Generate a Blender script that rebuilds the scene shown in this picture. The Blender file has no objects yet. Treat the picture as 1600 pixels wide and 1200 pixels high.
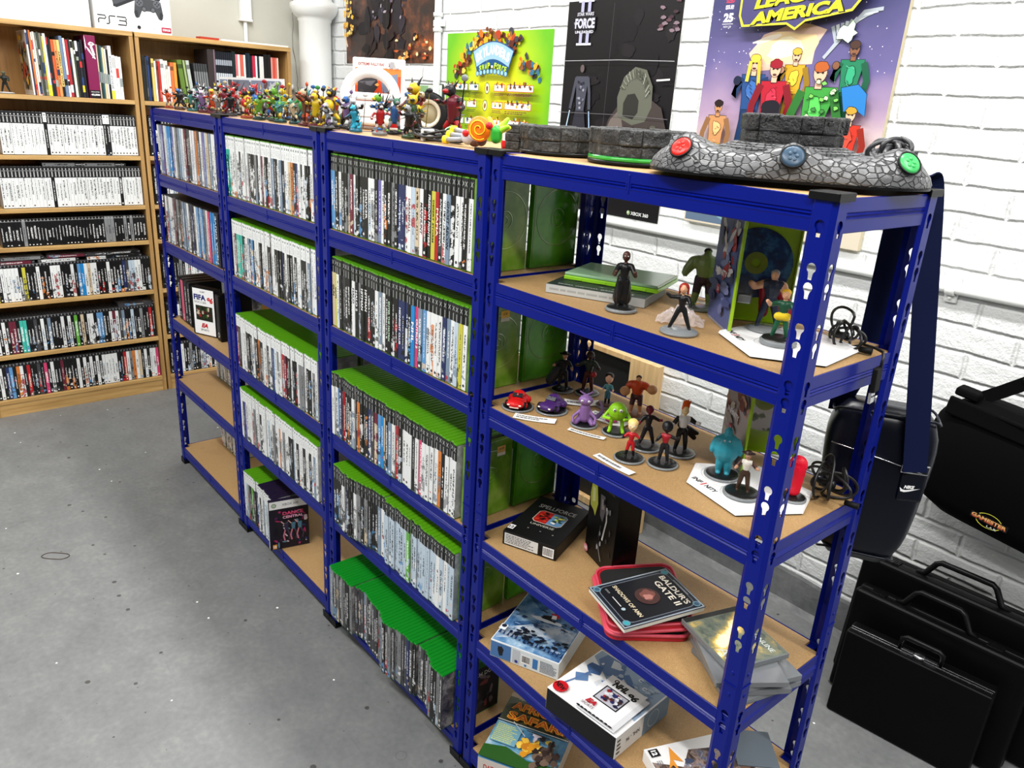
import bpy, bmesh, math, random
from mathutils import Vector, Matrix, Euler

S = bpy.context.scene
COL = S.collection
R = random.Random(7)
PI = math.pi

# ---------------------------------------------------------------- camera
def make_camera():
    yaw, pitch, roll = 0.8505, -0.3458, 0.0640
    f = Vector((-math.sin(yaw)*math.cos(pitch), math.cos(yaw)*math.cos(pitch), math.sin(pitch)))
    r = Vector((math.cos(yaw), math.sin(yaw), 0))
    u = r.cross(f)
    r2 = math.cos(roll)*r + math.sin(roll)*u
    u2 = -math.sin(roll)*r + math.cos(roll)*u
    cd = bpy.data.cameras.new('camera'); cd.sensor_width = 36; cd.sensor_fit = 'HORIZONTAL'
    cd.lens = 36*1196.87/1600; cd.clip_start = .02; cd.clip_end = 50
    co = bpy.data.objects.new('camera', cd); COL.objects.link(co)
    m = Matrix((r2, u2, -f)).transposed().to_4x4(); m.translation = (0.4819, -0.9432, 1.5802)
    co.matrix_world = m
    S.camera = co
make_camera()

# ---------------------------------------------------------------- exposure, world and lights
S.view_settings.view_transform = 'Standard'
S.view_settings.look = 'None'
S.view_settings.exposure = -0.05
S.view_settings.gamma = 1
S.view_settings.use_curve_mapping = False
try:
    S.cycles.use_denoising = True
    S.cycles.max_bounces = 7
    S.cycles.diffuse_bounces = 4
    S.cycles.glossy_bounces = 3
    S.cycles.sample_clamp_indirect = 6
except Exception: pass
W = bpy.data.worlds.new('world'); S.world = W; W.use_nodes = True
W.node_tree.nodes['Background'].inputs[0].default_value = (.9, .95, 1, 1)
W.node_tree.nodes['Background'].inputs[1].default_value = 0.25

def area(name, loc, sx, sy, power, rot=(0, 0, 0), col=(1, .985, .96)):
    l = bpy.data.lights.new(name, 'AREA'); l.shape = 'RECTANGLE'; l.size = sx; l.size_y = sy
    l.energy = power; l.color = col
    o = bpy.data.objects.new(name, l); o.location = loc; o.rotation_euler = rot; COL.objects.link(o); return o
# fluorescent battens under the ceiling
area('fluorescent_batten', (-2.6, -1.3, 2.86), 1.5, .16, 42)
area('fluorescent_batten', (-0.6, -1.3, 2.86), 1.5, .16, 56)
area('fluorescent_batten', (1.2, -1.0, 2.86), 1.5, .16, 52)
area('fluorescent_batten', (-2.6, 0.35, 2.86), 1.5, .16, 46)
area('fluorescent_batten', (-0.5, 0.35, 2.86), 1.5, .16, 52)
area('fluorescent_batten', (1.5, 0.35, 2.86), 1.5, .16, 46)
area('fluorescent_batten', (-1.4, -3.0, 2.86), 1.5, .16, 50)

# ---------------------------------------------------------------- materials
def s2l(c):
    c = c/255
    return c/12.92 if c <= .04045 else ((c+.055)/1.055)**2.4
def rgb(r, g, b): return (s2l(r), s2l(g), s2l(b), 1)
_M = {}
def pm(m): return m.node_tree.nodes['Principled BSDF']
def mat(name, c, rough=.5, metal=0, spec=None, trans=0, alpha=1, coat=0, emit=None):
    if name in _M: return _M[name]
    m = bpy.data.materials.new(name); m.use_nodes = True; p = pm(m)
    p.inputs['Base Color'].default_value = rgb(*c) if max(c) > 1 else (*c, 1)
    p.inputs['Roughness'].default_value = rough; p.inputs['Metallic'].default_value = metal
    if spec is not None: p.inputs['Specular IOR Level'].default_value = spec
    p.inputs['Transmission Weight'].default_value = trans
    p.inputs['Alpha'].default_value = alpha
    p.inputs['Coat Weight'].default_value = coat
    _M[name] = m; return m
def flat(c, rough=.45):
    k = 'ink_%d_%d_%d' % tuple(c)
    return mat(k, c, rough, spec=.3)
class T:
    """small node helper"""
    def __init__(s, m): s.t = m.node_tree; s.n = s.t.nodes; s.l = s.t.links
    def node(s, typ, **kw):
        n = s.n.new(typ)
        for k, v in kw.items(): setattr(n, k, v)
        return n
    def put(s, sock, v):
        if v is None: return
        if isinstance(v, (int, float)): sock.default_value = v
        elif isinstance(v, tuple): sock.default_value = v if len(v) == len(sock.default_value) else (*v, 1)[:len(sock.default_value)]
        else: s.l.new(v, sock)
    def m(s, op, a, b=None, c=None, clamp=False):
        n = s.node('ShaderNodeMath', operation=op, use_clamp=clamp)
        s.put(n.inputs[0], a); s.put(n.inputs[1], b); s.put(n.inputs[2], c); return n.outputs[0]
    def mix(s, f, a, b):
        n = s.node('ShaderNodeMix', data_type='RGBA')
        s.put(n.inputs[0], f); s.put(n.inputs[6], a); s.put(n.inputs[7], b); return n.outputs[2]
    def noise(s, vec, scale, detail=3, rough=.5, out=0):
        n = s.node('ShaderNodeTexNoise'); s.put(n.inputs['Vector'], vec); n.inputs['Scale'].default_value = scale
        n.inputs['Detail'].default_value = detail; n.inputs['Roughness'].default_value = rough; return n.outputs[out]
    def vor(s, vec, scale, feature='F1', out=0, rnd=1, dim='3D'):
        n = s.node('ShaderNodeTexVoronoi', feature=feature, voronoi_dimensions=dim); s.put(n.inputs['Vector'], vec); n.inputs['Scale'].default_value = scale
        n.inputs['Randomness'].default_value = rnd; return n.outputs[out]
    def obj(s): return s.node('ShaderNodeTexCoord').outputs['Object']
    def sep(s, v):
        n = s.node('ShaderNodeSeparateXYZ'); s.l.new(v, n.inputs[0]); return n.outputs
    def comb(s, x, y, z):
        n = s.node('ShaderNodeCombineXYZ'); s.put(n.inputs[0], x); s.put(n.inputs[1], y); s.put(n.inputs[2], z); return n.outputs[0]
    def ramp(s, f, stops, interp='LINEAR'):
        n = s.node('ShaderNodeValToRGB'); cr = n.color_ramp; cr.interpolation = interp
        while len(cr.elements) < len(stops): cr.elements.new(.5)
        for e, (p, c) in zip(cr.elements, stops): e.position = p; e.color = c if len(c) == 4 else (*c, 1)
        s.put(n.inputs[0], f); return n.outputs[0]
    def vm(s, op, a, b):
        n = s.node('ShaderNodeVectorMath', operation=op); s.put(n.inputs[0], a); s.put(n.inputs[1], b); return n.outputs[0]
    def bump(s, h, strength=.3, dist=.01):
        n = s.node('ShaderNodeBump'); s.put(n.inputs['Height'], h); n.inputs['Strength'].default_value = strength
        n.inputs['Distance'].default_value = dist; s.l.new(n.outputs[0], pmn(s).inputs['Normal']); return n
    def color(s, v): s.put(pmn(s).inputs['Base Color'], v)
    def rough(s, v): s.put(pmn(s).inputs['Roughness'], v)
def pmn(t): return t.n['Principled BSDF']
def newmat(name, rough=.5, **kw):
    m = mat(name, (.5, .5, .5), rough, **kw); return m, T(m)

def wood_mat(name, a, b, scale=1.0, rough=.5):
    m, t = newmat(name, rough); o = t.obj(); mp = t.vm('MULTIPLY', o, (6*scale, 6*scale, 45*scale)) if name != 'wood_flat' else o
    n = t.noise(mp, 1.6, 5, .6); n2 = t.noise(o, 3, 2)
    f = t.m('ADD', t.m('MULTIPLY', n, .75), t.m('MULTIPLY', n2, .25))
    t.color(t.ramp(f, [(.35, rgb(*a)), (.62, rgb(*b))])); t.bump(n, .05, .002); return m
# wood grain along x/y (shelves) and along z (uprights)
def grain_mat(name, a, b, axis, rough=.45):
    m, t = newmat(name, rough); o = t.obj()
    sc = [38, 38, 38]; sc[axis] = 2.2
    n = t.noise(t.vm('MULTIPLY', o, tuple(sc)), 1.0, 6, .65)
    n2 = t.noise(t.vm('MULTIPLY', o, tuple(v*.18 for v in sc)), 1.0, 2)
    f = t.m('ADD', t.m('MULTIPLY', n, .7), t.m('MULTIPLY', n2, .3))
    t.color(t.ramp(f, [(.36, rgb(*a)), (.6, rgb(*b))])); return m
OAK_Z = grain_mat('oak_upright', (150, 112, 62), (196, 156, 98), 2)
OAK_Y = grain_mat('oak_shelf', (158, 120, 66), (206, 168, 108), 1)
OAK_B = grain_mat('oak_back', (160, 116, 60), (196, 150, 88), 2)
PINE = grain_mat('pine', (190, 150, 100), (222, 188, 136), 2)

def mdf_mat():
    m, t = newmat('hardboard', .55); o = t.obj()
    n = t.noise(o, 420, 4, .7); n2 = t.noise(o, 4, 3)
    c = t.ramp(n, [(.3, rgb(148, 114, 72)), (.7, rgb(186, 152, 104))])
    c2 = t.mix(t.m('MULTIPLY', t.m('GREATER_THAN', n2, .62), .12), c, rgb(120, 90, 60)); t.color(c2); return m
MDF = mdf_mat()
def blue_mat():
    m, t = newmat('blue_powder_coat', .3); o = t.obj()
    n = t.noise(o, 9, 3); sc = t.noise(t.vm('MULTIPLY', o, (60, 60, 14)), 2.5, 3)
    c = t.mix(t.m('MULTIPLY', n, .5), (.0010, .006, .16, 1), (.0015, .010, .22, 1))
    c = t.mix(t.m('GREATER_THAN', sc, .86), c, rgb(170, 175, 190)); t.color(c)
    pm(m).inputs['Specular IOR Level'].default_value = .22; t.bump(t.noise(o, 260, 2), .03, .001); return m
BLUE = blue_mat()
BLACKP = mat('black_plastic', (9, 9, 10), .38, spec=.22)
BLACKR = mat('black_rubber', (12, 12, 13), .6, spec=.2)
BLACKG = mat('black_gloss', (5, 5, 6), .16, spec=.3)
CASEBLK = mat('black_hard_case', (4, 4, 5), .45, spec=.12)
STEEL = mat('bright_steel', (210, 210, 215), .22, metal=1)
WHITE = mat('white_plastic', (238, 238, 238), .3)
PAPER = mat('white_paper', (235, 235, 230), .7)
PAGES = mat('page_edges', (225, 222, 210), .8)

def wall_mat(name, brick):
    m, t = newmat(name, .5); o = t.obj(); x, y, z = t.sep(o)
    base = rgb(228, 230, 230)
    n = t.noise(o, 3.0, 4); fine = t.noise(o, 45, 5, .65)
    c = t.mix(t.m('MULTIPLY', n, .25), base, rgb(208, 210, 208))
    if brick:
        wob = t.noise(o, 5, 3, .6, out=1)
        wv = t.vm('ADD', t.comb(x, z, 0), t.vm('MULTIPLY', t.vm('SUBTRACT', wob, (.5, .5, .5)), (.034, .020, 0)))
        b = t.node('ShaderNodeTexBrick'); t.put(b.inputs['Vector'], wv)
        b.inputs['Scale'].default_value = 1; b.inputs['Brick Width'].default_value = .225; b.inputs['Row Height'].default_value = .0727
        b.inputs['Mortar Size'].default_value = .0095; b.inputs['Mortar Smooth'].default_value = .95
        b.inputs['Color1'].default_value = (1, 1, 1, 1); b.inputs['Color2'].default_value = (.75, .75, .75, 1); b.inputs['Mortar'].default_value = (0, 0, 0, 1)
        h = t.m('MULTIPLY', t.m('SUBTRACT', 1, b.outputs['Fac']), 1.0)
        vis = t.ramp(t.noise(o, 7, 3), [(.38, (0, 0, 0, 1)), (.6, (1, 1, 1, 1))])
        brk = t.noise(o, 38, 4, .7)
        # thin broken joint shadows, tinted into the paint and notched in the bump
        edge = t.m('MULTIPLY', t.m('GREATER_THAN', b.outputs['Fac'], .55), t.m('GREATER_THAN', t.noise(t.vm('MULTIPLY', o, (6, 1, 40)), 1.3, 3), .57))
        hh = t.m('ADD', t.m('MULTIPLY', h, .8), t.m('MULTIPLY', brk, .8))
        hh = t.m('SUBTRACT', hh, t.m('MULTIPLY', edge, .22))
        c = t.mix(t.m('MULTIPLY', edge, .14), c, rgb(170, 168, 162))
        t.bump(hh, .85, .008)
    else:
        t.bump(t.m('ADD', t.m('MULTIPLY', fine, .3), n), .35, .008)
    t.color(c); return m
BRICK = wall_mat('painted_brick', True)
PLASTER = wall_mat('painted_plaster', False)
CREAM_WALL, _t = newmat('cream_painted_plaster', .5); _o = _t.obj(); _n = _t.noise(_o, 3, 4); _t.color(_t.mix(_n, rgb(206, 206, 196), rgb(190, 189, 178))); _t.bump(_t.m('ADD', _n, _t.m('MULTIPLY', _t.noise(_o, 45, 5, .65), .3)), .35, .008)
FAR_WALL = mat('dull_grey_paint', (120, 120, 118), .8)
CEIL = mat('ceiling_paint', (170, 170, 168), .8)
WPAINT = mat('white_gloss_paint', (236, 238, 236), .3)

def floor_mat():
    m, t = newmat('grey_painted_floor', .3); o = t.obj()
    n = t.noise(o, 1.6, 6, .65); n2 = t.noise(o, 9, 5, .65); n3 = t.noise(o, 60, 3)
    f = t.m('ADD', t.m('ADD', t.m('MULTIPLY', n, .3), t.m('MULTIPLY', n2, .4)), t.m('MULTIPLY', n3, .3))
    c = t.ramp(f, [(.30, rgb(94, 96, 97)), (.52, rgb(112, 114, 114)), (.66, rgb(126, 127, 125))])
    # scuffs
    sc = t.noise(t.vm('MULTIPLY', o, (3, 26, 1)), 1.2, 4, .7)
    c = t.mix(t.m('MULTIPLY', t.m('GREATER_THAN', sc, .68), .25), c, rgb(90, 90, 90))
    d = t.vor(o, 11, dim='2D'); cellc = t.vor(o, 11, out=1, dim='2D'); cx = t.sep(cellc)
    rad = t.m('MULTIPLY', t.m('POWER', cx[0], 4), .07)
    dots = t.m('MULTIPLY', t.m('LESS_THAN', t.m('ADD', d, t.m('MULTIPLY', n3, .05)), t.m('ADD', rad, .042)), t.m('GREATER_THAN', cx[1], .58))
    c = t.mix(t.m('MULTIPLY', dots, .8), c, rgb(48, 46, 44))
    v2 = t.vm('ADD', o, (3.3, 7.7, 0)); d2 = t.vor(v2, 5, dim='2D'); cc2 = t.sep(t.vor(v2, 5, out=1, dim='2D'))
    w = t.m('MULTIPLY', t.m('LESS_THAN', t.m('ADD', d2, t.m('MULTIPLY', n3, .05)), .042), t.m('GREATER_THAN', cc2[1], .78))
    c = t.mix(w, c, rgb(235, 235, 232))
    # small ring marks
    v3 = t.vm('ADD', o, (1.3, 2.1, 0)); d3 = t.vor(v3, 3.2, dim='2D'); c3 = t.sep(t.vor(v3, 3.2, out=1, dim='2D'))
    ring = t.m('MULTIPLY', t.m('LESS_THAN', t.m('ABSOLUTE', t.m('SUBTRACT', d3, .045)), .004), t.m('GREATER_THAN', c3[0], .55))
    c = t.mix(t.m('MULTIPLY', ring, .5), c, rgb(80, 80, 80))
    t.color(c); t.rough(t.m('ADD', .30, t.m('MULTIPLY', n2, .3)))
    t.bump(t.m('ADD', t.m('MULTIPLY', n2, .6), t.m('MULTIPLY', dots, -.6)), .12, .006); return m
FLOOR = floor_mat()
GREYP = mat('grey_floor_paint', (118, 120, 121), .35)

def picture(name, stops, scale=40, seed=0, streak=None):
    m, t = newmat(name, .3); o = t.obj(); v = t.vm('ADD', o, (seed, seed*2, 0)); n = t.noise(v, scale, 6, .62); h = t.vor(v, scale*.8, out=1); f = t.m('ADD', t.m('MULTIPLY', n, .8), t.m('MULTIPLY', t.sep(h)[0], .2))
    if streak:
        x, y, z = t.sep(o); d = t.m('ABSOLUTE', t.m('ADD', t.m('ADD', t.m('MULTIPLY', x, streak[0]), t.m('MULTIPLY', y, streak[1])), streak[2]))
        f = t.m('ADD', f, t.m('MAXIMUM', 0, t.m('SUBTRACT', .45, t.m('MULTIPLY', d, 22))))
    t.color(t.ramp(f, [(p, rgb(*c)) for p, c in stops])); return m
# ---------------------------------------------------------------- mesh builder
class MB:
    def __init__(s): s.v = []; s.f = []; s.mi = []; s.mats = []; s.sm = []
    def slot(s, m):
        if m not in s.mats: s.mats.append(m)
        return s.mats.index(m)
    def add(s, vs, fs, m, mtx=None, smooth=False):
        b = len(s.v); k = s.slot(m)
        for v in vs:
            v = Vector(v); s.v.append(tuple(mtx @ v) if mtx else tuple(v))
        for f in fs: s.f.append([b+i for i in f]); s.mi.append(k); s.sm.append(smooth)
        return s
    def box(s, c, d, m, r=0, mtx=None, seg=2, rot=None):
        M = Matrix.Translation(c)
        if rot: M = M @ Euler(rot).to_matrix().to_4x4()
        if mtx: M = mtx @ M
        vs, fs = _box(tuple(round(x, 5) for x in d), round(r, 5), seg)
        return s.add(vs, fs, m, M, smooth=False)
    def lathe(s, prof, m, seg=28, mtx=None, smooth=True, a0=0, a1=2*PI, sx=1, sy=1):
        full = abs(a1-a0-2*PI) < 1e-6; n = seg if full else seg+1
        vs = []; fs = []
        for i in range(n):
            a = a0+(a1-a0)*i/seg
            for r, z in prof: vs.append((r*math.cos(a)*sx, r*math.sin(a)*sy, z))
        k = len(prof)
        for i in range(seg):
            j = (i+1) % n
            for q in range(k-1): fs.append((i*k+q, j*k+q, j*k+q+1, i*k+q+1))
        return s.add(vs, fs, m, mtx, smooth)
    def tube(s, pts, r, m, seg=8, mtx=None, closed=False, cap=True):
        pts = [Vector(p) for p in pts]; n = len(pts); vs = []; fs = []
        rr = r if isinstance(r, (list, tuple)) else [r]*n
        up = Vector((0, 0, 1)); prev = None
        for i, p in enumerate(pts):
            if closed: t = pts[(i+1) % n]-pts[i-1]
            else: t = pts[min(i+1, n-1)]-pts[max(i-1, 0)]
            if t.length < 1e-9: t = Vector((0, 0, 1))
            t.normalize()
            if prev is None:
                a = t.cross(up)
                if a.length < .1: a = t.cross(Vector((1, 0, 0)))
            else: a = prev-t*prev.dot(t)
            if a.length < 1e-6: a = t.cross(Vector((1, .3, .2)))
            a.normalize(); prev = a; b = t.cross(a)
            for k in range(seg):
                q = 2*PI*k/seg; vs.append(p+(a*math.cos(q)+b*math.sin(q))*rr[i])
        for i in range(n if closed else n-1):
            j = (i+1) % n
            for k in range(seg): fs.append((i*seg+k, i*seg+(k+1) % seg, j*seg+(k+1) % seg, j*seg+k))
        if cap and not closed:
            fs.append(tuple(reversed(range(seg)))); fs.append(tuple((n-1)*seg+k for k in range(seg)))
        return s.add(vs, fs, m, mtx, True)
    def prism(s, poly, h, m, mtx=None, z0=0, smooth=False, top=None):
        """polygon in xy extruded along z"""
        n = len(poly); top = top or poly
        vs = [(x, y, z0) for x, y in poly]+[(x, y, z0+h) for x, y in top]
        fs = [tuple(reversed(range(n))), tuple(range(n, 2*n))]+[(i, (i+1) % n, n+(i+1) % n, n+i) for i in range(n)]
        return s.add(vs, fs, m, mtx, smooth)
    def ell(s, c, r, m, mtx=None, su=14, sv=9, rot=None):
        if isinstance(r, (int, float)): r = (r, r, r)
        M = Matrix.Translation(c)
        if rot: M = M @ Euler(rot).to_matrix().to_4x4()
        if mtx: M = mtx @ M
        prof = [(math.sin(PI*i/sv), -math.cos(PI*i/sv)) for i in range(sv+1)]
        M = M @ Matrix.Diagonal((*r, 1)); return s.lathe(prof, m, su, M)
    def art(s, a, mtx): 
        for vs, fs, m in a.items: s.add(vs, fs, m, mtx)
        return s
    def build(s, name, parent=None, mtx=None, data=None):
        me = bpy.data.meshes.new(name)
        me.from_pydata([v if isinstance(v, tuple) else tuple(v) for v in s.v], [], s.f)
        for m in s.mats: me.materials.append(m)
        me.polygons.foreach_set('material_index', s.mi); me.polygons.foreach_set('use_smooth', s.sm)
        me.validate(); me.update()
        return link(name, me, parent, mtx)
def link(name, me, parent=None, mtx=None):
    o = bpy.data.objects.new(name, me); COL.objects.link(o)
    if parent: o.parent = parent
    if mtx: o.matrix_local = mtx
    return o
_BC = {}
def _box(d, r, seg=2):
    k = (d, r, seg)
    if k in _BC: return _BC[k]
    x, y, z = (q/2 for q in d)
    if r <= 0:
        vs = [(-x, -y, -z), (x, -y, -z), (x, y, -z), (-x, y, -z), (-x, -y, z), (x, -y, z), (x, y, z), (-x, y, z)]
        fs = [(0, 3, 2, 1), (4, 5, 6, 7), (0, 1, 5, 4), (1, 2, 6, 5), (2, 3, 7, 6), (3, 0, 4, 7)]
    else:
        bm = bmesh.new(); bmesh.ops.create_cube(bm, size=1)
        bmesh.ops.scale(bm, vec=d, verts=bm.verts)
        bmesh.ops.bevel(bm, geom=bm.edges[:], offset=min(r, min(d)*.49), segments=seg, affect='EDGES', profile=.5)
        bm.verts.index_update(); vs = [tuple(v.co) for v in bm.verts]; fs = [tuple(v.index for v in f.verts) for f in bm.faces]; bm.free()
    _BC[k] = (vs, fs); return _BC[k]
def TR(x, y, z, rz=0, rx=0, ry=0): return Matrix.Translation((x, y, z)) @ Euler((rx, ry, rz)).to_matrix().to_4x4()

def tag(o, label=None, cat=None, group=None, kind=None):
    if label: o['label'] = label
    if cat: o['category'] = cat
    if group: o['group'] = group
    if kind: o['kind'] = kind
    return o
def thing(name, label, cat, loc=(0, 0, 0), rz=0, group=None, rx=0, ry=0):
    o = bpy.data.objects.new(name, None); o.empty_display_size = .02; COL.objects.link(o)
    o.location = loc; o.rotation_euler = (rx, ry, rz); return tag(o, label, cat, group)
def struct(name, mb): return tag(mb.build(name), kind='structure')

# ---------------------------------------------------------------- flat printed artwork
_TXT = {}
def text_mesh(s, bold=0.0, shear=0.0, spacing=1.0):
    k = (s, bold, shear, spacing)
    if k in _TXT: return _TXT[k]
    cu = bpy.data.curves.new('t', 'FONT'); cu.body = s; cu.size = 1; cu.offset = bold; cu.shear = shear
    cu.space_character = spacing; cu.resolution_u = 3; cu.fill_mode = 'FRONT'
    ob = bpy.data.objects.new('t', cu); COL.objects.link(ob)
    dg = bpy.context.evaluated_depsgraph_get(); dg.update()
    ev = ob.evaluated_get(dg); me = ev.to_mesh()
    vs = [tuple(v.co) for v in me.vertices]; fs = [tuple(p.vertices) for p in me.polygons]
    ev.to_mesh_clear(); bpy.data.objects.remove(ob); bpy.data.curves.remove(cu)
    if vs:
        x0 = min(v[0] for v in vs); x1 = max(v[0] for v in vs); y0 = min(v[1] for v in vs); y1 = max(v[1] for v in vs)
    else: x0 = y0 = 0; x1 = y1 = 1
    _TXT[k] = ([(v[0]-(x0+x1)/2, v[1]-(y0+y1)/2) for v in vs], fs, x1-x0, y1-y0); return _TXT[k]
class Art:
    """shapes in a (u right, v up) plane; each later shape lies a hair above the earlier ones"""
    def __init__(s, dz=.00012): s.items = []; s.k = 1; s.dz = dz; s.o = None
    def z(s): s.k += 1; return s.k*s.dz
    def _m(s, c): return flat(c) if isinstance(c, tuple) else c
    def poly(s, pts, c):
        z = s.z(); s.items.append(([(x, y, z) for x, y in pts], [tuple(range(len(pts)))], s._m(c)))
        if s.o: s.line(list(pts)+[pts[0]], s.o, (24, 20, 28))
        return s
    def rect(s, x0, y0, x1, y1, c): return s.poly([(x0, y0), (x1, y0), (x1, y1), (x0, y1)], c)
    def ell(s, cx, cy, rx, ry, c, rot=0, n=20):
        return s.poly([(cx+rx*math.cos(2*PI*i/n)*math.cos(rot)-ry*math.sin(2*PI*i/n)*math.sin(rot), cy+rx*math.cos(2*PI*i/n)*math.sin(rot)+ry*math.sin(2*PI*i/n)*math.cos(rot)) for i in range(n)], c)
    def ring(s, cx, cy, r0, r1, c, n=28, sy=1):
        z = s.z(); vs = []; fs = []
        for i in range(n):
            a = 2*PI*i/n; vs += [(cx+r0*math.cos(a), cy+r0*math.sin(a)*sy, z), (cx+r1*math.cos(a), cy+r1*math.sin(a)*sy, z)]
        for i in range(n): j = (i+1) % n; fs.append((2*i, 2*i+1, 2*j+1, 2*j))
        s.items.append((vs, fs, s._m(c))); return s
    def line(s, pts, w, c):
        z = s.z(); vs = []; fs = []; pts = [Vector((p[0], p[1])) for p in pts]; n = len(pts)
        for i, p in enumerate(pts):
            t = (pts[min(i+1, n-1)]-pts[max(i-1, 0)]); t = t.normalized() if t.length > 0 else Vector((1, 0)); q = Vector((-t.y, t.x))*w/2
            vs += [(*(p+q), z), (*(p-q), z)]
        for i in range(n-1): fs.append((2*i, 2*i+1, 2*i+3, 2*i+2))
        s.items.append((vs, fs, s._m(c))); return s
    def blob(s, cx, cy, rx, ry, c, rnd, n=14, j=.25, rot=0):
        pts = []
        for i in range(n):
            a = 2*PI*i/n; k = 1+rnd.uniform(-j, j); x = rx*math.cos(a)*k; y = ry*math.sin(a)*k
            pts.append((cx+x*math.cos(rot)-y*math.sin(rot), cy+x*math.sin(rot)+y*math.cos(rot)))
        return s.poly(pts, c)
    def text(s, txt, cx, cy, h, c, w=None, bold=.0, shear=0, rot=0, spacing=1.0):
        vs, fs, tw, th = text_mesh(txt, bold, shear, spacing); z = s.z()
        ky = h/th; kx = (w/tw) if w else ky; cr, sr = math.cos(rot), math.sin(rot)
        s.items.append(([(cx+x*kx*cr-y*ky*sr, cy+x*kx*sr+y*ky*cr, z) for x, y in vs], fs, s._m(c))); return s
    def fine(s, x0, y0, x1, y1, rows, c, rnd, fill=.85):
        """rows of tiny print"""
        z = s.z(); vs = []; fs = []; h = (y1-y0)/rows
        for i in range(rows):
            x = x0; yb = y1-(i+.75)*h; lim = x0+(x1-x0)*rnd.uniform(fill-.2, 1)
            while x < lim:
                w = (x1-x0)*rnd.uniform(.03, .12); xe = min(x+w, lim); b = len(vs)
                vs += [(x, yb, z), (xe, yb, z), (xe, yb+h*.5, z), (x, yb+h*.5, z)]; fs.append((b, b+1, b+2, b+3)); x = xe+(x1-x0)*.018
        s.items.append((vs, fs, s._m(c))); return s
    def barcode(s, x0, y0, x1, y1, rnd, bg=True):
        if bg: s.rect(x0, y0, x1, y1, (240, 240, 240))
        z = s.z(); vs = []; fs = []; x = x0+(x1-x0)*.06
        while x < x1-(x1-x0)*.08:
            w = (x1-x0)*rnd.choice((.012, .02, .035)); b = len(vs)
            vs += [(x, y0+(y1-y0)*.12, z), (x+w, y0+(y1-y0)*.12, z), (x+w, y1-(y1-y0)*.1, z), (x, y1-(y1-y0)*.1, z)]; fs.append((b, b+1, b+2, b+3)); x += w+(x1-x0)*rnd.choice((.012, .025))
        s.items.append((vs, fs, s._m((20, 20, 20)))); return s
# plane matrices: local u,v,normal
def PF(x, y, z): return Matrix(((1, 0, 0, x), (0, 0, -1, y), (0, 1, 0, z), (0, 0, 0, 1)))    # facing -y, u = +x, v = +z
def PT(x, y, z): return Matrix(((1, 0, 0, x), (0, 1, 0, y), (0, 0, 1, z), (0, 0, 0, 1)))     # facing +z
def PR(x, y, z): return Matrix(((0, 0, 1, x), (1, 0, 0, y), (0, 1, 0, z), (0, 0, 0, 1)))     # facing +x, u = +y
def PL(x, y, z): return Matrix(((0, 0, -1, x), (-1, 0, 0, y), (0, 1, 0, z), (0, 0, 0, 1)))   # facing -x, u = -y
# ================================================================ room
XL, YB, XR, YF, ZC = -4.05, 1.33, 3.3, -3.9, 3.0
struct('floor', MB().box(((XL+XR)/2, (YB+YF)/2, -.05), (XR-XL, YB-YF, .1), FLOOR))
struct('ceiling', MB().box(((XL+XR)/2, (YB+YF)/2, ZC+.05), (XR-XL, YB-YF, .1), CEIL))
struct('wall_left', MB().box((XL-.06, (YB+YF)/2, ZC/2), (.12, YB-YF, ZC), CREAM_WALL))
struct('wall_back', MB().box(((XL+XR)/2, YB+.06, ZC/2), (XR-XL+.24, .12, ZC), BRICK))
struct('wall_right', MB().box((XR+.06, (YB+YF)/2, ZC/2), (.12, YB-YF, ZC), FAR_WALL))
struct('wall_front', MB().box(((XL+XR)/2, YF-.06, ZC/2), (XR-XL+.24, .12, ZC), FAR_WALL))
def skirt():
    m, t = newmat('grey_painted_brick', .4); o = t.obj(); x, y, z = t.sep(o)
    n = t.noise(o, 14, 4, .6); t.color(t.ramp(n, [(.3, rgb(96, 98, 99)), (.7, rgb(126, 128, 128))]))
    t.bump(n, .5, .01); return m
SK = skirt()
mb = MB(); prof = [(0, 0), (0, .128), (-.005, .131), (-.009, .12), (-.012, .02), (-.03, 0)]
vs = []; fs = []; N = 90
for i in range(N+1):
    x = XL+.002+(XR-XL-.004)*i/N; k = R.uniform(-.007, .007)
    for a, b in prof: vs.append((x, YB+a-.0005, max(0, b+(k if b > .1 else 0))))
for i in range(N):
    for q in range(5): fs.append((i*6+q, i*6+q+1, i*6+q+7, i*6+q+6))
mb.add(vs, fs, SK); struct('baseboard_back', mb)
# crack running down the plaster of the left wall
mb = MB(); pts = []; y = 1.163
for i in range(26):
    z = 2.35-i*.03; y += R.uniform(-.006, .009) if z > 1.55 else 0; pts.append((y, z))
vs = []; fs = []
for i, (y, z) in enumerate(pts):
    w = .0028*(1 if i < 10 else .6)*R.uniform(.5, 1.4); vs += [(XL+.0008, y-w, z), (XL+.0008, y+w, z)]
for i in range(len(pts)-1): fs.append((2*i, 2*i+1, 2*i+3, 2*i+2))
mb.add(vs, fs, mat('crack_dark', (70, 62, 50), .9)); tag(mb.build('plaster_crack'), kind='structure')
# round iron column with a square-shouldered capital in the corner
def lathe_obj(prof, m, seg, mtx): return MB().lathe(prof, m, seg, mtx)
mb = MB(); cx, cy = -3.86, 1.228
mb.lathe([(.145, 0), (.145, .05), (.115, .09), (.096, .12), (.090, .6), (.088, 1.80), (.088, 1.96), (.094, 1.968), (.094, 1.978), (.104, 1.985), (.122, 2.005), (.132, 2.03), (.132, 2.05), (.118, 2.058), (.10, 2.07), (.09, 2.1), (.088, 2.2), (.088, 3.0)], WPAINT, 40, TR(cx, cy, 0))
tag(mb.build('column'), 'round white painted iron column with moulded capital in the wall corner', 'column', kind='structure')
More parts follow.
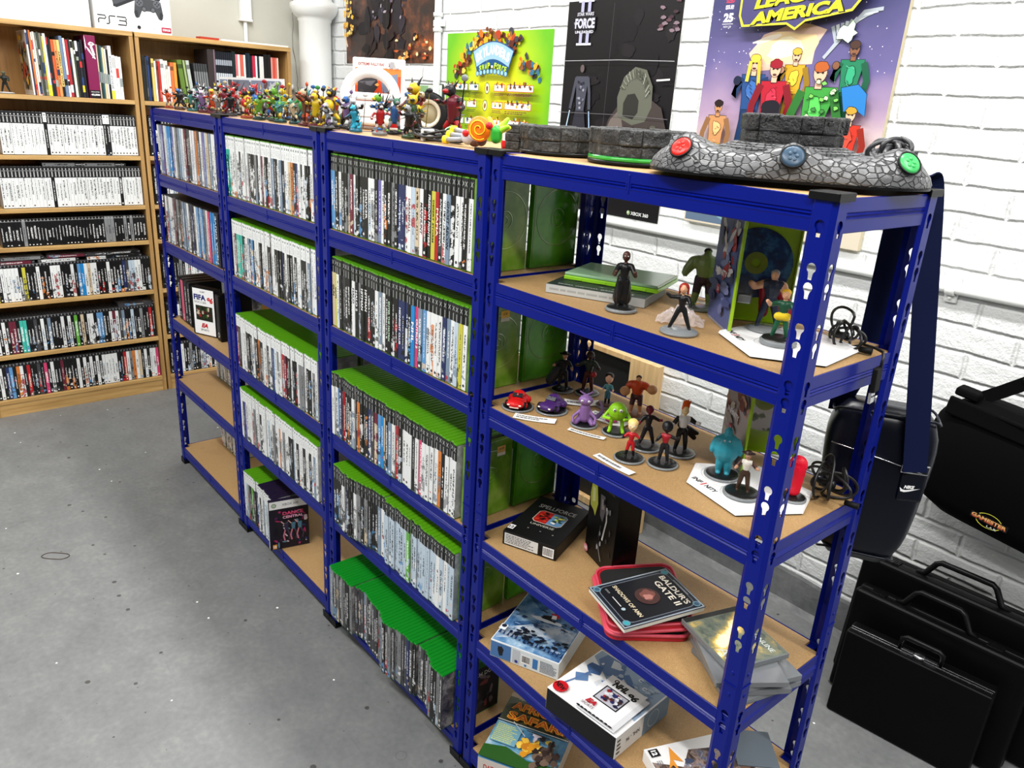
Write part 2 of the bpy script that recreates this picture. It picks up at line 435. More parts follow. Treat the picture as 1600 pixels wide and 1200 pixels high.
# conduits and pipes on the walls
mb = MB(); mb.box((XL+.018, .902, 2.44), (.034, .062, .99), WPAINT, .004); mb.box((XL+.018, .902, 1.942), (.038, .07, .012), WPAINT, .003)
mb.tube([(XL+.016, .9, 1.945), (XL+.016, .9, 1.2)], .011, WPAINT)
tag(mb.build('cable_trunking'), 'white painted cable trunking running down the plaster wall above the bookcases', 'trunking')
mb = MB(); mb.tube([(XL+.02, 1.02, 1.612), (XL+.02, 1.165, 1.612)], .013, WPAINT)
mb.lathe([(0, 0), (.019, 0), (.019, .02), (0, .02)], WPAINT, 16, TR(XL+.02, 1.165, 1.612, 0, PI/2))
tag(mb.build('water_pipe'), 'short white painted pipe on plaster wall beside the column', 'pipe')
mb = MB(); mb.tube([(-2.772, YB-.02, 0.02), (-2.772, YB-.02, 3.0)], .017, WPAINT, 14)
for z in (1.05, 1.93): mb.box((-2.772, YB-.012, z), (.075, .022, .03), WPAINT, .004)
for z in (1.9, 1.965): mb.lathe([(.017, -.01), (.023, -.008), (.023, .008), (.017, .01)], WPAINT, 16, TR(-2.772, YB-.02, z))
tag(mb.build('water_pipe'), 'tall white vertical pipe beside the fiery poster on brick wall', 'pipe')
mb = MB(); mb.tube([(-2.74, YB-.018, 1.187), (-2.3, YB-.018, 1.187), (3.2, YB-.018, 1.196)], .0145, WPAINT, 12)
for x in (-1.95, -.862, -.302, .35): 
    mb.box((x, YB-.006, 1.187), (.034, .012, .075), WPAINT, .004); mb.lathe([(.0145, -.013), (.0185, -.011), (.0185, .011), (.0145, .013)], WPAINT, 14, TR(x, YB-.018, 1.188, 0, 0, PI/2))
    mb.ell((x, YB-.014, 1.163), .006, WPAINT)
tag(mb.build('conduit'), 'white horizontal pipe clipped along the brick wall behind the racks', 'pipe')
# brown hair band ring lying on the floor
mb = MB(); mb.tube([(-2.277+.030*math.cos(a)-.016*math.sin(a), -.604+.034*math.cos(a)+.014*math.sin(a)+.003*math.sin(3*a), .0016) for a in [2*PI*i/28 for i in range(28)]], .0013, mat('brown_rubber', (70, 52, 40), .6), 6, closed=True)
tag(mb.build('elastic_band'), 'thin brown elastic band loop lying alone on grey floor', 'elastic band')

# ================================================================ blue boltless racks
PW = .0362; PD = .036; LV = [1.4977, 1.2543, .9921, .6714, .4021, .0782]; H = 1.4955; D = .3037
T0, A0, B0, C0, D0, E0 = LV
def holed(w, z0, z1, holes):
    """rectangle 0..w by z0..z1 with keyholes, triangulated"""
    bm = bmesh.new(); es = []
    def loop(p):
        q = [bm.verts.new((x, z, 0)) for x, z in p]
        for i in range(len(q)): es.append(bm.edges.new((q[i], q[(i+1) % len(q)])))
    loop([(0, z0), (w, z0), (w, z1), (0, z1)])
    for cx, cz in holes:
        r = .0070; p = []
        for i in range(11):
            a = -PI*.30+(PI*1.60)*i/10; p.append((cx+r*math.cos(a), cz+r*math.sin(a)))
        p += [(cx-.0034, cz-.0085), (cx-.0030, cz-.0155), (cx+.0030, cz-.0155), (cx+.0034, cz-.0085)]; loop(p)
    bmesh.ops.triangle_fill(bm, edges=es, use_beauty=True, use_dissolve=False, normal=(0, 0, 1))
    bm.verts.index_update(); vs = [(v.co.x, v.co.y) for v in bm.verts]; fs = []
    for f in bm.faces: 
        ids = [v.index for v in f.verts]; fs.append(tuple(ids if f.normal.z > 0 else reversed(ids)))
    bound = [tuple(v.index for v in e.verts) for e in bm.edges if len(e.link_faces) == 1]; bm.free(); return vs, fs, bound
def post_mb():
    """front right post: corner edge at x=0, y=0"""
    mb = MB(); th = .0016
    base = 1.407+.0813
    cs = []
    k = -1
    while base-.0813*k > .06:
        z = base-.0813*k
        for q in (z, z-.0257):
            if .035 < q < H-.012: cs.append(q)
        k += 1
    cs = [c for c in cs if abs(c-.74) > .022]
    lip = .0065
    def plate(w, cx, P):
        vs, fs, bd = holed(w, 0.012, H, [(cx, z) for z in cs]); n = len(vs)
        V = [P(u, v, 0) for u, v in vs]+[P(u, v, th) for u, v in vs]
        F = list(fs)+[tuple(n+i for i in reversed(f)) for f in fs]+[(a, b, n+b, n+a) for a, b in bd]
        mb.add(V, F, BLUE)
    wf = PW-2*lip; plate(wf, wf/2, lambda u, v, d: (-PW+lip+u, d, v))
    ws = PD-2*lip; plate(ws, ws/2, lambda u, v, d: (-d, lip+u, v))
    c = .005
    for poly in ([(-PW+lip, 0), (-PW+lip, th), (-PW, c+th), (-PW, c)], [(-lip, 0), (0, lip), (-th, lip), (-lip, th)], [(0, PD-lip), (-th, PD-lip), (-c-th, PD), (-c, PD)]):
        mb.prism(poly, H-.012, BLUE, z0=.012)
    # joint between the two lengths and its rivets
    mb.box((-PW/2, -.0009, .735), (PW-.013, .0016, .0012), BLUE); mb.box((.0009, PD/2, .735), (.0016, PD-.013, .0012), BLUE)
    for z in (.715, .757): 
        mb.ell((-PW/2, 0, z), (.004, .0016, .004), BLUE, su=8, sv=5); mb.ell((0, PD/2, z), (.0016, .004, .004), BLUE, su=8, sv=5)
    return mb
def beam_mb(L, long=True):
    """beam along x, length L, face towards -y, top at z=0"""
    p = [(.0031, -.0008), (.0031, -.0185), (.0048, -.0205), (.0022, -.0225), (.0048, -.0252), (.0022, -.0275), (.0031, -.0300), (.0031, -.0450), (.0045, -.0461), (.012, -.0461), (.012, -.0448), (.0049, -.0448), (.0049, -.0090), (.020, -.0080), (.020, -.0070), (.0065, -.0070), (.0052, -.0004), (.004, 0)]
    n = len(p); mb = MB(); vs = []
    for x in (-L/2, L/2): vs += [(x, a, b) for a, b in p]
    fs = [(i, n+i, n+(i+1) % n, (i+1) % n) for i in range(n)]
    fs += [tuple(range(n)), tuple(reversed(range(n, 2*n)))]
    fs = [tuple(reversed(f)) for f in fs]
    mb.add(vs, fs, BLUE)
    if long:
        mb.box((0, .0032, -.0200), (.0042, .0026, .0300), BLUE, .0010); mb.box((-.0042, .0036, -.024), (.0022, .003, .012), BLUE, .0008); mb.box((.0042, .0036, -.024), (.0022, .003, .012), BLUE, .0008)
    return mb
_pm = post_mb()
def mirror(mb, sx, sy):
    q = MB(); q.mats = mb.mats; q.mi = mb.mi; q.sm = mb.sm; q.v = [(x*sx, y*sy, z) for x, y, z in mb.v]
    q.f = [f[::-1] for f in mb.f] if sx*sy < 0 else mb.f; return q
def cap_mb():
    mb = MB(); mb.box((-PW/2, PD/2, H+.0075), (PW+.006, PD+.006, .0035), BLACKP, .001)
    mb.box((-PW/2, -.0022, H+.0035), (PW+.006, .0030, .0105), BLACKP, .0008); mb.box((.0022, PD/2, H+.0035), (.0030, PD+.006, .0105), BLACKP, .0008)
    mb.box((-PW/2, .0045, H+.0005), (PW-.004, .003, .012), BLACKP); return mb
def foot_mb():
    mb = MB(); mb.box((-PW/2+.001, .008, .007), (PW+.006, .022, .014), BLACKP, .0015); mb.box((-.008, PD/2, .007), (.022, PD+.006, .014), BLACKP, .0015)
    mb.box((-PW/2, -.0018, .018), (PW+.004, .0024, .014), BLACKP); mb.box((.0018, PD/2, .018), (.0024, PD+.004, .014), BLACKP); return mb
_cap, _foot = cap_mb(), foot_mb()
_protos = {}
def pdata(key, mb):
    if key not in _protos:
        o = mb.build(key[0]); _protos[key] = o.data; bpy.data.objects.remove(o)
    return _protos[key]
def board_mb(seed):
    mb = MB(); w = seed-.013; d = D-.0135
    # corners notched around the posts
    a, b = PW-.002, PD-.004; x0, x1, y0, y1 = -w/2, w/2, 0, d
    poly = [(x0+a-.006, y0), (x1-a+.006, y0), (x1-a+.006, y0+b-.012), (x1, y0+b-.012), (x1, y1-b+.012), (x1-a+.006, y1-b+.012), (x1-a+.006, y1), (x0+a-.006, y1), (x0+a-.006, y1-b+.012), (x0, y1-b+.012), (x0, y0+b-.012), (x0+a-.006, y0+b-.012)]
    mb.prism(poly, .006, MDF, z0=-.0066); return mb
RACKS = ['leftmost blue rack with bare lower shelves, nearest the wooden bookcases', 'blue rack full of white-spined cases, second from the bookcases', 'blue rack full of black-spined cases, third from the bookcases', 'nearest blue rack holding toy figures and big boxes, beside hanging bag']
for k in range(4):
    x1 = -.7*(3-k)-(.0040 if k < 3 else 0); x0 = -.7*(4-k)+(.0040 if k else 0)
    t = thing('shelving_rack', RACKS[k], 'shelving rack', (x1, 0, 0), group='blue metal racks in a row')
    w = x1-x0
    for sx, sy in ((1, 1), (-1, 1), (1, -1), (-1, -1)):
        loc = Matrix.Translation(((0 if sx > 0 else -w), (0 if sy > 0 else D), 0))
        po = link('post', pdata(('post', sx, sy), mirror(_pm, sx, sy)), t, loc)
        link('post_cap', pdata(('post_cap', sx, sy), mirror(_cap, sx, sy)), po)['label'] = 'black plastic cap'
        link('foot', pdata(('foot', sx, sy), mirror(_foot, sx, sy)), po)['label'] = 'black plastic foot'
    L = w-2*.0095; Ls = D-2*.0095
    for i, z in enumerate(LV):
        link('beam', pdata(('beam', round(L, 4)), beam_mb(L)), t, TR(-w/2, 0, z))
        link('beam', pdata(('beam', round(L, 4)), beam_mb(L)), t, TR(-w/2, D, z, PI))
        link('side_beam', pdata(('side_beam', 1), beam_mb(Ls, False)), t, TR(0, D/2, z, PI/2))
        link('side_beam', pdata(('side_beam', 1), beam_mb(Ls, False)), t, TR(-w, D/2, z, -PI/2))
        link('shelf_board', pdata(('shelf_board', round(w, 4)), board_mb(w)), t, TR(-w/2, .0068, z))['label'] = 'tan hardboard shelf'

# ================================================================ wooden bookcases
BX = -3.73; BD = .285
SH = [1.502, 1.241, 1.001, .823, .563, .307, .082]
def bookcase(y0, y1, label, sh):
    t = thing('bookcase', label, 'bookcase', (BX, (y0+y1)/2, 0), group='wooden bookcases on the left wall'); w = y1-y0; th = .018; xb = -BD
    for s, y in ((-1, -w/2+th/2), (1, w/2-th/2)): MB().box((xb/2, y, .9), (BD, th, 1.8), OAK_Z, .0008).build('side_panel', t)
    MB().box((xb/2, 0, 1.799), (BD+.004, w, .02), OAK_Y, .001).build('top_panel', t)
    MB().box((xb+.003, 0, .93), (.006, w-2*th-.001, 1.72), OAK_B).build('back_panel', t)
    for z in sh: MB().box(((xb+.008)/2, 0, z-.0095), (BD-.008, w-2*th-.0006, .019), OAK_Y, .0008).build('shelf', t)
    MB().box((-.012, 0, .031), (.016, w-2*th-.0006, .062), OAK_Y, .0005).build('plinth', t)
    return t
bookcase(-.575, .224, 'wooden bookcase at the left frame edge filled with upright game cases', SH)
bookcase(.232, 1.018, 'wooden bookcase mostly hidden behind the blue racks, nearest the column', SH)

# ================================================================ game cases
def attr(t, name):
    n = t.node('ShaderNodeAttribute'); n.attribute_type = 'OBJECT'; n.attribute_name = name; return n.outputs
def spine_mat(name, style):
    m, t = newmat(name, .32); o = t.obj(); x, y, z = t.sep(o)
    info = t.node('ShaderNodeObjectInfo'); sl = info.outputs['Color']; rnd = info.outputs['Random']
    ink = attr(t, 'ink')[0]; sec = attr(t, 'second')[0]
    r2 = t.m('FRACT', t.m('MULTIPLY', rnd, 7.31)); r3 = t.m('FRACT', t.m('MULTIPLY', rnd, 13.7)); r4 = t.m('FRACT', t.m('MULTIPLY', rnd, 29.1))
    off = t.m('MULTIPLY', rnd, 37)
    ax = t.m('ABSOLUTE', x)
    body = sl
    # second colour patch: lower artwork of the spine
    artn = t.noise(t.comb(x, t.m('ADD', z, off), off), 42, 3, .6)
    am = (0 if style in ('two', 'twodark') else 1) and t.m('MULTIPLY', t.m('GREATER_THAN', artn, t.m('ADD', .47, t.m('MULTIPLY', r3, .16))), t.m('LESS_THAN', z, t.m('ADD', .02, t.m('MULTIPLY', r2, .11))))
    body = t.mix(t.m('MULTIPLY', am, .85), body, sec) if am else body
    # title: letter-like marks running down the spine
    n1 = t.noise(t.comb(t.m('MULTIPLY', x, 260), t.m('MULTIPLY', t.m('ADD', z, off), 420), off), 1, 1, .5)
    wdt = t.m('ADD', .0012, t.m('MULTIPLY', r4, .0028))
    lo = t.m('ADD', .03, t.m('MULTIPLY', r3, .035)); hi = t.m('SUBTRACT', .142 if style != 'none' else .16, t.m('MULTIPLY', r2, .035))
    tm = t.m('MULTIPLY', t.m('MULTIPLY', t.m('GREATER_THAN', n1, .49), t.m('LESS_THAN', ax, wdt)), t.m('MULTIPLY', t.m('GREATER_THAN', z, lo), t.m('LESS_THAN', z, hi)))
    body = t.mix(tm, body, ink)
    # rating dot near the foot
    dd = t.m('SQRT', t.m('ADD', t.m('POWER', x, 2), t.m('POWER', t.m('SUBTRACT', z, .0125), 2)))
    body = t.mix(t.m('MULTIPLY', t.m('LESS_THAN', dd, .0034), t.m('GREATER_THAN', r4, .35)), body, ink)
    def band(a, b): return t.m('MULTIPLY', t.m('GREATER_THAN', z, a), t.m('LESS_THAN', z, b))
    if style == 'dark':      # black head with a small pale cross and a hairline
        body = t.mix(band(.1485, .2), body, (.012, .013, .014, 1))
        dg = t.m('LESS_THAN', t.m('ABSOLUTE', t.m('SUBTRACT', t.m('MULTIPLY', ax, 1.4), t.m('ABSOLUTE', t.m('SUBTRACT', z, .176)))), .0008)
        body = t.mix(t.m('MULTIPLY', t.m('MULTIPLY', dg, band(.171, .181)), t.m('LESS_THAN', ax, .004)), body, (.6, .62, .6, 1))
        body = t.mix(t.m('MULTIPLY', band(.1485, .166), t.m('LESS_THAN', ax, .0009)), body, (.45, .46, .45, 1))
    elif style == 'light':   # white head with a small grey disc
        body = t.mix(band(.1465, .2), body, (.80, .82, .82, 1))
        d2 = t.m('SQRT', t.m('ADD', t.m('POWER', x, 2), t.m('POWER', t.m('SUBTRACT', z, .178), 2)))
        body = t.mix(t.m('LESS_THAN', d2, .0032), body, (.12, .14, .14, 1))
        body = t.mix(t.m('MULTIPLY', band(.150, .170), t.m('MULTIPLY', t.m('LESS_THAN', ax, .0013), t.m('GREATER_THAN', n1, .47))), body, (.2, .2, .2, 1))
    elif style == 'two':     # black head with white upright logo bar
        body = t.mix(band(.138, .2), body, (.012, .012, .013, 1))
        body = t.mix(t.m('MULTIPLY', band(.142, .166), t.m('LESS_THAN', ax, .0024)), body, (.42, .42, .42, 1))
        body = t.mix(t.m('MULTIPLY', band(.169, .171), t.m('LESS_THAN', ax, .006)), body, (.6, .6, .6, 1))
        body = t.mix(t.m('MULTIPLY', band(.175, .180), t.m('LESS_THAN', ax, .0022)), body, (.7, .7, .7, 1))
    elif style == 'twodark':
        body = t.mix(band(.172, .174), body, (.5, .5, .5, 1)); body = t.mix(t.m('MULTIPLY', band(.177, .182), t.m('LESS_THAN', ax, .0022)), body, (.6, .6, .6, 1))
    elif style == 'three':
        body = t.mix(band(.163, .2), body, (.012, .012, .014, 1)); body = t.mix(t.m('MULTIPLY', band(.168, .183), t.m('LESS_THAN', ax, .0011)), body, (.4, .4, .4, 1))
    t.color(body); return m
def cover_mat(name):
    m, t = newmat(name, .3); o = t.obj(); n = t.noise(o, 26, 4, .65); n2 = t.noise(o, 90, 3, .6)
    info = t.node('ShaderNodeObjectInfo')
    c = t.ramp(n, [(.35, (.02, .02, .03, 1)), (.5, (.18, .16, .16, 1)), (.6, (.5, .48, .45, 1)), (.7, (.05, .05, .07, 1))])
    t.color(t.mix(.35, c, info.outputs['Color'])); return m
COVER = cover_mat('printed_cover')
GREENC = mat('green_case_plastic', (74, 138, 14), .28)
GREEND = mat('deep_green_case_plastic', (10, 124, 30), .28)
BLACKC = mat('black_case_plastic', (16, 16, 17), .3)
CLEARC = mat('smoky_case_plastic', (60, 60, 62), .2)
TEALC = mat('blue_case_plastic', (20, 110, 170), .3)
PURPC = mat('purple_black_case_plastic', (26, 18, 44), .3)
def case_mb(w, d, h, shell, spine, cover, inset=.0028):
    mb = MB(); mb.box((0, d/2, h/2), (w, d, h), shell, .0019, seg=2)
    mb.box((0, d/2, h-.0001), (w*.62, d*.985, .0009), shell, .0003, seg=1)      # lid seam rib
    e = .00022; z0, z1 = inset, h-inset
    vs = [(-w/2+.00012, -e, z0), (w/2-.00012, -e, z0), (w/2-.00012, -e, z1), (-w/2+.00012, -e, z1), (-w/2+.00012, .0016, z0), (w/2-.00012, .0016, z0), (w/2-.00012, .0016, z1), (-w/2+.00012, .0016, z1)]; mb.add(vs, [(0, 1, 2, 3), (4, 0, 3, 7), (1, 5, 6, 2)], spine)
    for s in (-1, 1):
        x = s*(w/2+e); q = [(x, .0015, z0), (x, d-.004, z0), (x, d-.004, z1), (x, .0015, z1)]
        mb.add(q, [(0, 1, 2, 3) if s > 0 else (3, 2, 1, 0)], cover)
    return mb
SP = {k: spine_mat('spine_'+k, k) for k in ('dark', 'light', 'two', 'twodark', 'three', 'none')}
CASES = {
 'x': case_mb(.0143, .135, .190, GREENC, SP['dark'], COVER),
 'y': case_mb(.0143, .135, .190, GREENC, SP['light'], COVER),
 'n': case_mb(.0118, .134, .1705, GREEND, SP['none'], COVER),
 '2': case_mb(.0143, .135, .190, BLACKC, SP['two'], COVER),
 '1': case_mb(.0143, .135, .190, BLACKC, SP['twodark'], COVER),
 '3': case_mb(.0143, .135, .178, CLEARC, SP['three'], COVER),
 'p': case_mb(.0143, .135, .190, PURPC, SP['light'], COVER),
 'o': case_mb(.0175, .135, .186, BLACKC, SP['none'], COVER),
 't': case_mb(.0100, .134, .170, TEALC, SP['none'], COVER),
}
PAL = {'w': ((226, 228, 228), (30, 30, 32), 'white'), 'k': ((14, 14, 15), (225, 225, 225), 'black'), 'b': ((92, 146, 196), (240, 240, 240), 'light blue'),
 'c': ((20, 130, 200), (245, 245, 245), 'bright blue'), 's': ((120, 138, 158), (240, 240, 240), 'slate blue'), 'g': ((130, 132, 134), (20, 20, 20), 'grey'), 'd': ((62, 62, 66), (220, 220, 220), 'dark grey'),
 'r': ((172, 24, 34), (240, 220, 200), 'red'), 'p': ((204, 62, 108), (250, 240, 240), 'pink'), 'y': ((196, 190, 66), (30, 30, 20), 'yellow'), 'o': ((206, 120, 50), (30, 20, 10), 'orange'),
 't': ((60, 178, 160), (240, 250, 250), 'teal'), 'n': ((34, 44, 88), (220, 225, 235), 'navy'), 'e': ((206, 188, 160), (40, 30, 20), 'beige'), 'm': ((104, 32, 50), (235, 225, 225), 'maroon'),
 'v': ((104, 100, 160), (240, 240, 245), 'lilac'), 'G': ((96, 170, 60), (240, 250, 240), 'green'), 'l': ((184, 200, 214), (40, 44, 50), 'pale blue'), 'q': ((228, 228, 230), (110, 90, 90), 'checked')}
def ordn(n): return '%d%s' % (n, 'th' if 10 <= n % 100 <= 20 else {1: 'st', 2: 'nd', 3: 'rd'}.get(n % 10, 'th'))
def case_obj(kind, code, mtx, label, cat, group, name):
    o = link(name, pdata(('case', kind), CASES[kind]), None, mtx)
    if kind == '1': o.matrix_local = mtx @ Matrix.Diagonal((1, 1, .684, 1))
    a, b, _ = PAL[code]; o.color = rgb(*a); k = R.choice('wkbrglsde') if code not in 'wk' else R.choice('kwdgbrsol')
    o['ink'] = [*rgb(*b)[:3]]; o['second'] = [*rgb(*PAL[k][0])[:3]]
    return tag(o, label, cat, group)
CN = {'x': 'black_topped_game_case', 'y': 'white_topped_game_case', 'n': 'slim_green_game_case', '2': 'disc_game_case', '1': 'disc_game_case', '3': 'clear_game_case', 'p': 'purple_game_case', 'o': 'boxed_game', 't': 'blue_game_case'}
CC = {'x': 'green game case', 'y': 'white topped game case', 'n': 'slim green game case', '2': 'disc game case', '1': 'disc game case', '3': 'clear game case', 'p': 'purple game case', 'o': 'boxed game', 't': 'blue game case'}
def lab_(c, i, where): return '%s-spined case, %s from left %s' % (PAL[c][2], ordn(i), where)
def row(codes, kind, x0, z, y, where, group, lean=0, step=None, gap=.0004, wob=.0025, yfn=None, side='left', yaw=0):
    """cases standing left to right along x, spines towards -y"""
    w = {'n': .0118, 'o': .0175, 't': .01}.get(kind[0], .0143); x = x0; i = 0; seen = {}
    for c in codes:
        if c == ' ': x += .004; continue
        kk = kind if len(kind) == 1 else kind[i % len(kind)]
        i += 1; st = (step or w)+gap
        yy = y+R.uniform(-wob, wob)+(yfn(x) if yfn else 0)
        M = Matrix.Translation((x+w/2, yy, z+.0004)) @ Euler((0, lean, 0)).to_matrix().to_4x4()
        lab = lab_(c, i, where)
        case_obj(kk, c, M, lab, CC[kk], group, CN[kk]); x += st
    return x
def rowy(codes, kinds, y0, z, xf, where, group, lean=0, gap=.0004, wob=.002):
    """cases standing along y, spines towards +x"""
    y = y0; w = .0143
    for i, c in enumerate(codes):
        kk = kinds[i % len(kinds)] if len(kinds) > 1 else kinds
        M = Matrix.Translation((xf+R.uniform(-wob, wob), y+w/2, z+.0004)) @ Euler((0, 0, PI/2)).to_matrix().to_4x4() @ Euler((0, lean, 0)).to_matrix().to_4x4()
        case_obj(kk, c, M, lab_(c, i+1, where), CC[kk], group, CN[kk]); y += w+gap
    return y
ex = .0004
# ================================================================ rows of cases on the racks
def G(r, s): return 'game cases on the %s of the %s' % (r, s)
RW = ['top row', 'second row', 'third row', 'fourth row', 'bottom row']
R1, R2, R3 = 'first blue rack', 'second blue rack', 'third blue rack'
def wh(i, r): return 'in %s of %s' % (RW[i], r)
FY = .0095
# rack 3 (black heads)
row('bbkwkkgmwkkkkwwkvwkkgknnwwlewkkyrkwskwwkw', 'x', -1.3588, A0, FY, wh(0, R3), G(RW[0], R3))
row('cc', 'x', -.7585+.0, A0, FY+.001, 'after the flame picture case, top row of third blue rack', G(RW[0], R3)) if False else None
row('eywkdkkkwkgkkkkkwswkkkknnnkcpsbwwwwnswlyw', 'x', -1.3588, B0, FY, wh(1, R3), G(RW[1], R3), yfn=lambda x: -.006*math.sin((x+1.36)*5))
row('wwbnrkkkwkokkkndmbcekswrkwwwkwpwwwwokwww', 'x', -1.3588, C0, .004, wh(2, R3), G(RW[2], R3), yfn=lambda x: -.005*math.sin((x+1.36)*6), wob=.003)
row('kkkkwnkkwgkgkkksw', 'x', -1.330, D0+.0006, -.006, wh(3, R3), G(RW[3], R3), yfn=lambda x: -.012*math.sin((x+1.36)*16), wob=.003)
row('llllllllGllllllllwlwll', 'x', -1.075, D0+.0006, -.002, 'of pale group, '+RW[3]+', '+R3, G(RW[3], R3), wob=.003)
row('gsgdgdgdkkg dddsgdkgddkgdgskdgdggddndk gddkgdgkkgd', 'n', -1.346, E0+.0006, -.020, wh(4, R3), G(RW[4], R3), yfn=lambda x: -.010*math.sin((x+1.36)*23)-.004*math.sin((x)*60), wob=.002)
# rack 2 (white heads)
row('ttwwwwwkwwwgkkkgkwmwkkwskkwskwweoknwkwkkw', 'y', -2.0588, A0, FY, wh(0, R2), G(RW[0], R2))
row('wwmtttkkwskbkwwkkwwkkwwkkknkwkkwkwwkkwsww', 'y', -2.0588, B0, FY, wh(1, R2), G(RW[1], R2))
row('mkswwwkkkkwkkokkwwkwnbwgwrmkkwkkwggwkkwgw', 'y', -2.0588, C0, .004, wh(2, R2), G(RW[2], R2), yfn=lambda x: -.004*math.sin((x+2)*9))
row('wwnvwwwwgwwwkwwwlwwgwwowgwwkkswkwwkwwkwsw', 'y', -2.0588, D0+.0006, .002, wh(3, R2), G(RW[3], R2))
row('wlgkGdknk', 'y', -2.050, E0+.0006, -.004, wh(4, R2), G(RW[4], R2))
xq = row('wkwswlwsl', 'p', -1.917, E0+.0006, -.008, 'of purple group, second rack bottom row', G(RW[4], R2), yfn=lambda x: -.05*(x+1.9))
# rack 1: boxed games
row('wsvwlccvwgslwmkdqqodwvlesww', 'o', -2.757, A0, .010, wh(0, R1), 'boxed games on the top row of the first blue rack', step=.0222)
row('kwgwwmkgkdsswknkwblbgwpcc', 'o', -2.757, B0, .010, wh(1, R1), 'boxed games on the second row of the first blue rack', step=.0215)
# second line of cases behind, where the photo shows it
BY = .158
row('w'*41, 'x', -1.3588, C0, BY, 'of back line, third row of third rack', 'back line of cases, third blue rack')
row('w'*41, 'y', -2.0588, C0, BY, 'of back line, third row of second rack', 'back line of cases, second blue rack')
row('w'*12, 'n', -1.300, E0+.0006, BY-.01, 'of the line behind, '+wh(4, R3), 'back line of cases, third blue rack') if False else None
row('c'*9, 't', -1.33, E0+.175, BY, 'of the blue cases on '+RW[4]+' of '+R3, 'blue game cases at the back of the third rack') if False else None
# blue cases standing behind, low in rack 3
row('c'*14, 't', -1.25, E0+.0006, .166, 'behind green ones, bottom row, third rack', 'blue game cases at the back of the third rack', yfn=lambda x: 0)
# cases seen across from the back of rack 2 into the bare shelves of rack 1
def side_line(z, kind, codes, y, where):
    w = .0143; x = -2.098+w
    for i, c in enumerate(codes):
        M = Matrix.Translation((x-.001, y, z)) 
        case_obj(kind, c, M, lab_(c, i+1, where), CC[kind], 'back line cases behind the bare shelves', CN[kind]); x += w+.0003
for zz, nm in ((C0, 'third'), (D0+.0006, 'fourth'), (E0+.0006, 'bottom')):
    x = -2.71
    for i in range(14):
        c = R.choice('wwgwlwk'); M = Matrix.Translation((x, D-.02, zz)) @ Euler((0, 0, PI)).to_matrix().to_4x4()
        case_obj('y', c, Matrix.Translation((x, D-.15, zz)), '%s-spined case, %s from left at back of %s shelf, first rack' % (PAL[c][2], ordn(i+1), nm), CC['y'], 'cases at the back of the first rack', CN['y']); x += .0146
# ---- clear green cases closing the rows, seen through the nearest rack
def bare_case(x, y, z, label, sticker=None, h=.19):
    t = thing('green_game_case', label, 'green game case', (x, y, z), group='bare green cases ending the rows of the third rack')
    m, tt = (None, None)
    gm = GREENT if 'front end' in label else GREENU
    mb = MB(); mb.box((-.007, .0675, h/2), (.014, .135, h), gm, .0016, seg=2)
    mb.build('case_shell', t)
    q = MB(); M = TR(.0004, .072, h*.56, 0, 0, PI/2)
    q.lathe([(.058, 0), (.0595, .0005), (.061, 0)], GREENT, 40, M); q.lathe([(.017, 0), (.0185, .0006), (.020, 0)], GREENT, 28, M)
    q.lathe([(.006, 0), (.007, .0007), (.0085, 0)], GREENT, 20, M); q.box((.0002, .0675, .0045), (.0006, .12, .003), GREENT); q.box((.0002, .006, h/2), (.0006, .003, h*.9), GREENT)
    q.build('disc_hub', t)
    if sticker:
        a = Art(); yy, zz, txt, cc = sticker; a.rect(-.012, -.008, .012, .008, cc); a.text(txt, 0, .001, .0055, (70, 50, 20), bold=.02); a.rect(-.012, -.016, .012, -.008, (226, 224, 206))
        MB().art(a, PR(.0006, yy, zz)).build('price_sticker', t)['label'] = 'yellow price sticker'
    return t
m, t_ = newmat('clear_green_case', .18); GREENT = m
o_ = t_.obj(); nn = t_.noise(o_, 14, 3, .55); t_.color(t_.ramp(nn, [(.35, rgb(66, 112, 16)), (.52, rgb(104, 150, 34)), (.7, rgb(140, 168, 70))])); t_.bump(nn, .25, .004)
pm(m).inputs['Transmission Weight'].default_value = .12
m, t_ = newmat('bright_green_case', .2); GREENU = m; o_ = t_.obj(); nn = t_.noise(o_, 10, 3, .55); t_.color(t_.ramp(nn, [(.35, rgb(50, 130, 10)), (.65, rgb(104, 180, 40))]))
xe = -.7415
for zz, nm, stF, stB in ((A0, 'top', None, None), (B0, 'second', (.088, .168, '£10', (236, 186, 50)), None), (C0, 'third', (.1, .166, '£4.99', (226, 176, 90)), None), (D0+.0006, 'fourth', None, None)):
    bare_case(xe+.0, FY+.001, zz+.0003, 'olive clear game case facing us at front end of %s row, third rack' % nm, stF)
    bare_case(xe+.0, BY+.001, zz+.0003, 'olive clear game case facing us at back end of %s row, third rack' % nm, stB)
# case with the flame picture near the end of the top row is part of the row; end case of the bottom row shows its cover
t = thing('game_case', 'dark case cover reading WATCH DOGS at the end of bottom row, third rack', 'game case', (-.7415, .018, E0+.0006), group=None)
mb = MB(); mb.box((-.0028, .067, .085), (.0056, .134, .17), GREEND, .0012); mb.build('case_shell', t)
a = Art(); a.rect(-.064, -.082, .064, .082, (28, 26, 30)); rr = random.Random(5)
a.rect(-.064, .062, .064, .082, (20, 90, 34))
for i in range(26): a.blob(rr.uniform(-.055, .055), rr.uniform(-.07, .04), rr.uniform(.004, .016), rr.uniform(.002, .008), rr.choice([(60, 56, 64), (90, 84, 90), (110, 96, 100), (46, 40, 46), (120, 60, 60)]), rr, rot=rr.uniform(0, 3))
a.text('WATCH DOGS', 0, .046, .012, (226, 228, 228), w=.108, spacing=1.1); a.rect(-.058, -.078, -.046, -.064, (235, 235, 235))
MB().art(a, PR(.0002, .067, .085)).build('cover_sleeve', t)
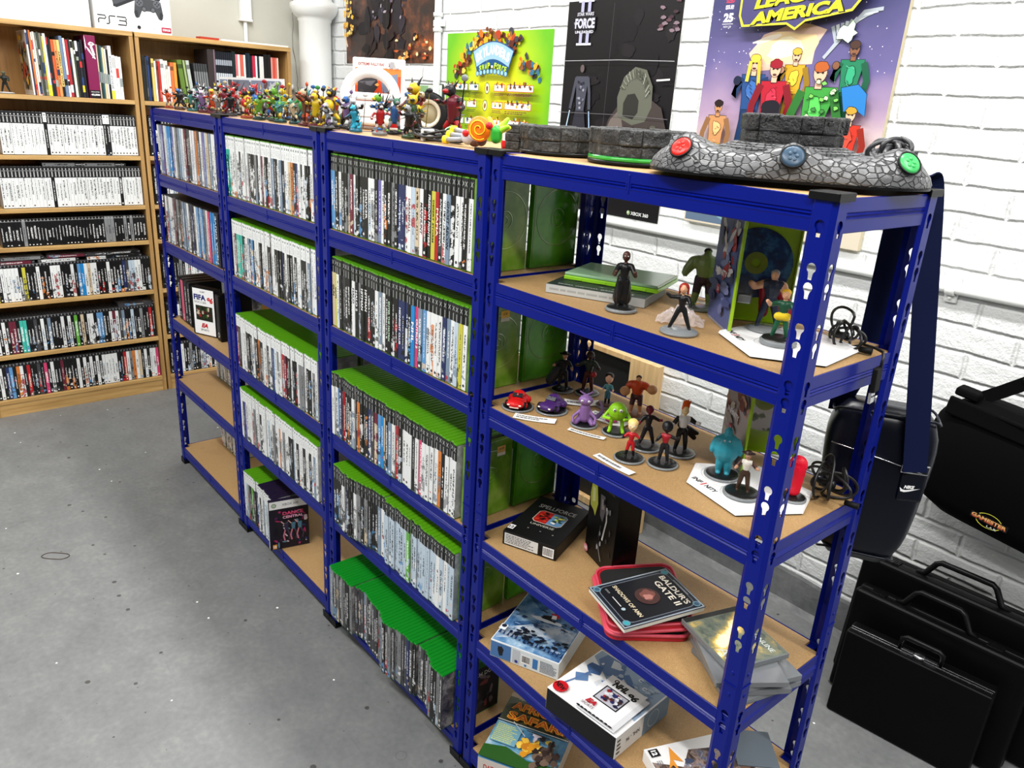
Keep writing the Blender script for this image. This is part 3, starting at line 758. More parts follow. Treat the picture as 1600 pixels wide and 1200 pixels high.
# thick case with the dancers cover
t = thing('game_case', 'purple dance game case turned cover out at the end of its row', 'game case', (xq+.005, -.030, E0+.0016), rz=-.22)
mb = MB(); mb.box((-.0, .0675, .095), (.0143, .135, .19), PURPC, .0012); mb.build('case_shell', t)
a = Art(); a.rect(-.0655, -.092, .0655, .092, (24, 22, 34)); rr = random.Random(8)
a.rect(-.0655, .062, .0655, .092, (226, 228, 228)); a.text('XBOX 360', .005, .077, .009, (120, 124, 124), bold=.02); a.ell(-.050, .077, .0085, .0085, (120, 130, 120)); a.ell(-.050, .077, .006, .006, (170, 190, 160))
for i in range(44):
    a.blob(rr.uniform(-.058, .058), rr.uniform(-.085, .055), rr.uniform(.003, .013), rr.uniform(.002, .006), rr.choice([(150, 40, 90), (40, 60, 110), (90, 130, 150), (200, 180, 190), (70, 30, 70), (20, 16, 30)]), rr, rot=rr.uniform(0, 3))
for px in (-.012, .012, .034):     # plain dancing silhouettes
    a.ell(px, .012, .0045, .0055, (36, 26, 34)); a.poly([(px-.008, .006), (px+.008, .006), (px+.005, -.02), (px-.005, -.02)], (70, 110, 130) if px > 0 else (46, 40, 70))
    a.line([(px-.004, -.02), (px-.010, -.042), (px-.006, -.062)], .005, (190, 110, 130)); a.line([(px+.004, -.02), (px+.012, -.04), (px+.008, -.06)], .005, (60, 50, 70)); a.line([(px-.007, .004), (px-.017, .016)], .0035, (200, 160, 150))
a.text('DANCE', .012, .046, .013, (206, 70, 110), w=.07, bold=.04); a.text('CENTRAL', .012, .031, .010, (220, 170, 190), w=.07, bold=.03)
a.rect(-.060, -.088, -.046, -.070, (210, 140, 50)); a.text('12', -.053, -.079, .009, (255, 255, 255), bold=.03)
MB().art(a, PR(.0074, .0675, .095)).build('cover_sleeve', t)
a = Art(); a.rect(-.0062, -.092, .0062, .092, (222, 224, 226)); a.text('DANCE CENTRAL', 0, -.01, .006, (60, 50, 70), w=.11, rot=-PI/2, bold=.03)
MB().art(a, PF(0, -.0003, .095)).build('spine_sleeve', t)

# ---- readable titles on single spines
def title(x, y, z0, txt, h, length, c, bg=None, rot=-PI/2, sub=None, w=.0118, z1=None):
    pass
TITLES = {}
def spine_title(objname_pred, txt, color, length=.09, h=.0075, zc=.085, bold=.03, rot=-PI/2, shear=0):
    for o in objname_pred:
        a = Art(); a.text(txt, 0, 0, h, color, w=length, bold=bold, rot=rot, shear=shear)
        MB().art(a, PF(0, -.0004, zc)).build('title', o)
def pick(lbl): return [o for o in COL.objects if o.get('label', '') == lbl]
ROW1 = 'in top row of third blue rack'; ROW2 = 'in second row of third blue rack'
def st(n, c, rowt, *a, **k): 
    q = pick(lab_(c, n, rowt))
    for o in q: o['second'] = [*rgb(*PAL[c][0])[:3]]; o['ink'] = [*rgb(*PAL[c][0])[:3]]
    spine_title(q, *a, **k)
st(32, 'y', ROW1, 'DESERT STORM', (40, 60, 40), length=.09, h=.006)
st(33, 'r', ROW1, 'MAFIA', (240, 220, 200), length=.06)
st(26, 'w', ROW1, 'DREAMFALL', (120, 80, 80), length=.075, h=.008)
st(29, 'w', ROW1, 'MANHUNT', (60, 20, 20), length=.07, h=.008, shear=.2)
st(31, 'k', ROW1, 'FREEDOM FIGHTERS', (235, 235, 235), length=.11, h=.008, shear=.2)
st(36, 's', ROW1, 'GHOST RECON', (30, 34, 40), length=.10, h=.009, shear=.2)
st(13, 'k', ROW1, 'DRIV3R', (235, 235, 235), length=.07, h=.008)
st(1, 'e', ROW2, 'GUN', (20, 20, 20), length=.03, h=.010, zc=.10); st(2, 'y', ROW2, 'GUN', (20, 20, 20), length=.03, h=.010, zc=.095)
st(9, 'w', ROW2, 'HALO', (30, 40, 50), length=.04, h=.009, zc=.11); st(10, 'k', ROW2, 'HALO 2', (230, 235, 235), length=.055, h=.009, zc=.10)
st(12, 'k', ROW2, 'HITMAN', (240, 240, 240), length=.055, h=.010, zc=.11); st(13, 'k', ROW2, 'HITMAN', (240, 240, 240), length=.055, h=.010, zc=.11)
st(21, 'k', ROW2, 'ENTER THE MATRIX', (190, 220, 190), length=.10, h=.007); st(24, 'n', ROW2, 'MIDNIGHT CLUB', (240, 240, 245), length=.09, h=.007)
st(28, 'c', ROW2, 'NHL', (240, 245, 250), length=.05, h=.009); st(29, 'p', ROW2, 'OUTRUN 2', (250, 230, 240), length=.07, h=.008)
t = thing('cartridge_case', 'navy cartridge case with silver lettering, last of second row, first rack', 'cartridge case', (-2.186, .006, B0+.0005), 0)
MB().box((0, .066, .095), (.036, .13, .19), flat((12, 16, 36), .35), .003).build('case_shell', t)
a = Art(); a.text('MEGA DRIVE', -.004, .0, .014, (206, 212, 224), w=.165, bold=.02, rot=PI/2); MB().art(a, PF(0, -.0003, .095)).build('spine_print', t)
# ---- three chunky black cases with a cover turned out, third shelf of the first rack
def chunky(x, y, rz, col, label, txt, cover=False, w=.036):
    t = thing('cartridge_case', label, 'cartridge case', (x, y, C0+.0004), rz, 'cartridge cases on the third shelf of the first rack')
    MB().box((0, .065, .091), (w, .13, .182), BLACKP, .004).build('case_shell', t)
    a = Art(); a.rect(-w*.38, -.084, w*.38, .084, col)
    if txt: a.text(txt, 0, .01, .011, (215, 215, 215), w=.11, rot=-PI/2, bold=.02)
    a.ring(0, -.066, .007, .0092, (210, 210, 214)); 
    MB().art(a, PF(0, -.0002, .091)).build('spine_label', t)
    if cover:
        a = Art(); a.rect(-.058, -.086, .058, .086, (240, 240, 240)); a.text('FIFA', -.012, .056, .017, (30, 40, 110), w=.056, bold=.05); a.text('96', .036, .052, .020, (200, 30, 40), w=.026, bold=.05, shear=.2)
        a.text('SOCCER', -.012, .040, .006, (40, 40, 46), w=.056); a.text('EA', 0, -.052, .014, (190, 30, 40), w=.028, bold=.05, shear=.3); a.text('SPORTS', 0, -.066, .006, (60, 60, 60), w=.034); a.text('16-BIT', 0, .078, .005, (70, 70, 70), w=.02)
        a.rect(-.036, -.030, .040, .024, (30, 34, 20)); rr = random.Random(3)
        for i in range(18): a.blob(rr.uniform(-.026, .03), rr.uniform(-.02, .016), rr.uniform(.003, .009), rr.uniform(.003, .008), rr.choice([(60, 90, 30), (140, 30, 30), (200, 180, 160), (30, 50, 20), (90, 20, 24)]), rr)
        MB().art(a, PR(w/2+.0002, .065, .091)).build('cover_sleeve', t)
    return t
chunky(-2.728, .030, .02, (36, 38, 44), 'leftmost chunky black cartridge case with grey spine lettering on third shelf', 'SUPERSTAR SOCCER')
chunky(-2.684, .028, .02, (206, 90, 120), 'chunky cartridge case with pink and red spine artwork on third shelf', None)
chunky(-2.640, .026, .02, (30, 32, 38), 'chunky black cartridge case between pink spine and slimmer lettered case', 'ULTIMATE SOCCER')
chunky(-2.598, .024, .02, (34, 36, 44), 'slimmer black lettered cartridge case touching the white football case', 'KICK OFF', w=.030)
t = thing('cartridge_case', 'black cartridge case with white football cover turned towards us', 'cartridge case', (-2.512, .006, C0+.0005), .42, 'cartridge cases on the third shelf of the first rack')
MB().box((.062, .016, .095), (.124, .032, .19), BLACKP, .004).build('case_shell', t)
a = Art(); a.rect(-.052, -.090, .056, .090, (240, 240, 240)); a.text('FIFA', -.016, .056, .022, (30, 40, 110), w=.062, bold=.05); a.text('96', .036, .050, .024, (200, 30, 40), w=.030, bold=.05, shear=.2)
a.text('SOCCER', -.014, .037, .007, (40, 40, 46), w=.062); a.text('EA', 0, -.054, .018, (190, 30, 40), w=.034, bold=.06, shear=.3); a.text('SPORTS', 0, -.072, .008, (60, 60, 60), w=.042); a.text('16-BIT', 0, .079, .006, (70, 70, 70), w=.026)
a.rect(-.040, -.034, .046, .024, (30, 34, 20)); rr = random.Random(3)
for i in range(24): a.blob(rr.uniform(-.03, .036), rr.uniform(-.024, .016), rr.uniform(.003, .009), rr.uniform(.003, .008), rr.choice([(60, 90, 30), (140, 30, 30), (200, 180, 160), (30, 50, 20), (90, 20, 24)]), rr)
MB().art(a, PF(.062, -.0002, .095)).build('cover_sleeve', t)
chunky(-2.36, .050, .02, (26, 26, 28), 'plain black cartridge case leaning behind the white football cover', '')
# long leaflet slab above boxed games in rack 1
tag(MB().box((-2.70, .16, A0+.196), (.07, .11, .006), mat('olive_card', (92, 104, 60), .5), .001).build('game_manual'), 'small olive manual lying on boxed games under the top beam', 'manual')
tag(MB().box((-2.69, .15, B0+.199), (.10, .12, .012), mat('grey_green_card', (120, 130, 118), .5), .001).build('game_box'), 'flat grey green box lying on second row of boxed games', 'box')

# ================================================================ bookcase 1 rows
LF = -3.745
def gb(i): return 'on the %s shelf of the left bookcase' % ['top', 'second', 'third', 'fourth', 'fifth', 'sixth', 'bottom'][i]
y0 = 0.2015-.0147*39
codes2 = ['w']*39
k2 = ['2']*39
for i in (12, 29, 30): codes2[i] = 'k'; k2[i] = 'p'
rowy(''.join(codes2), k2, y0, SH[1], LF, gb(1), 'disc cases '+gb(1))
y0 = 0.2015-.0147*41; c3 = ['w']*41; c3[14] = 'k'; c3[34] = 'k'
rowy(''.join(c3), '2', y0, SH[2], LF, gb(2), 'disc cases '+gb(2))
y0 = 0.2015-.0147*43; c4 = ['k']*43
for i in (6, 30, 31, 32, 36, 38): c4[i] = 'g'
rowy(''.join(c4), '1', y0, SH[3]-.0, LF, gb(3), 'disc cases '+gb(3)) if False else None
def rowy3(codes, n, z, i, h3='3'): rowy(codes, h3, 0.2015-.0147*len(codes), z, LF, gb(i), 'disc cases '+gb(i))
rowy3(''.join(c4), 43, SH[3], 3, '1')
rowy3('wwwykwwwwwkykkkwkkkwwwkkkwkbcwewwkkkwkkkkndllwwkkk', 46, SH[4], 4)
rowy3('wwkwkmmkttkkdkwkskkkwkwkGkekwwkbbkkwmwdskklkkgkkrk', 46, SH[5], 5)
rowy3('kwknbkowkrkkdkpkwkkmkkkkwkwkwkwkwwwwwkkrwgowekwkwwp', 48, SH[6], 6)
# ---- bookcase 2: what shows past the blue rack
def rb2(codes, kk, z, i, ya=.262): rowy(codes, kk, ya, z, LF, 'on the %s shelf behind the first blue rack' % ['top', 'second', 'third', 'fourth', 'fifth', 'sixth', 'bottom'][i], 'disc cases in the second bookcase')
rb2('klwkcwwk', '2', SH[1], 1); rb2('kbwkkwlk', '2', SH[2], 2); rb2('kwkkwwkwk', '1', SH[3], 3)
rb2('kwwkkkgkwkwwwwwwwwwwwlww', '3', SH[4], 4); rb2('kwkkwkwgkww', '3', SH[5], 5); rb2('kkkkwkkgkkkwskwkwkkkk', '3', SH[6], 6)
# flat cases lying on the rows
def lying(y, z, c, i, ry=0, n=0, L=.19, kind='2', px=0):
    M = Matrix.Translation((LF-.008+px, y, z)) @ Euler((0, 0, PI/2+ry)).to_matrix().to_4x4() @ Euler((0, PI/2, 0)).to_matrix().to_4x4() @ Matrix.Translation((-.0075, 0, -L/2))
    case_obj(kind, c, M, n, 'game case', 'cases lying flat on top of rows', 'disc_game_case')
lying(-.13, SH[2]+.1905, 'g', 2, 0, 'grey-spined case lying flat on third shelf row, left of two'); lying(.045, SH[2]+.1905, 'g', 2, 0, 'grey-spined case lying flat on third shelf row, right of two')
for j, (y, c, dz, ry) in enumerate(((-.40, 'm', 0, .03), (-.36, 'g', .0185, -.05), (-.21, 'w', 0, .05), (-.17, 'm', .0185, -.03), (.00, 'w', 0, .05), (-.02, 'd', .0185, 0), (.080, 'k', 0, 0), (.075, 'k', .0185, .03))):
    lying(y, SH[4]+.1785+dz, c, 4, ry, '%s-spined case lying flat above fifth shelf row, %s from the left' % (PAL[c][2], ordn(j+1)), kind='3', L=.178)
lying(.12, SH[5]+.1785, 'd', 5, 0, 'smoky case lying flat on the sixth shelf row at its right end', kind='3', L=.178)
# ---- books
def book(y, w, h, d, z, col, label, group, lean=0, stripes=(), txt=None, tc=(235, 235, 235), mat_rough=.5, x=LF, tilt=0, cat='book', name='book', sub=None, face=False):
    t = thing(name, label, cat, (x, y+w/2, z+.0005+abs(math.sin(lean))*w/2), PI/2, group, ry=0)
    t.rotation_euler = (0, 0, PI/2); 
    if lean: t.matrix_local = Matrix.Translation((x, y+w/2, z+.0005+abs(math.sin(lean))*w/2)) @ Euler((0, 0, PI/2)).to_matrix().to_4x4() @ Euler((0, lean, 0)).to_matrix().to_4x4()
    mb = MB(); c = flat(col, mat_rough); th = min(.0022, w*.16)
    mb.box((-w/2+th/2, d/2, h/2), (th, d, h), c, .0004, seg=1); mb.box((w/2-th/2, d/2, h/2), (th, d, h), c, .0004, seg=1); mb.box((0, th/2, h/2), (w-2*th+.0002, th, h), c)
    a = Art(.00008)
    for z0, z1, cc in stripes: a.rect(-w/2+.0003, z0*h, w/2-.0003, z1*h, cc)
    if txt: a.text(txt, 0, h*.5, min(w*.55, .012), tc, w=h*.62, rot=-PI/2, bold=.02)
    elif w > .006: a.fine(-h*.3, -w*.25, h*.3, w*.25, 1, tc, R) if False else None
    mb.art(a, PF(0, -.0001, 0)); mb.build('cover', t)
    if face:
        a = Art(); a.rect(-d*.48, .004, d*.48, h-.004, (196, 190, 180)); a.rect(-d*.40, .02, d*.42, h-.05, (150, 142, 120)); rq = random.Random(4)
        for i in range(60): a.blob(rq.uniform(-d*.36, d*.36), rq.uniform(.03, h-.06), rq.uniform(.008, .022), rq.uniform(.005, .022), rq.choice([(170, 60, 40), (210, 160, 60), (60, 56, 50), (110, 120, 100), (150, 130, 110), (40, 36, 40)]), rq)
        a.blob(0, h-.03, .04, .012, (230, 180, 40), rq, j=.1); MB().art(a, PL(-w/2-.0002, d/2, 0)).build('cover_art', t)
    MB().box((0, th+(d-th-.003)/2, h/2), (w-2*th-.0002, d-th-.003, h-.006), PAGES).build('page_block', t)
    return t
z = SH[0]+.0006; gk = 'books and magazines on the top shelf of the left bookcase'
BK = [(.006, .270, (228, 226, 222)), (.004, .268, (60, 58, 90)), (.007, .27, (208, 120, 60)), (.005, .262, (236, 232, 226)), (.008, .265, (226, 214, 200)), (.006, .262, (120, 122, 122)), (.007, .266, (64, 72, 60)), (.009, .262, (120, 116, 104)), (.004, .25, (226, 220, 60)), (.010, .262, (238, 236, 230)), (.005, .25, (34, 50, 70)), (.009, .245, (30, 34, 34)), (.011, .24, (206, 92, 50)), (.011, .24, (226, 150, 90)), (.011, .24, (226, 200, 120)), (.012, .258, (110, 130, 160)), (.008, .25, (240, 238, 232)), (.011, .245, (170, 40, 48)), (.006, .25, (36, 40, 44)), (.010, .245, (226, 230, 210)), (.007, .24, (60, 64, 50)), (.010, .245, (20, 20, 24)), (.010, .24, (34, 38, 46)), (.010, .25, (24, 24, 30))]
y = -.216
names = {(228, 226, 222): 'white', (60, 58, 90): 'dark violet', (208, 120, 60): 'orange', (236, 232, 226): 'off-white', (226, 214, 200): 'cream', (120, 122, 122): 'mid grey', (64, 72, 60): 'dark olive', (120, 116, 104): 'grey brown', (226, 220, 60): 'bright yellow', (238, 236, 230): 'white and lemon', (34, 50, 70): 'thin navy', (30, 34, 34): 'black', (206, 92, 50): 'burnt orange', (226, 150, 90): 'pale orange', (226, 200, 120): 'yellow lettered', (110, 130, 160): 'blue grey', (240, 238, 232): 'pure white', (170, 40, 48): 'dark red', (36, 40, 44): 'slate black', (226, 230, 210): 'pale green', (60, 64, 50): 'moss green', (20, 20, 24): 'glossy black', (34, 38, 46): 'charcoal', (24, 24, 30): 'thick black'}
rr = random.Random(11)
for i, (w, h, c) in enumerate(BK):
    st_ = []
    for j in range(rr.randint(1, 3)): a0 = rr.uniform(0, .9); st_.append((a0, min(.99, a0+rr.uniform(.04, .2)), rr.choice([(200, 50, 50), (240, 240, 240), (230, 200, 60), (40, 60, 110), (20, 20, 24), (150, 160, 150)])))
    if i == 8 or i == 9: st_ = [(0, .18, (232, 220, 40))]
    book(y, w, h, .2, z, c, '%s-spined magazine, %s from the left on the top shelf' % (names[c], ordn(i+1)), gk, stripes=st_, face=(i == 0), txt=(None if w < .009 else rr.choice(['', 'THE ROGUES GALLERY', 'ARMIES OF WAR', 'CODEX', 'RULE BOOK'])) if i in (13, 14) else None, tc=(60, 30, 20), cat='magazine', name='magazine', lean=-.012); y += w+.0012
# binder facing out at the left end, thick box file with heraldic beast, later books
t = thing('book', 'thick purple box-set spine with white double-headed eagle, 40,000 at its foot', 'book', (LF+.012, y+.026, z), PI/2, gk)
MB().box((0, .1, .136), (.046, .2, .272), flat((124, 24, 74), .4), .001).build('slipcase', t)
a = Art(); a.rect(-.023, -.136, .023, -.100, (16, 14, 18)); a.text('WARHAMMER', 0, -.108, .005, (236, 236, 236), w=.036); a.text('40,000', 0, -.121, .010, (240, 240, 240), w=.038, bold=.04)
# half of a generic spread-wing bird
a.blob(.004, .100, .012, .009, (236, 230, 234), rr, j=.1); a.poly([(.012, .104), (.022, .098), (.013, .096)], (236, 230, 234)); a.ell(.005, .101, .003, .003, (124, 24, 74))
for k in range(6): a.line([(-.018+.002*k, .088-.002*k), (-.008+.004*k, .068-.006*k)], .003, (236, 230, 234))
a.line([(.002, .090), (.008, .07), (.012, .052)], .010, (236, 230, 234)); a.line([(.010, .052), (.016, .036)], .004, (236, 230, 234)); a.line([(.010, .052), (.004, .040)], .003, (236, 230, 234)); a.poly([(-.023, .136), (-.023, .07), (-.018, .09), (-.02, .12)], (236, 230, 234))
MB().art(a, PF(0, -.0004, .136)).build('spine_print', t); y += .052
for i, (w, h, c, nm) in enumerate([(.005, .236, (226, 214, 190), 'cream'), (.008, .235, (40, 60, 56), 'dark teal'), (.006, .232, (60, 100, 110), 'thin teal'), (.010, .225, (214, 200, 160), 'sand'), (.006, .22, (236, 234, 228), 'white'), (.008, .218, (24, 24, 26), 'black'), (.014, .235, (226, 228, 230), 'silver grey'), (.012, .195, (236, 236, 236), 'white paperback'), (.012, .192, (230, 228, 226), 'white and red'), (.012, .19, (232, 230, 228), 'white and grey')]):
    if y+w > .204: break
    sp = [(.0, .16, (232, 214, 50))] if i == 6 else ([(.72, .95, (190, 190, 190))] if i == 7 else ([(.5, .72, (206, 60, 50))] if i == 8 else [(.3, .5, (140, 150, 150))]))
    book(y, w, h, .17, z, c, '%s book near the right end of the top shelf' % nm, gk, stripes=sp, txt='ROGUE ZONE' if i == 6 else None, tc=(120, 120, 124)); y += w+.001
# bookcase 2 books
gk = 'books on the top shelf of the second bookcase'; y = .256
B2 = [(.016, .205, (34, 34, 30), 'black'), (.006, .20, (60, 60, 60), 'dark grey'), (.010, .205, (40, 60, 110), 'blue and white'), (.007, .20, (20, 20, 24), 'thin black'), (.012, .195, (216, 190, 100), 'yellow'), (.008, .185, (236, 234, 226), 'off-white'), (.008, .18, (120, 60, 50), 'brown red'), (.010, .185, (186, 50, 40), 'red'), (.014, .195, (236, 236, 232), 'broad white'), (.008, .19, (238, 236, 230), 'narrow white'), (.009, .19, (226, 222, 206), 'ivory'), (.010, .165, (238, 236, 232), 'short white'), (.015, .185, (206, 110, 60), 'terracotta'), (.014, .185, (232, 150, 60), 'light orange'), (.022, .20, (96, 124, 50), 'green'), (.010, .2, (150, 170, 110), 'pale green'), (.016, .2, (180, 188, 180), 'pale grey')]
for i, (w, h, c, nm) in enumerate(B2):
    book(y, w, h, .16, z, c, '%s book standing in the second bookcase top shelf' % nm, gk, lean=.0 if i < 14 else -.10, stripes=[(.1, .3, tuple(min(255, q+40) for q in c))] if i % 2 else [(.8, .9, tuple(int(q*.6) for q in c))]); y += w+(.0012 if i < 13 else (.024 if i == 13 else .005))
for i in range(6):
    book(y+.006, .009, .19, .16, z, (62, 64, 66), 'thin grey book, %s of six leaning beside green books' % ordn(i+1), gk, lean=-.05, stripes=[(.3, .8, (120, 122, 124))]); y += .0115
y = .575
B3 = [(.030, .262, (52, 44, 44), 'wide dark photo-spined'), (.008, .262, (120, 100, 110), 'mauve')]+[(.0095, .255, (20, 24, 34), 'navy')]*8+[(.017, .262, (16, 34, 34), 'broad dark green'), (.011, .25, (206, 110, 120), 'pink topped'), (.011, .25, (232, 224, 214), 'ivory'), (.017, .25, (206, 96, 80), 'coral topped'), (.010, .25, (236, 232, 224), 'white'), (.010, .26, (20, 30, 44), 'dark blue'), (.012, .26, (24, 44, 54), 'petrol'), (.010, .25, (20, 24, 30), 'black'), (.016, .25, (190, 40, 70), 'crimson topped'), (.009, .25, (236, 232, 228), 'narrow white'), (.010, .25, (24, 40, 50), 'deep teal'), (.014, .25, (226, 222, 214), 'cream'), (.007, .25, (236, 234, 228), 'thin white'), (.020, .262, (14, 14, 14), 'thick black'), (.018, .262, (20, 20, 20), 'matt black'), (.009, .25, (224, 150, 140), 'salmon topped'), (.011, .25, (206, 80, 60), 'brick topped'), (.010, .25, (214, 110, 96), 'rose topped'), (.008, .25, (230, 210, 190), 'buff')]
cnt = 0
for i, (w, h, c, nm) in enumerate(B3):
    if y+w > 1.0: break
    sp = []
    if 'topped' in nm: sp = [(0, .58, (234, 226, 216))]
    if nm == 'navy': cnt += 1; nm = '%s navy' % ordn(cnt); sp = [(.25, .6, (190, 196, 204)), (.3, .34, (20, 24, 34)), (.42, .46, (20, 24, 34)), (.75, .85, (150, 156, 166))]
    book(y, w, h, .19, z, c, '%s book in the tall set, second bookcase top shelf' % nm, gk, stripes=sp); y += w+.0012
# ================================================================ sculpted toys
TOY = {}
def tm(c, rough=.38): return flat(tuple(c), rough)
def sculpt(prims, voxel=.0014, smooth=2):
    """fuse tapered capsules / ellipsoids into one skin; colour follows the nearest one.
    prim: (a, b, ra, rb, colour) or (centre, None, (rx,ry,rz), rot, colour)"""
    mb = MB(); d0 = flat((200, 200, 200))
    for a, b, ra, rb, c in prims:
        if b is None: mb.ell(a, ra, d0, su=12, sv=8, rot=rb or None)
        else:
            a, b = Vector(a), Vector(b); n = 5; ax = b-a
            if ax.length < 1e-6: mb.ell(a, ra, d0, su=10, sv=6); continue
            q = ax.normalized().to_track_quat('Z', 'Y').to_matrix().to_4x4(); L = ax.length
            prof = [(max(1e-5, ra*math.cos(t)), ra*math.sin(t)) for t in [-PI/2+PI/2*i/4 for i in range(5)]]+[(max(1e-5, rb*math.cos(t)), L+rb*math.sin(t)) for t in [PI/2*i/4 for i in range(5)]]
            mb.lathe(prof, d0, 10, Matrix.Translation(a) @ q)
    me = bpy.data.meshes.new('s'); me.from_pydata(mb.v, [], mb.f); me.update()
    ob = bpy.data.objects.new('s', me); COL.objects.link(ob)
    r = ob.modifiers.new('r', 'REMESH'); r.mode = 'VOXEL'; r.voxel_size = voxel; r.use_smooth_shade = True
    if smooth: sm = ob.modifiers.new('m', 'SMOOTH'); sm.iterations = smooth; sm.factor = .5
    dg = bpy.context.evaluated_depsgraph_get(); ev = ob.evaluated_get(dg); out = bpy.data.meshes.new_from_object(ev)
    bpy.data.objects.remove(ob); bpy.data.meshes.remove(me)
    cols = []; out.materials.clear()
    for p in prims:
        m = p[4] if not isinstance(p[4], tuple) else tm(p[4])
        if m not in cols: cols.append(m)
    for m in cols: out.materials.append(m)
    P = []
    for a, b, ra, rb, c in prims:
        k = cols.index(c if not isinstance(c, tuple) else tm(c))
        if b is None:
            e = (ra, ra, ra) if isinstance(ra, (int, float)) else ra
            P.append((Vector(a), None, e, (Euler(rb).to_matrix().inverted() if rb else None), k))
        else: P.append((Vector(a), Vector(b)-Vector(a), ra, rb, k))
    idx = []
    for p in out.polygons:
        c = p.center; best = 1e9; bk = 0
        for a, ax, ra, rb, k in P:
            if ax is None:
                v = c-a
                if rb: v = rb @ v
                q = math.sqrt((v.x/ra[0])**2+(v.y/ra[1])**2+(v.z/ra[2])**2); d = (q-1)*min(ra)
            else:
                L2 = ax.length_squared or 1e-9; t = max(0, min(1, (c-a).dot(ax)/L2)); d = (c-a-ax*t).length-(ra+(rb-ra)*t)
            if d < best: best = d; bk = k
        idx.append(bk)
    out.polygons.foreach_set('material_index', idx); out.polygons.foreach_set('use_smooth', [True]*len(idx)); out.update(); return out
def person_prims(h, skin, top, legs, hair, boots=None, bulk=1.0, arms=((.9, .3), (.9, .3)), stance=.1, lean=0, head=1.0, sleeves=None, gloves=None, legb=1.0, hairstyle='short', turn=0, cape=None):
    """plain toy figure of height h facing -y; arms: (raise, forward) per side, 0 = hanging"""
    kk = 1.42; boots = boots or legs; sleeves = sleeves or top; gloves = gloves or skin; P = []
    hp = h*.48; sh = h*.78; hr = h*.088*head; bw = h*.105*bulk
    for s in (-1, 1):
        hx = s*h*.055*max(1, bulk*.8); fx = s*(h*.06+stance*h)
        kx = (hx+fx)/2; P.append(((hx, 0, hp), (kx, -h*.02, h*.26), h*.052*legb*1.2, h*.038*legb*kk, legs)); P.append(((kx, -h*.02, h*.26), (fx, h*.01, h*.05), h*.038*legb*kk, h*.028*legb*kk, boots)); P.append(((fx, h*.01, h*.028), (fx, -h*.055, h*.024), h*.030*legb*1.2, h*.028*legb*1.2, boots))
    P.append(((0, 0, hp), (0, lean*.3*h, h*.60), h*.072*max(1, bulk*.85), h*.066*bulk, legs)); P.append(((0, lean*.3*h, h*.62), (0, lean*.8*h, h*.72), h*.082*bulk, h*.098*bulk, top))
    P.append(((-bw*.75, lean*h, sh*.97), (bw*.75, lean*h, sh*.97), h*.062*bulk, h*.062*bulk, top))
    hc = (0, lean*1.2*h-h*.01, sh+h*.04+hr*1.35); P.append(((0, lean*h, sh), hc, h*.03*bulk, h*.03*bulk, skin)); P.append((hc, None, (hr*.88, hr*.95, hr*1.12), None, skin))
    P.append(((hc[0], hc[1]-hr*.95, hc[2]-hr*.1), None, (hr*.14, hr*.2, hr*.2), None, skin))
    for s, (up, fw) in zip((-1, 1), arms):
        S0 = Vector((s*(bw+h*.01), lean*h, sh*.97)); a = up
        el = S0+Vector((s*math.sin(a)*h*.15, -fw*h*.08, -math.cos(a)*h*.15)); ha = el+Vector((s*math.sin(a*.6-.25*fw)*h*.11, -fw*h*.13, -math.cos(a*1.3+fw)*h*.12))
        P.append((S0, el, h*.036*bulk*kk, h*.03*bulk*kk, sleeves)); P.append((el, ha, h*.03*bulk*kk, h*.024*bulk*kk, gloves if gloves != skin else skin)); P.append((ha, None, (h*.033*bulk,)*3, None, gloves))
        for k in (-1, 0, 1): P.append((ha+Vector((k*h*.010*bulk, -h*.008, -h*.012)), ha+Vector((k*h*.013*bulk, -h*.022*bulk, -h*.030*bulk)), h*.009*bulk, h*.007*bulk, gloves))
    H_ = []
    c = Vector(hc)
    if hairstyle == 'short': H_ = [((c.x, c.y+hr*.2, c.z+hr*.42), None, (hr*.98, hr*.98, hr*.78), None, hair)]
    elif hairstyle == 'long': H_ = [((c.x, c.y+hr*.25, c.z+hr*.3), None, (hr*1.15, hr*1.0, hr), None, hair)]+[((c.x+s*hr*.75, c.y+hr*.35, c.z+hr*.2), (c.x+s*hr*.95, c.y+hr*.55, c.z-hr*1.2), hr*.42, hr*.22, hair) for s in (-1, 0, 1)]
    elif hairstyle == 'tall': H_ = [((c.x+k*hr*.35, c.y+hr*.2, c.z+hr*.5), (c.x+k*hr*.9+hr*.5, c.y+hr*.9, c.z+hr*(2.6-abs(k)*.5)), hr*.62, hr*.12, hair) for k in (-1, -.4, .2, .8)]
    elif hairstyle == 'hood': H_ = [((c.x, c.y+hr*.28, c.z+hr*.12), None, (hr*1.2, hr*1.1, hr*1.25), None, hair)]
    elif hairstyle == 'hat': H_ = [((c.x, c.y, c.z+hr*.55), None, (hr*1.9, hr*1.2, hr*.28), None, hair), ((c.x, c.y, c.z+hr*.8), None, (hr*.9, hr*.85, hr*.55), None, hair)]
    E_ = []
    for s in (-1, 1): E_.append((Vector((c.x+s*hr*.34, c.y-hr*.86, c.z+hr*.12)), hr*.13))
    return P, H_, E_
CLEARB = mat('clear_plastic_base', (150, 155, 158), .12, alpha=1, trans=.35); DARKB = mat('dark_plastic_base', (20, 22, 22), .3)
def disc_base(r, h=.0045, dark=True, top=None):
    mb = MB(); mb.lathe([(0, 0), (r, 0), (r, h*.55), (r*.95, h*.75), (r*.9, h*.8)], CLEARB, 40)
    mb.lathe([(r*.9, h*.8), (r*.87, h), (r*.5, h*1.25), (0, h*1.3)], top or (DARKB if dark else CLEARB), 40); return mb
FN = 'toy figures on '
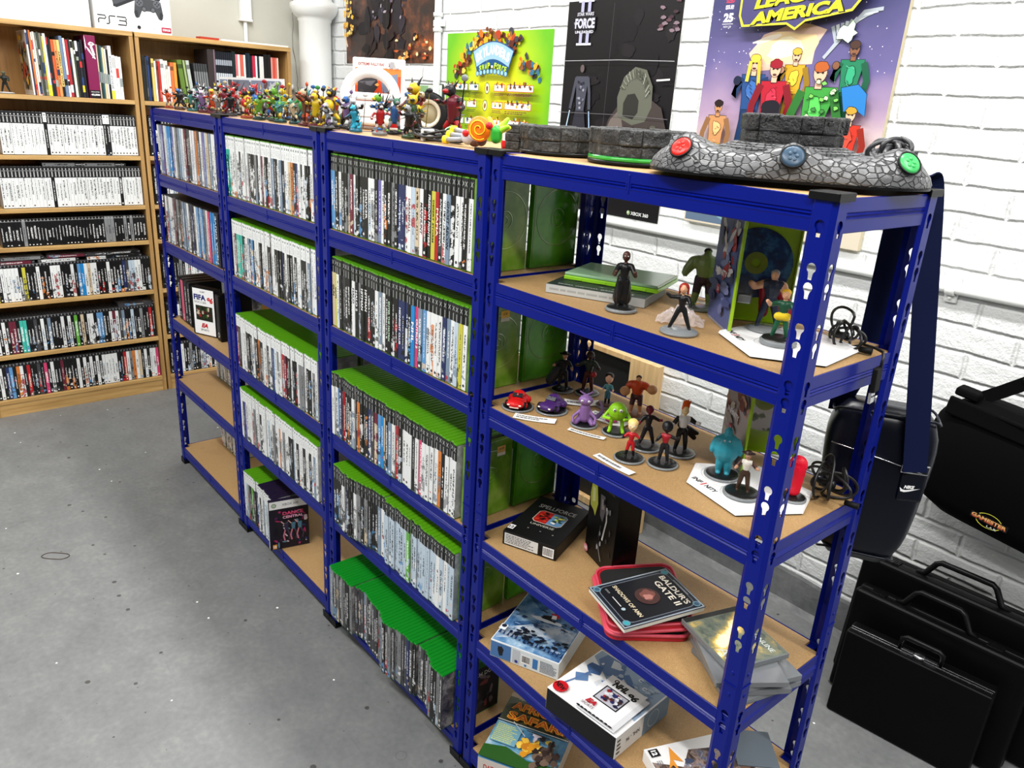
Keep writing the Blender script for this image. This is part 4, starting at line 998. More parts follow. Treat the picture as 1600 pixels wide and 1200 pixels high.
def scl(P, k): return [((Vector(a)*k), (Vector(b)*k if b is not None else None), (tuple(q*k for q in ra) if b is None and not isinstance(ra, (int, float)) else ra*k), (rb if b is None else rb*k), c) for a, b, ra, rb, c in P]
def figure(label, x, y, z, rz, prims, hair=(), eyes=(), base_r=.026, group=None, extra=None, dark=True, voxel=.0011, top=None, hz=.0045, sub='body'):
    t = thing('toy_figure', label, 'toy figure', (x, y, z+.0005), rz, group)
    if base_r: disc_base(base_r, hz, dark, top).build('base', t)
    link('body', sculpt(prims, voxel), t, TR(0, 0, hz*.7 if base_r else 0))
    if hair: link('hair', sculpt(list(hair), voxel*.9), t, TR(0, 0, hz*.7 if base_r else 0))
    if eyes:
        mb = MB()
        for p, r in eyes: mb.ell(p, (r, r*.6, r), flat((235, 235, 235)), su=8, sv=6); mb.ell(p+Vector((0, -r*.35, 0)), (r*.5, r*.4, r*.5), flat((20, 20, 20)), su=8, sv=6)
        mb.build('eyes', t, TR(0, 0, hz*.7 if base_r else 0))
    if extra: extra(t)
    return t
SKIN = (214, 160, 124); DK = (20, 20, 22)
GA, GBb = 'toy figures on the second shelf of the nearest rack', 'toy figures on the third shelf of the nearest rack'
# ---- second shelf of rack 4
p, h_, e = person_prims(.098, (74, 44, 36), DK, DK, (40, 26, 22), arms=((.5, 1.9), (.5, 1.9)), stance=.0, hairstyle='short', head=.95, bulk=.95)
p += [((0, .008, .05), (0, .012, .016), .012, .017, DK)]
figure('tall slim toy figure in long black coat with folded arms on jagged dark base', -.392, .068, A0, .75, p, (), e, .0285, GA, top=DARKB, hz=.007)
p, h_, e = person_prims(.106, (104, 122, 74), (104, 122, 74), (44, 24, 40), (16, 16, 14), boots=(104, 122, 74), bulk=1.95, arms=((.62, .25), (.62, .25)), stance=.07, head=.85, legb=1.35)
figure('bulky olive green toy figure with wide arms and dark purple shorts', -.335, .222, A0, .70, p, h_, (), .034, GA, dark=False, voxel=.0014)
p, h_, e = person_prims(.072, SKIN, DK, DK, (150, 44, 34), arms=((1.5, .2), (.5, .9)), stance=.16, lean=-.06, hairstyle='long', head=1.15, gloves=DK)
figure('crouching toy figure in black suit with dark red hair on clear base', -.246, .046, A0, .55, p, h_, (), .031, GA, dark=False, hz=.006)
p, h_, e = person_prims(.094, SKIN, (40, 48, 66), (40, 50, 72), (150, 150, 150), arms=((1.2, .6), (.5, 1.2)), stance=.10, bulk=1.45, sleeves=SKIN, hairstyle='short', head=.9)
cp = [((k*.012, .012, .062), (k*.022+.012, .030, .018), .010, .008, (150, 20, 36)) for k in (-1, 0, 1)]
def hammer(t): MB().box((-.040, -.026, .052), (.022, .014, .014), mat('toy_steel', (120, 124, 128), .35, metal=.6), .002).build('block', t)
figure('broad toy figure with red cape and grey cap standing on upper white pad', -.166, .170, A0+.0085, .5, p+cp, h_, (), .031, GA, extra=hammer, dark=False)
p, h_, e = person_prims(.074, SKIN, (26, 74, 52), (26, 84, 56), (238, 186, 40), arms=((1.3, .7), (.6, 1.6)), stance=.09, hairstyle='short', bulk=1.15, gloves=SKIN, head=1.1)
p += [((-.007, -.004, .037), (.007, -.004, .037), .006, .006, (220, 190, 40))]
figure('toy figure in green suit with yellow headgear and yellow sash on black base', -.108, .112, A0+.0085, .5, p, h_, (), .028, GA, hz=.010, top=DARKB)
def pad(poly, rings, z, label, tx, ty, tr):
    cx = sum(p[0] for p in poly)/len(poly); cy = sum(p[1] for p in poly)/len(poly)
    t = thing('game_pad_base', label, 'figure pad', (cx, cy, z+.0006), 0, 'white hexagonal pads for toy figures'); mb = MB()
    P = [(a-cx, b-cy) for a, b in poly]; S_ = lambda k: [(a*k, b*k) for a, b in P]
    mb.prism(S_(.985), .002, BLACKP, z0=0); mb.prism(P, .0045, WHITE, z0=.002, top=S_(.98)); mb.prism(S_(.94), .0014, WHITE, z0=.0064, top=S_(.91)); mb.build('shell', t)
    for a, b in rings:
        MB().lathe([(.034, .0078), (.0345, .0084), (.0360, .0084), (.0365, .0078)], flat((205, 208, 210)), 36, TR(a-cx, b-cy, 0)).build('figure_ring', t)
    a = Art(); c, s_ = math.cos(tr), math.sin(tr)
    for txt, d, h, w_, col in (('INF', -.022, .010, .021, (30, 30, 34)), ('I', -.006, .014, None, (200, 40, 50)), ('NITY', .013, .010, .026, (30, 30, 34))): a.text(txt, tx-cx+c*d, ty-cy+s_*d, h, col, w=w_, bold=.03, rot=tr)
    MB().art(a, PT(0, 0, .0078)).build('lettering', t); return t
pad([(-.208, .100), (-.103, .032), (-.016, .093), (-.028, .222), (-.12, .25), (-.205, .19)], [(-.166, .170), (-.108, .112)], A0, 'white hexagonal figure pad with red and black lettering on the second shelf', -.168, .092, -.62)
# open green case with disc standing on second shelf
def open_case(x, y, z, rz, disc, edge, label, group, la=-1.28):
    t = thing('open_game_case', label, 'open game case', (x, y, z+.0005), rz, group)
    mb = MB(); GR = mat('lime_case_plastic', (150, 190, 24), .25)
    mb.box((.0675, .004, .095), (.135, .004, .19), GR, .001); mb.box((.0015, -.003, .095), (.003, .014, .19), GR, .0008); mb.box((.1335, -.003, .095), (.003, .014, .19), GR, .0008)
    mb.box((.0675, -.003, .1885), (.135, .014, .003), GR, .0008); mb.box((.0675, -.003, .0015), (.135, .014, .003), GR, .0008)
    for zz in (.03, .08, .12, .165): mb.box((.0030, -.011, zz), (.005, .004, .010), GR, .001)
    mb.build('case_back', t)
    # front lid swung open, seen from its printed side
    LM4 = Euler((0, 0, la+PI/2)).to_matrix().to_4x4()
    lid = MB(); lid.box((-.002, -.067, .095), (.0022, .118, .19), mat('clear_sleeve', (120, 126, 140), .15), .0008)
    a = Art(); a.rect(-.058, -.090, .058, .090, edge[0]); rr = random.Random(len(label))
    for i in range(34): a.blob(rr.uniform(-.048, .048), rr.uniform(-.01, .082), rr.uniform(.004, .013), rr.uniform(.006, .02), rr.choice(edge[1]), rr, rot=rr.uniform(0, 3))
    for i in range(12): a.blob(rr.uniform(-.045, .045), rr.uniform(-.082, -.02), rr.uniform(.01, .02), rr.uniform(.004, .012), rr.choice(edge[2]), rr)
    a.text('INFINITY', 0, -.004, .010, (228, 226, 232), w=.06, bold=.02); a.rect(-.012, -.040, .004, -.026, (150, 30, 60)); a.text('2.0', -.004, -.033, .006, (235, 235, 235))
    lid.art(a, PL(-.0034, -.067, .095)); lid.box((-.002, -.129, .095), (.004, .008, .19), GR, .0008)
    lo = lid.build('case_lid', t, LM4)
    d = MB(); M = TR(.0675, .0005, .100, 0, PI/2); d.lathe([(.0075, .0008), (.0600, .0008), (.0602, 0), (.0602, -.0004)], disc, 56, M, smooth=False); d.lathe([(.0075, .0010), (.019, .0010)], mat('disc_hub_lime', (130, 150, 40), .3), 32, M)
    d.build('disc', t); return t
m, t_ = newmat('dark_blue_disc', .22); o_ = t_.obj(); nn = t_.noise(o_, 30, 4, .6); t_.color(t_.ramp(nn, [(.35, rgb(12, 20, 50)), (.5, rgb(20, 60, 110)), (.62, rgb(60, 120, 170)), (.7, rgb(16, 30, 80))])); DISCB = m
m, t_ = newmat('pale_printed_disc', .22); o_ = t_.obj(); nn = t_.noise(o_, 40, 2, .5); t_.color(t_.ramp(nn, [(.58, rgb(206, 206, 204)), (.62, rgb(90, 110, 60)), (.72, rgb(40, 40, 44))])); DISCW = m
open_case(-.295, .190, A0, .62, DISCB, ((74, 84, 130), [(200, 200, 206), (150, 40, 50), (40, 44, 70), (110, 120, 160), (60, 70, 120)], [(60, 66, 110), (96, 100, 140)]), 'open lime case with dark blue disc standing behind the red-caped figure', 'open lime cases with discs')
open_case(-.262, .245, B0+.0088, .62, DISCW, ((170, 160, 160), [(200, 150, 130), (120, 60, 50), (214, 208, 200), (80, 80, 96)], [(190, 186, 184), (150, 140, 140)]), 'open lime case with pale disc standing behind the blue furry figure', 'open lime cases with discs')
# guide book in sleeve and green case on it
def lying_box(name, label, cat, x, y, z, rz, sx, sy, sz, edgec, group=None, art=None, front=None, right=None, r=.0012, parts=('cover', 'end_panel', 'side_panel'), mat_=None):
    """x, y: front-left corner; local +x along the front edge"""
    t = thing(name, label, cat, (x, y, z+.0005), rz, group)
    MB().box((sx/2, sy/2, sz/2), (sx, sy, sz), mat_ or flat(edgec), r).build('box' if parts[0] != 'page' else 'page_block', t)
    if art: MB().art(art, PT(sx/2, sy/2, sz)).build('cover_art', t)
    if front: MB().art(front, PF(sx/2, 0, sz/2)).build('front_edge_print', t)
    if right: MB().art(right, PR(sx, sy/2, sz/2)).build('side_print', t)
    return t
a = Art(); a.rect(-.097, -.066, .097, .066, (34, 44, 40)); a.text('PRIMA OFFICIAL GAME GUIDE', -.004, -.050, .0062, (200, 204, 200), w=.15, spacing=1.1)
for i in range(9): a.blob(R.uniform(-.06, .08), R.uniform(-.03, .05), .012, .004, (52, 62, 58), R)
a.text('Y A L', .03, -.036, .006, (150, 156, 150), w=.07); a.blob(-.078, .050, .008, .003, (150, 160, 156), R)
f = Art(); f.rect(-.097, -.008, .097, .008, (176, 178, 176)); f.fine(-.09, -.004, .09, .004, 1, (150, 152, 150), R)
lying_box('game_guide', 'dark green guide book in clear sleeve lying under the lime case', 'guide book', -.560, .040, A0, .42, .196, .134, .0165, (120, 122, 120), art=a, front=f)
t = thing('lime_game_case', 'translucent lime game case lying on the dark guide book', 'game case', (-.572, .098, A0+.018), .39)
mb = MB(); LM = mat('lime_clear', (150, 214, 40), .15, trans=.25); FR = mat('frosted_case', (150, 190, 150), .2, trans=.2)
mb.box((.095, .0675, .004), (.19, .135, .008), LM, .0015); mb.build('case_tray', t); mb = MB(); mb.box((.095, .0675, .0112), (.188, .133, .0055), FR, .0015)
for xx in (.03, .08, .11, .16): mb.box((xx, -.0004, .004), (.014, .0012, .005), LM)
mb.build('case_lid', t)
# crumpled clear bag by the crouching figure
rr = random.Random(2); mb = MB(); vs = []; fs = []; n = 16
for i in range(n):
    for j in range(n):
        u, v = i/(n-1), j/(n-1); vs.append((-.035+.08*u, -.02+.055*v, .0015+.022*math.sin(PI*u)*math.sin(PI*v)*(.6+.8*rr.random())+.004*rr.random()))
for i in range(n-1):
    for j in range(n-1): fs.append((i*n+j, (i+1)*n+j, (i+1)*n+j+1, i*n+j+1))
mb.add(vs, fs, mat('clear_film', (225, 215, 215), .1, alpha=.38)); tag(mb.build('plastic_bag', None, TR(-.285, .090, A0+.0005, .6)), 'crumpled clear plastic bag behind the crouching red-haired figure', 'plastic bag')
# cables
CBL = mat('black_cable', (12, 12, 13), .4)
def bundle(name, label, x, y, z, sz, n, seed, r=.0022, mat_=None, flat_=.35, up=.6, tail=None, group=None, plug=True):
    rr = random.Random(seed); t = thing(name, label, 'cable', (x, y, z+.0008), 0, group); mb = MB()
    pts = []
    for k in range(n):
        ax = Vector((rr.uniform(-1, 1), rr.uniform(-1, 1), rr.uniform(-flat_, flat_))).normalized()
        bz = ax.cross(Vector((0, 0, 1))).normalized(); cz = Vector((0, 0, 1))
        c = Vector((rr.uniform(-.15, .15)*sz, rr.uniform(-.15, .15)*sz, sz*(.25+up*rr.uniform(0, .5)))); ra, rb = sz*rr.uniform(.4, .62), sz*rr.uniform(.22, .5)
        for i in range(14):
            a = 2*PI*i/14+k; q = c+(bz*math.cos(a)*ra+(cz*up+ax*(1-up))*math.sin(a)*rb)
            q.z = max(r, q.z); pts.append(q)
    # smooth the chain
    P = []
    for i in range(len(pts)-1):
        a, b = pts[i], pts[i+1]
        for s in range(2): P.append(a.lerp(b, s/2))
    for _ in range(3): P = [P[0]]+[(P[i-1]+P[i]*2+P[i+1])/4 for i in range(1, len(P)-1)]+[P[-1]]
    for q in P: q.z = max(r, q.z)
    mb.tube(P, r, mat_ or CBL, 7); mb.build('cord', t)
    q = MB(); q.tube([(-sz*.14, 0, sz*.3), (sz*.16, sz*.02, sz*.34)], sz*.09, mat_ or CBL, 8); q.build('cable_tie', t)
    if plug: q = MB(); q.tube([(sz*.45, -.0, max(r*2.4, .006)), (sz*.45+.022, .004, max(r*2.4, .006))], [.0045, .0055], BLACKR, 10); q.build('plug', t)
    return t
bundle('cable', 'bundle of black cable on the right end of the second shelf', -.060, .215, A0, .062, 5, 3, r=.0022, up=.85)
# usb plug hanging over the side beam
t = thing('usb_plug', 'black cable end with silver plug hanging over the side beam', 'usb plug', (.012, .205, A0+.004)); mb = MB()
mb.tube([(-.05, .03, .006), (-.02, .02, .008), (0, 0, .010), (.004, -.004, .004), (.006, -.010, -.012)], .0024, CBL, 8); mb.build('cord', t)
MB().box((.004, -.012, -.030), (.008, .018, .040), BLACKR, .002, rot=(.12, 0, 0)).build('grip', t)
mb = MB(); mb.box((.004, -.0145, -.058), (.0045, .012, .018), STEEL, .0005, rot=(.12, 0, 0)); mb.box((.0066, -.0175, -.056), (.0006, .0022, .0022), BLACKP, rot=(.12, 0, 0)); mb.box((.0066, -.0120, -.0555), (.0006, .0022, .0022), BLACKP, rot=(.12, 0, 0)); mb.build('plug', t)

# ---- third shelf
def toy_car(label, x, y, z, rz, col, col2, w=.038, L=.062):
    t = thing('toy_car', label, 'toy car', (x, y, z+.0005), rz, 'toy cars on the third shelf of the nearest rack'); disc_base(.034, .004, True).build('base', t)
    P = [((0, -L*.30, .014), None, (w*.52, L*.27, .0095), None, col), ((0, L*.24, .0155), None, (w*.54, L*.28, .0115), None, col), ((0, 0, .0135), None, (w*.50, L*.50, .0080), None, col), ((0, L*.12, .0255), None, (w*.37, L*.24, .0095), None, col),
         ((-w*.46, -L*.27, .012), (-w*.46, -L*.20, .012), .0070, .0070, col), ((w*.46, -L*.27, .012), (w*.46, -L*.20, .012), .0070, .0070, col), ((-w*.46, L*.26, .013), (-w*.46, L*.32, .013), .0075, .0075, col), ((w*.46, L*.26, .013), (w*.46, L*.32, .013), .0075, .0075, col),
         ((0, L*.06, .018), None, (w*.44, L*.34, .008), None, col)]
    link('body', sculpt(P, .0010, 2), t)
    q = MB(); q.box((0, -L*.085, .0285), (w*.56, .0015, .0100), flat((20, 22, 26), .15), .0005, rot=(-.75, 0, 0)); q.build('windscreen', t)
    for sx in (-1, 1):
        for sy in (-.27, .29):
            wb = MB(); wb.lathe([(0, -.0032), (.0070, -.0032), (.0078, 0), (.0070, .0032), (0, .0032)], BLACKR, 18, TR(sx*w*.50, L*sy, .0115, 0, 0, PI/2)); wb.lathe([(0, .003), (.0034, .003)], STEEL, 14, TR(sx*w*.50, L*sy, .0115, 0, 0, PI/2)); wb.build('wheel', t)
    q = MB()
    for s in (-1, 1): q.ell((s*w*.32, -L*.53, .0155), (.0032, .0016, .0018), flat((240, 236, 220), .15), su=10, sv=6)
    q.build('headlights', t); q = MB(); q.box((0, -L*.54, .0105), (w*.5, .0016, .0024), flat(col2)); q.build('grille', t); return t
toy_car('shiny red toy racing car facing us at the left end of third shelf', -.630, .052, B0, .62, (200, 22, 24), (230, 200, 190))
toy_car('dark purple toy sports car between red car and curly white notes', -.577, .100, B0, .30, (66, 34, 100), (60, 60, 66))
def note(x, y, z, rz, sx, sy, label, lines=3, curl=.0015):
    mb = MB(); n = 8; vs = []; fs = []
    for i in range(n+1):
        u = i/n
        for v in (0, 1): vs.append((sx*(u-.5), sy*(v-.5), .0006+curl*(2*u-1)**2+.0004*v))
    for i in range(n): fs.append((2*i, 2*i+2, 2*i+3, 2*i+1))
    mb.add(vs, fs, PAPER, smooth=True); a = Art(.0001); a.fine(-sx*.44, -sy*.32, sx*.44, sy*.32, lines, (120, 120, 128), R, fill=.7)
    for vs_, fs_, m_ in a.items: mb.add([(p[0], p[1], .0010+curl*(2*p[0]/sx)**2+.0004) for p in vs_], fs_, m_)
    return tag(mb.build('paper_note', None, TR(x, y, z+.0006, rz)), label, 'paper note', 'handwritten paper notes on the third shelf')
note(-.560, .038, B0, .63, .086, .026, 'wide handwritten note in front of the purple toy car', 2)
note(-.572, .185, B0, .9, .075, .030, 'folded note behind the purple toy car', 1, .003)
note(-.478, .165, B0, .15, .090, .038, 'note lying under a small pink sliver behind the lizard figure', 3)
note(-.448, .073, B0, .34, .078, .013, 'narrow strip of paper in front of the lizard figure', 1)
note(-.325, .018, B0, -.05, .092, .018, 'narrow strip of paper in front of the small red figure', 1)
tag(MB().ell((0, 0, .004), (.013, .006, .0035), tm((170, 60, 120))).build('toy_fragment', None, TR(-.462, .158, B0+.0022, .5)), 'small pink toy piece lying on a note', 'toy piece')
# two dark figures in the corner
p, h_, e = person_prims(.084, (186, 140, 110), (20, 20, 24), (24, 24, 28), (22, 18, 18), arms=((.9, .3), (.6, .5)), stance=.05, hairstyle='hat')
p += [((-.012, .010, .045), (-.030, .012, .014), .010, .012, (50, 54, 62))]
figure('dark toy figure in wide black hat beside the green game cases', -.655, .205, B0, .65, p, h_, e, .026, GBb)
p, h_, e = person_prims(.090, (60, 40, 34), (40, 50, 44), (70, 30, 26), (40, 30, 24), arms=((1.0, .5), (.8, .9)), stance=.05, hairstyle='long', bulk=1.15)
figure('dark toy figure with long brown hair against the rear blue post', -.612, .240, B0, .6, p+[((.012, -.008, .045), None, (.007, .006, .007), None, (160, 40, 50))], h_, (), .027, GBb)
p, h_, e = person_prims(.056, (230, 180, 150), (90, 150, 160), (60, 110, 130), (30, 20, 20), arms=((.5, .9), (.5, .9)), stance=.01, head=2.0, hairstyle='short', boots=(30, 26, 26))
p = [q for q in p]
figure('small toy girl figure in pale blue with dark hair on brown base', -.535, .222, B0, .6, p, h_, e, .024, GBb, top=flat((90, 60, 50)))
p, h_, e = person_prims(.084, (196, 140, 96), (196, 70, 30), (74, 44, 50), (50, 26, 20), boots=(206, 150, 110), bulk=1.75, arms=((.55, .7), (1.0, .9)), stance=.06, head=.85, legb=1.2, gloves=(196, 140, 96))
for i_, q_ in enumerate(p):
    if q_[1] is None and q_[4] == (196, 140, 96) and q_[2][0] < .006 and abs(q_[0][0]) > .012: p[i_] = (q_[0], None, (.011, .010, .010), None, q_[4])
figure('stocky toy figure in orange shirt with big fists on brown base', -.466, .234, B0, .62, p, h_, e, .029, GBb, top=flat((110, 70, 50)))
# slim curled tail creature
LZ = (126, 92, 148); p = [((0, 0, .012), (0, -.004, .030), .011, .008, LZ), ((0, -.006, .042), None, (.012, .010, .0085), None, LZ), ((0, -.006, .050), (-.010, -.006, .056), .0022, .0012, LZ), ((0, -.006, .050), (.010, -.004, .056), .0022, .0012, LZ)]
pt = [Vector((.010, .008, .008)), Vector((.020, .010, .010)), Vector((.027, .008, .020)), Vector((.025, .006, .032)), Vector((.020, .004, .040))]
p += [(pt[i], pt[i+1], .005-.001*i, .004-.001*i, (110, 88, 134)) for i in range(4)]
for s in (-1, 1): p += [((s*.008, -.004, .022), (s*.018, -.010, .014), .0032, .0022, LZ), ((s*.018, -.010, .014), (s*.017, -.017, .008), .0022, .0025, LZ), ((s*.007, 0, .010), (s*.013, -.010, .004), .005, .004, LZ)]
figure('small purple lizard toy with curled tail beside the paper strips', -.486, .104, B0, .7, scl(p, 1.25), (), [(Vector((s*.0055, -.015, .043))*1.25, .0026) for s in (-1, 1)], .0275, GBb)
GN = (140, 200, 30); p = [((0, 0, .034), None, (.0155, .014, .0155), None, GN)]
for s in (-1, 1): p += [((s*.008, 0, .022), (s*.010, -.002, .004), .0034, .003, GN), ((s*.010, -.002, .003), (s*.011, -.010, .003), .003, .003, GN), ((s*.014, 0, .034), (s*.022, -.006, .024), .0028, .0024, GN), ((s*.022, -.006, .024), (s*.012, -.014, .026), .0024, .003, GN)]
figure('small round lime green toy creature on black base', -.424, .130, B0, .7, scl(p, 1.22), (), [(Vector((s*.005, -.0125, .040))*1.22, .0034) for s in (-1, 1)], .028, GBb)
p, h_, e = person_prims(.060, (240, 204, 150), (176, 20, 30), (176, 20, 30), (232, 206, 120), arms=((.8, .6), (.9, .3)), stance=.06, head=1.9, boots=DK, gloves=DK, hairstyle='short')
figure('small red-suited toy figure with pale yellow hair on black base', -.328, .062, B0, .65, p, h_, e, .0285, GBb)
p, h_, e = person_prims(.076, (120, 30, 50), (24, 20, 24), (24, 20, 24), (96, 20, 40), arms=((.7, .4), (1.1, .3)), stance=.12, hairstyle='hood', lean=.02)
figure('toy figure in black with smooth dark red hair behind the red-suited one', -.345, .128, B0, .9, p, h_, (), .030, GBb)
p, h_, e = person_prims(.070, (30, 28, 30), (150, 24, 36), (28, 26, 30), (24, 24, 28), arms=((.6, .9), (1.4, .3)), stance=.05, hairstyle='hood', head=1.4, sleeves=DK)
figure('toy figure in dark mask and red vest on black base', -.278, .096, B0, .5, p, h_, (), .0285, GBb)
p, h_, e = person_prims(.088, (236, 206, 150), (232, 232, 232), (22, 22, 24), (220, 90, 26), arms=((.7, .5), (1.0, .5)), stance=.05, hairstyle='tall', sleeves=(28, 26, 30), gloves=(235, 235, 235), bulk=1.1)
p += [((0, .010, .050), (.034, .020, .030), .008, .004, (20, 20, 24)), ((.006, .010, .046), (.030, .022, .020), .008, .005, (20, 20, 24))]
figure('toy figure with swept orange hair and white shirt under black cape', -.292, .162, B0, .9, p, h_, e, .030, GBb)
pad([(-.241, .141), (-.206, .072), (-.087, .043), (-.027, .143), (-.055, .222), (-.165, .232)], [(-.180, .136), (-.118, .104)], B0, 'white hexagonal figure pad with red and black lettering on the third shelf', -.172, .080, -.25)
BL = (50, 150, 170); p, h_, e = person_prims(.082, BL, BL, BL, BL, bulk=1.75, arms=((.45, .35), (.5, .3)), stance=.03, head=1.15, legb=1.7)
p = [q for q in p]; p += [((0, .002, .048), None, (.024, .020, .028), None, BL)]
figure('chunky turquoise furry toy figure on clear base on the third-shelf pad', -.180, .136, B0+.0085, .55, p, (), [(Vector((s*.004, -.012, .066)), .0018) for s in (-1, 1)], .031, GBb, voxel=.0013)
p, h_, e = person_prims(.072, (186, 140, 110), (220, 216, 206), (64, 46, 36), (44, 26, 22), arms=((.6, .8), (.9, .6)), stance=.06, hairstyle='hat', sleeves=(70, 40, 34))
figure('toy figure in brown hat and coat on a black plinth by the front post', -.118, .104, B0+.0085, .45, p, h_, e, .031, GBb, hz=.006)
P = [((0, 0, .012), (0, 0, .052), .011, .014, (214, 14, 44)), ((0, 0, .058), None, (.015, .012, .016), None, (214, 14, 44))]
figure('smooth bright red toy shape standing on the right edge of the lower pad', -.062, .165, B0+.0085, .3, P, (), (), .0235, GBb)
bundle('cable', 'bundle of black cable looping up at the right end of third shelf', -.040, .232, B0, .080, 6, 9, r=.0024, up=.9)

# ================================================================ boxes on the lower shelves
rr = random.Random(21)
a = Art(); W2, H2 = .064, .092
a.rect(-W2, -H2, W2, H2, (12, 12, 13))
a.text('SPELLFORCE', 0, .052, .016, (206, 206, 200), w=.092, bold=.01); a.text('UNIVERSE', 0, -.032, .008, (190, 188, 176), w=.058)
a.poly([(-.034, -.014), (-.026, -.022), (.030, -.022), (.038, -.014), (.038, .026), (.030, .034), (-.026, .034), (-.034, .026)], (190, 176, 160)); a.poly([(-.032, -.013), (-.025, -.020), (.002, -.020), (.002, .032), (-.025, .032), (-.032, .025)], (176, 26, 22)); a.poly([(.002, -.020), (.029, -.020), (.036, -.013), (.036, .025), (.029, .032), (.002, .032)], (96, 140, 180))
for i in range(14): a.blob(rr.uniform(-.024, 0), rr.uniform(-.014, .026), .005, .003, rr.choice([(60, 10, 12), (214, 60, 30), (30, 14, 14)]), rr); a.blob(rr.uniform(.006, .03), rr.uniform(-.014, .022), .005, .003, rr.choice([(160, 180, 40), (30, 60, 40), (206, 200, 90), (240, 240, 230)]), rr)
a.rect(-.060, -.086, -.046, -.068, (236, 236, 236)); a.text('12', -.053, -.077, .010, (20, 20, 20), bold=.04)
for i in range(3): a.ell(-.02+.03*i, -.062, .002, .002, (120, 120, 120))
f = Art(); f.rect(-.060, -.014, .022, .013, (206, 206, 204)); f.fine(-.057, -.011, .018, .011, 6, (60, 60, 64), rr); f.barcode(.034, -.013, .060, .010, rr)
lying_box('game_box', 'flat black PC game box with small red and blue picture, on fourth shelf', 'game box', -.628, .032, C0, .38, .130, .190, .034, (14, 14, 15), art=a, front=f)
t = thing('game_box', 'tall black game box standing with pale yellow flash on its front', 'game box', (-.503, .164, C0+.0005), -.30)
MB().box((.0575, .029, .115), (.115, .058, .23), flat((7, 7, 8), .3), .0012).build('box', t)
a = Art(); a.rect(-.056, -.113, .056, .113, (8, 8, 9)); a.text('THE WITCHER', .004, .085, .018, (150, 150, 150), w=.09, bold=.01); a.text('ENHANCED EDITION', .01, .068, .005, (110, 110, 112), w=.06)
a.poly([(-.050, .060), (-.030, .062), (-.020, .020), (-.028, -.012), (-.036, -.002), (-.050, .004), (-.054, .030)], (206, 214, 90)); a.poly([(-.046, .05), (-.036, .05), (-.032, .02), (-.044, .016)], (240, 244, 170))
a.poly([(-.012, .048), (.006, .050), (.012, .02), (.004, -.01), (-.008, .0)], (110, 106, 110)); a.poly([(-.006, .04), (.004, .04), (.006, .02), (-.004, .016)], (160, 150, 150)); a.line([(.016, .03), (.020, .0), (.010, -.05)], .005, (210, 210, 210)); a.line([(.0, -.02), (-.004, -.05)], .004, (70, 70, 80))
for i in range(14): a.blob(rr.uniform(-.02, .045), rr.uniform(-.09, .04), .003, .006, rr.choice([(50, 50, 54), (80, 80, 84), (150, 150, 156), (30, 30, 34)]), rr)
a.line([(.0, -.070), (.016, -.098)], .002, (150, 150, 154)); a.ell(-.048, -.100, .009, .009, (200, 120, 130)); a.text('18', -.048, -.100, .008, (235, 235, 235), bold=.03)
MB().art(a, PF(.0575, 0, .115)).build('cover_art', t)
# box behind in the corner, dark slim cases
t = thing('game_box', 'dark picture box leaning in the corner behind the flat black box', 'game box', (-.600, .285, C0+.0005), .1)
MB().box((.045, .006, .08), (.09, .010, .16), flat((24, 22, 24)), .001).build('box', t)
# red zipped case
t = thing('disc_wallet', 'half open red zipped case lying under the dark manual on the fourth shelf', 'zipped case', (-.292, .104, C0+.0006), -.66)
RED = mat('red_leatherette', (176, 22, 40), .4); PK = mat('pink_piping', (206, 70, 90), .45)
def rr_poly(sx, sy, r, n=6):
    P = []
    for cx, cy, a0 in ((sx-r, sy-r, 0), (-sx+r, sy-r, PI/2), (-sx+r, -sy+r, PI), (sx-r, -sy+r, 1.5*PI)):
        for i in range(n+1): a1 = a0+PI/2*i/n; P.append((cx+r*math.cos(a1), cy+r*math.sin(a1)))
    return P
mb = MB(); q = rr_poly(.099, .080, .024); mb.prism(q, .010, RED, z0=0, top=[(a*.99, b*.99) for a, b in q]); mb.prism([(a*.93, b*.92) for a, b in q], .001, mat('black_lining', (10, 10, 11), .8), z0=.0102); mb.tube([(a, b, .0115) for a, b in q], .0034, PK, 8, closed=True); mb.build('tray', t)
mb = MB(); mb.prism(q, .010, RED, z0=.010, top=[(a*.985, b*.985) for a, b in q]); mb.prism([(a*.90, b*.90) for a, b in q], .001, mat('black_lining', (10, 10, 11), .8), z0=.0202); mb.tube([(a, b, .0095) for a, b in q], .0034, PK, 8, closed=True); mb.tube([(a*.98, b*.98, .021) for a, b in q], .0026, PK, 8, closed=True)
mb.build('lid', t, TR(0, .004, .012, 0, .10) )
mb = MB(); mb.box((-.112, .035, .010), (.028, .008, .003), BLACKR, .001, rot=(0, 0, -.5)); mb.build('zip_pull', t)
MB().box((-.070, .060, .034), (.050, .034, .004), RED, .0012, rot=(.12, 0, 0)).build('spine_flap', t)
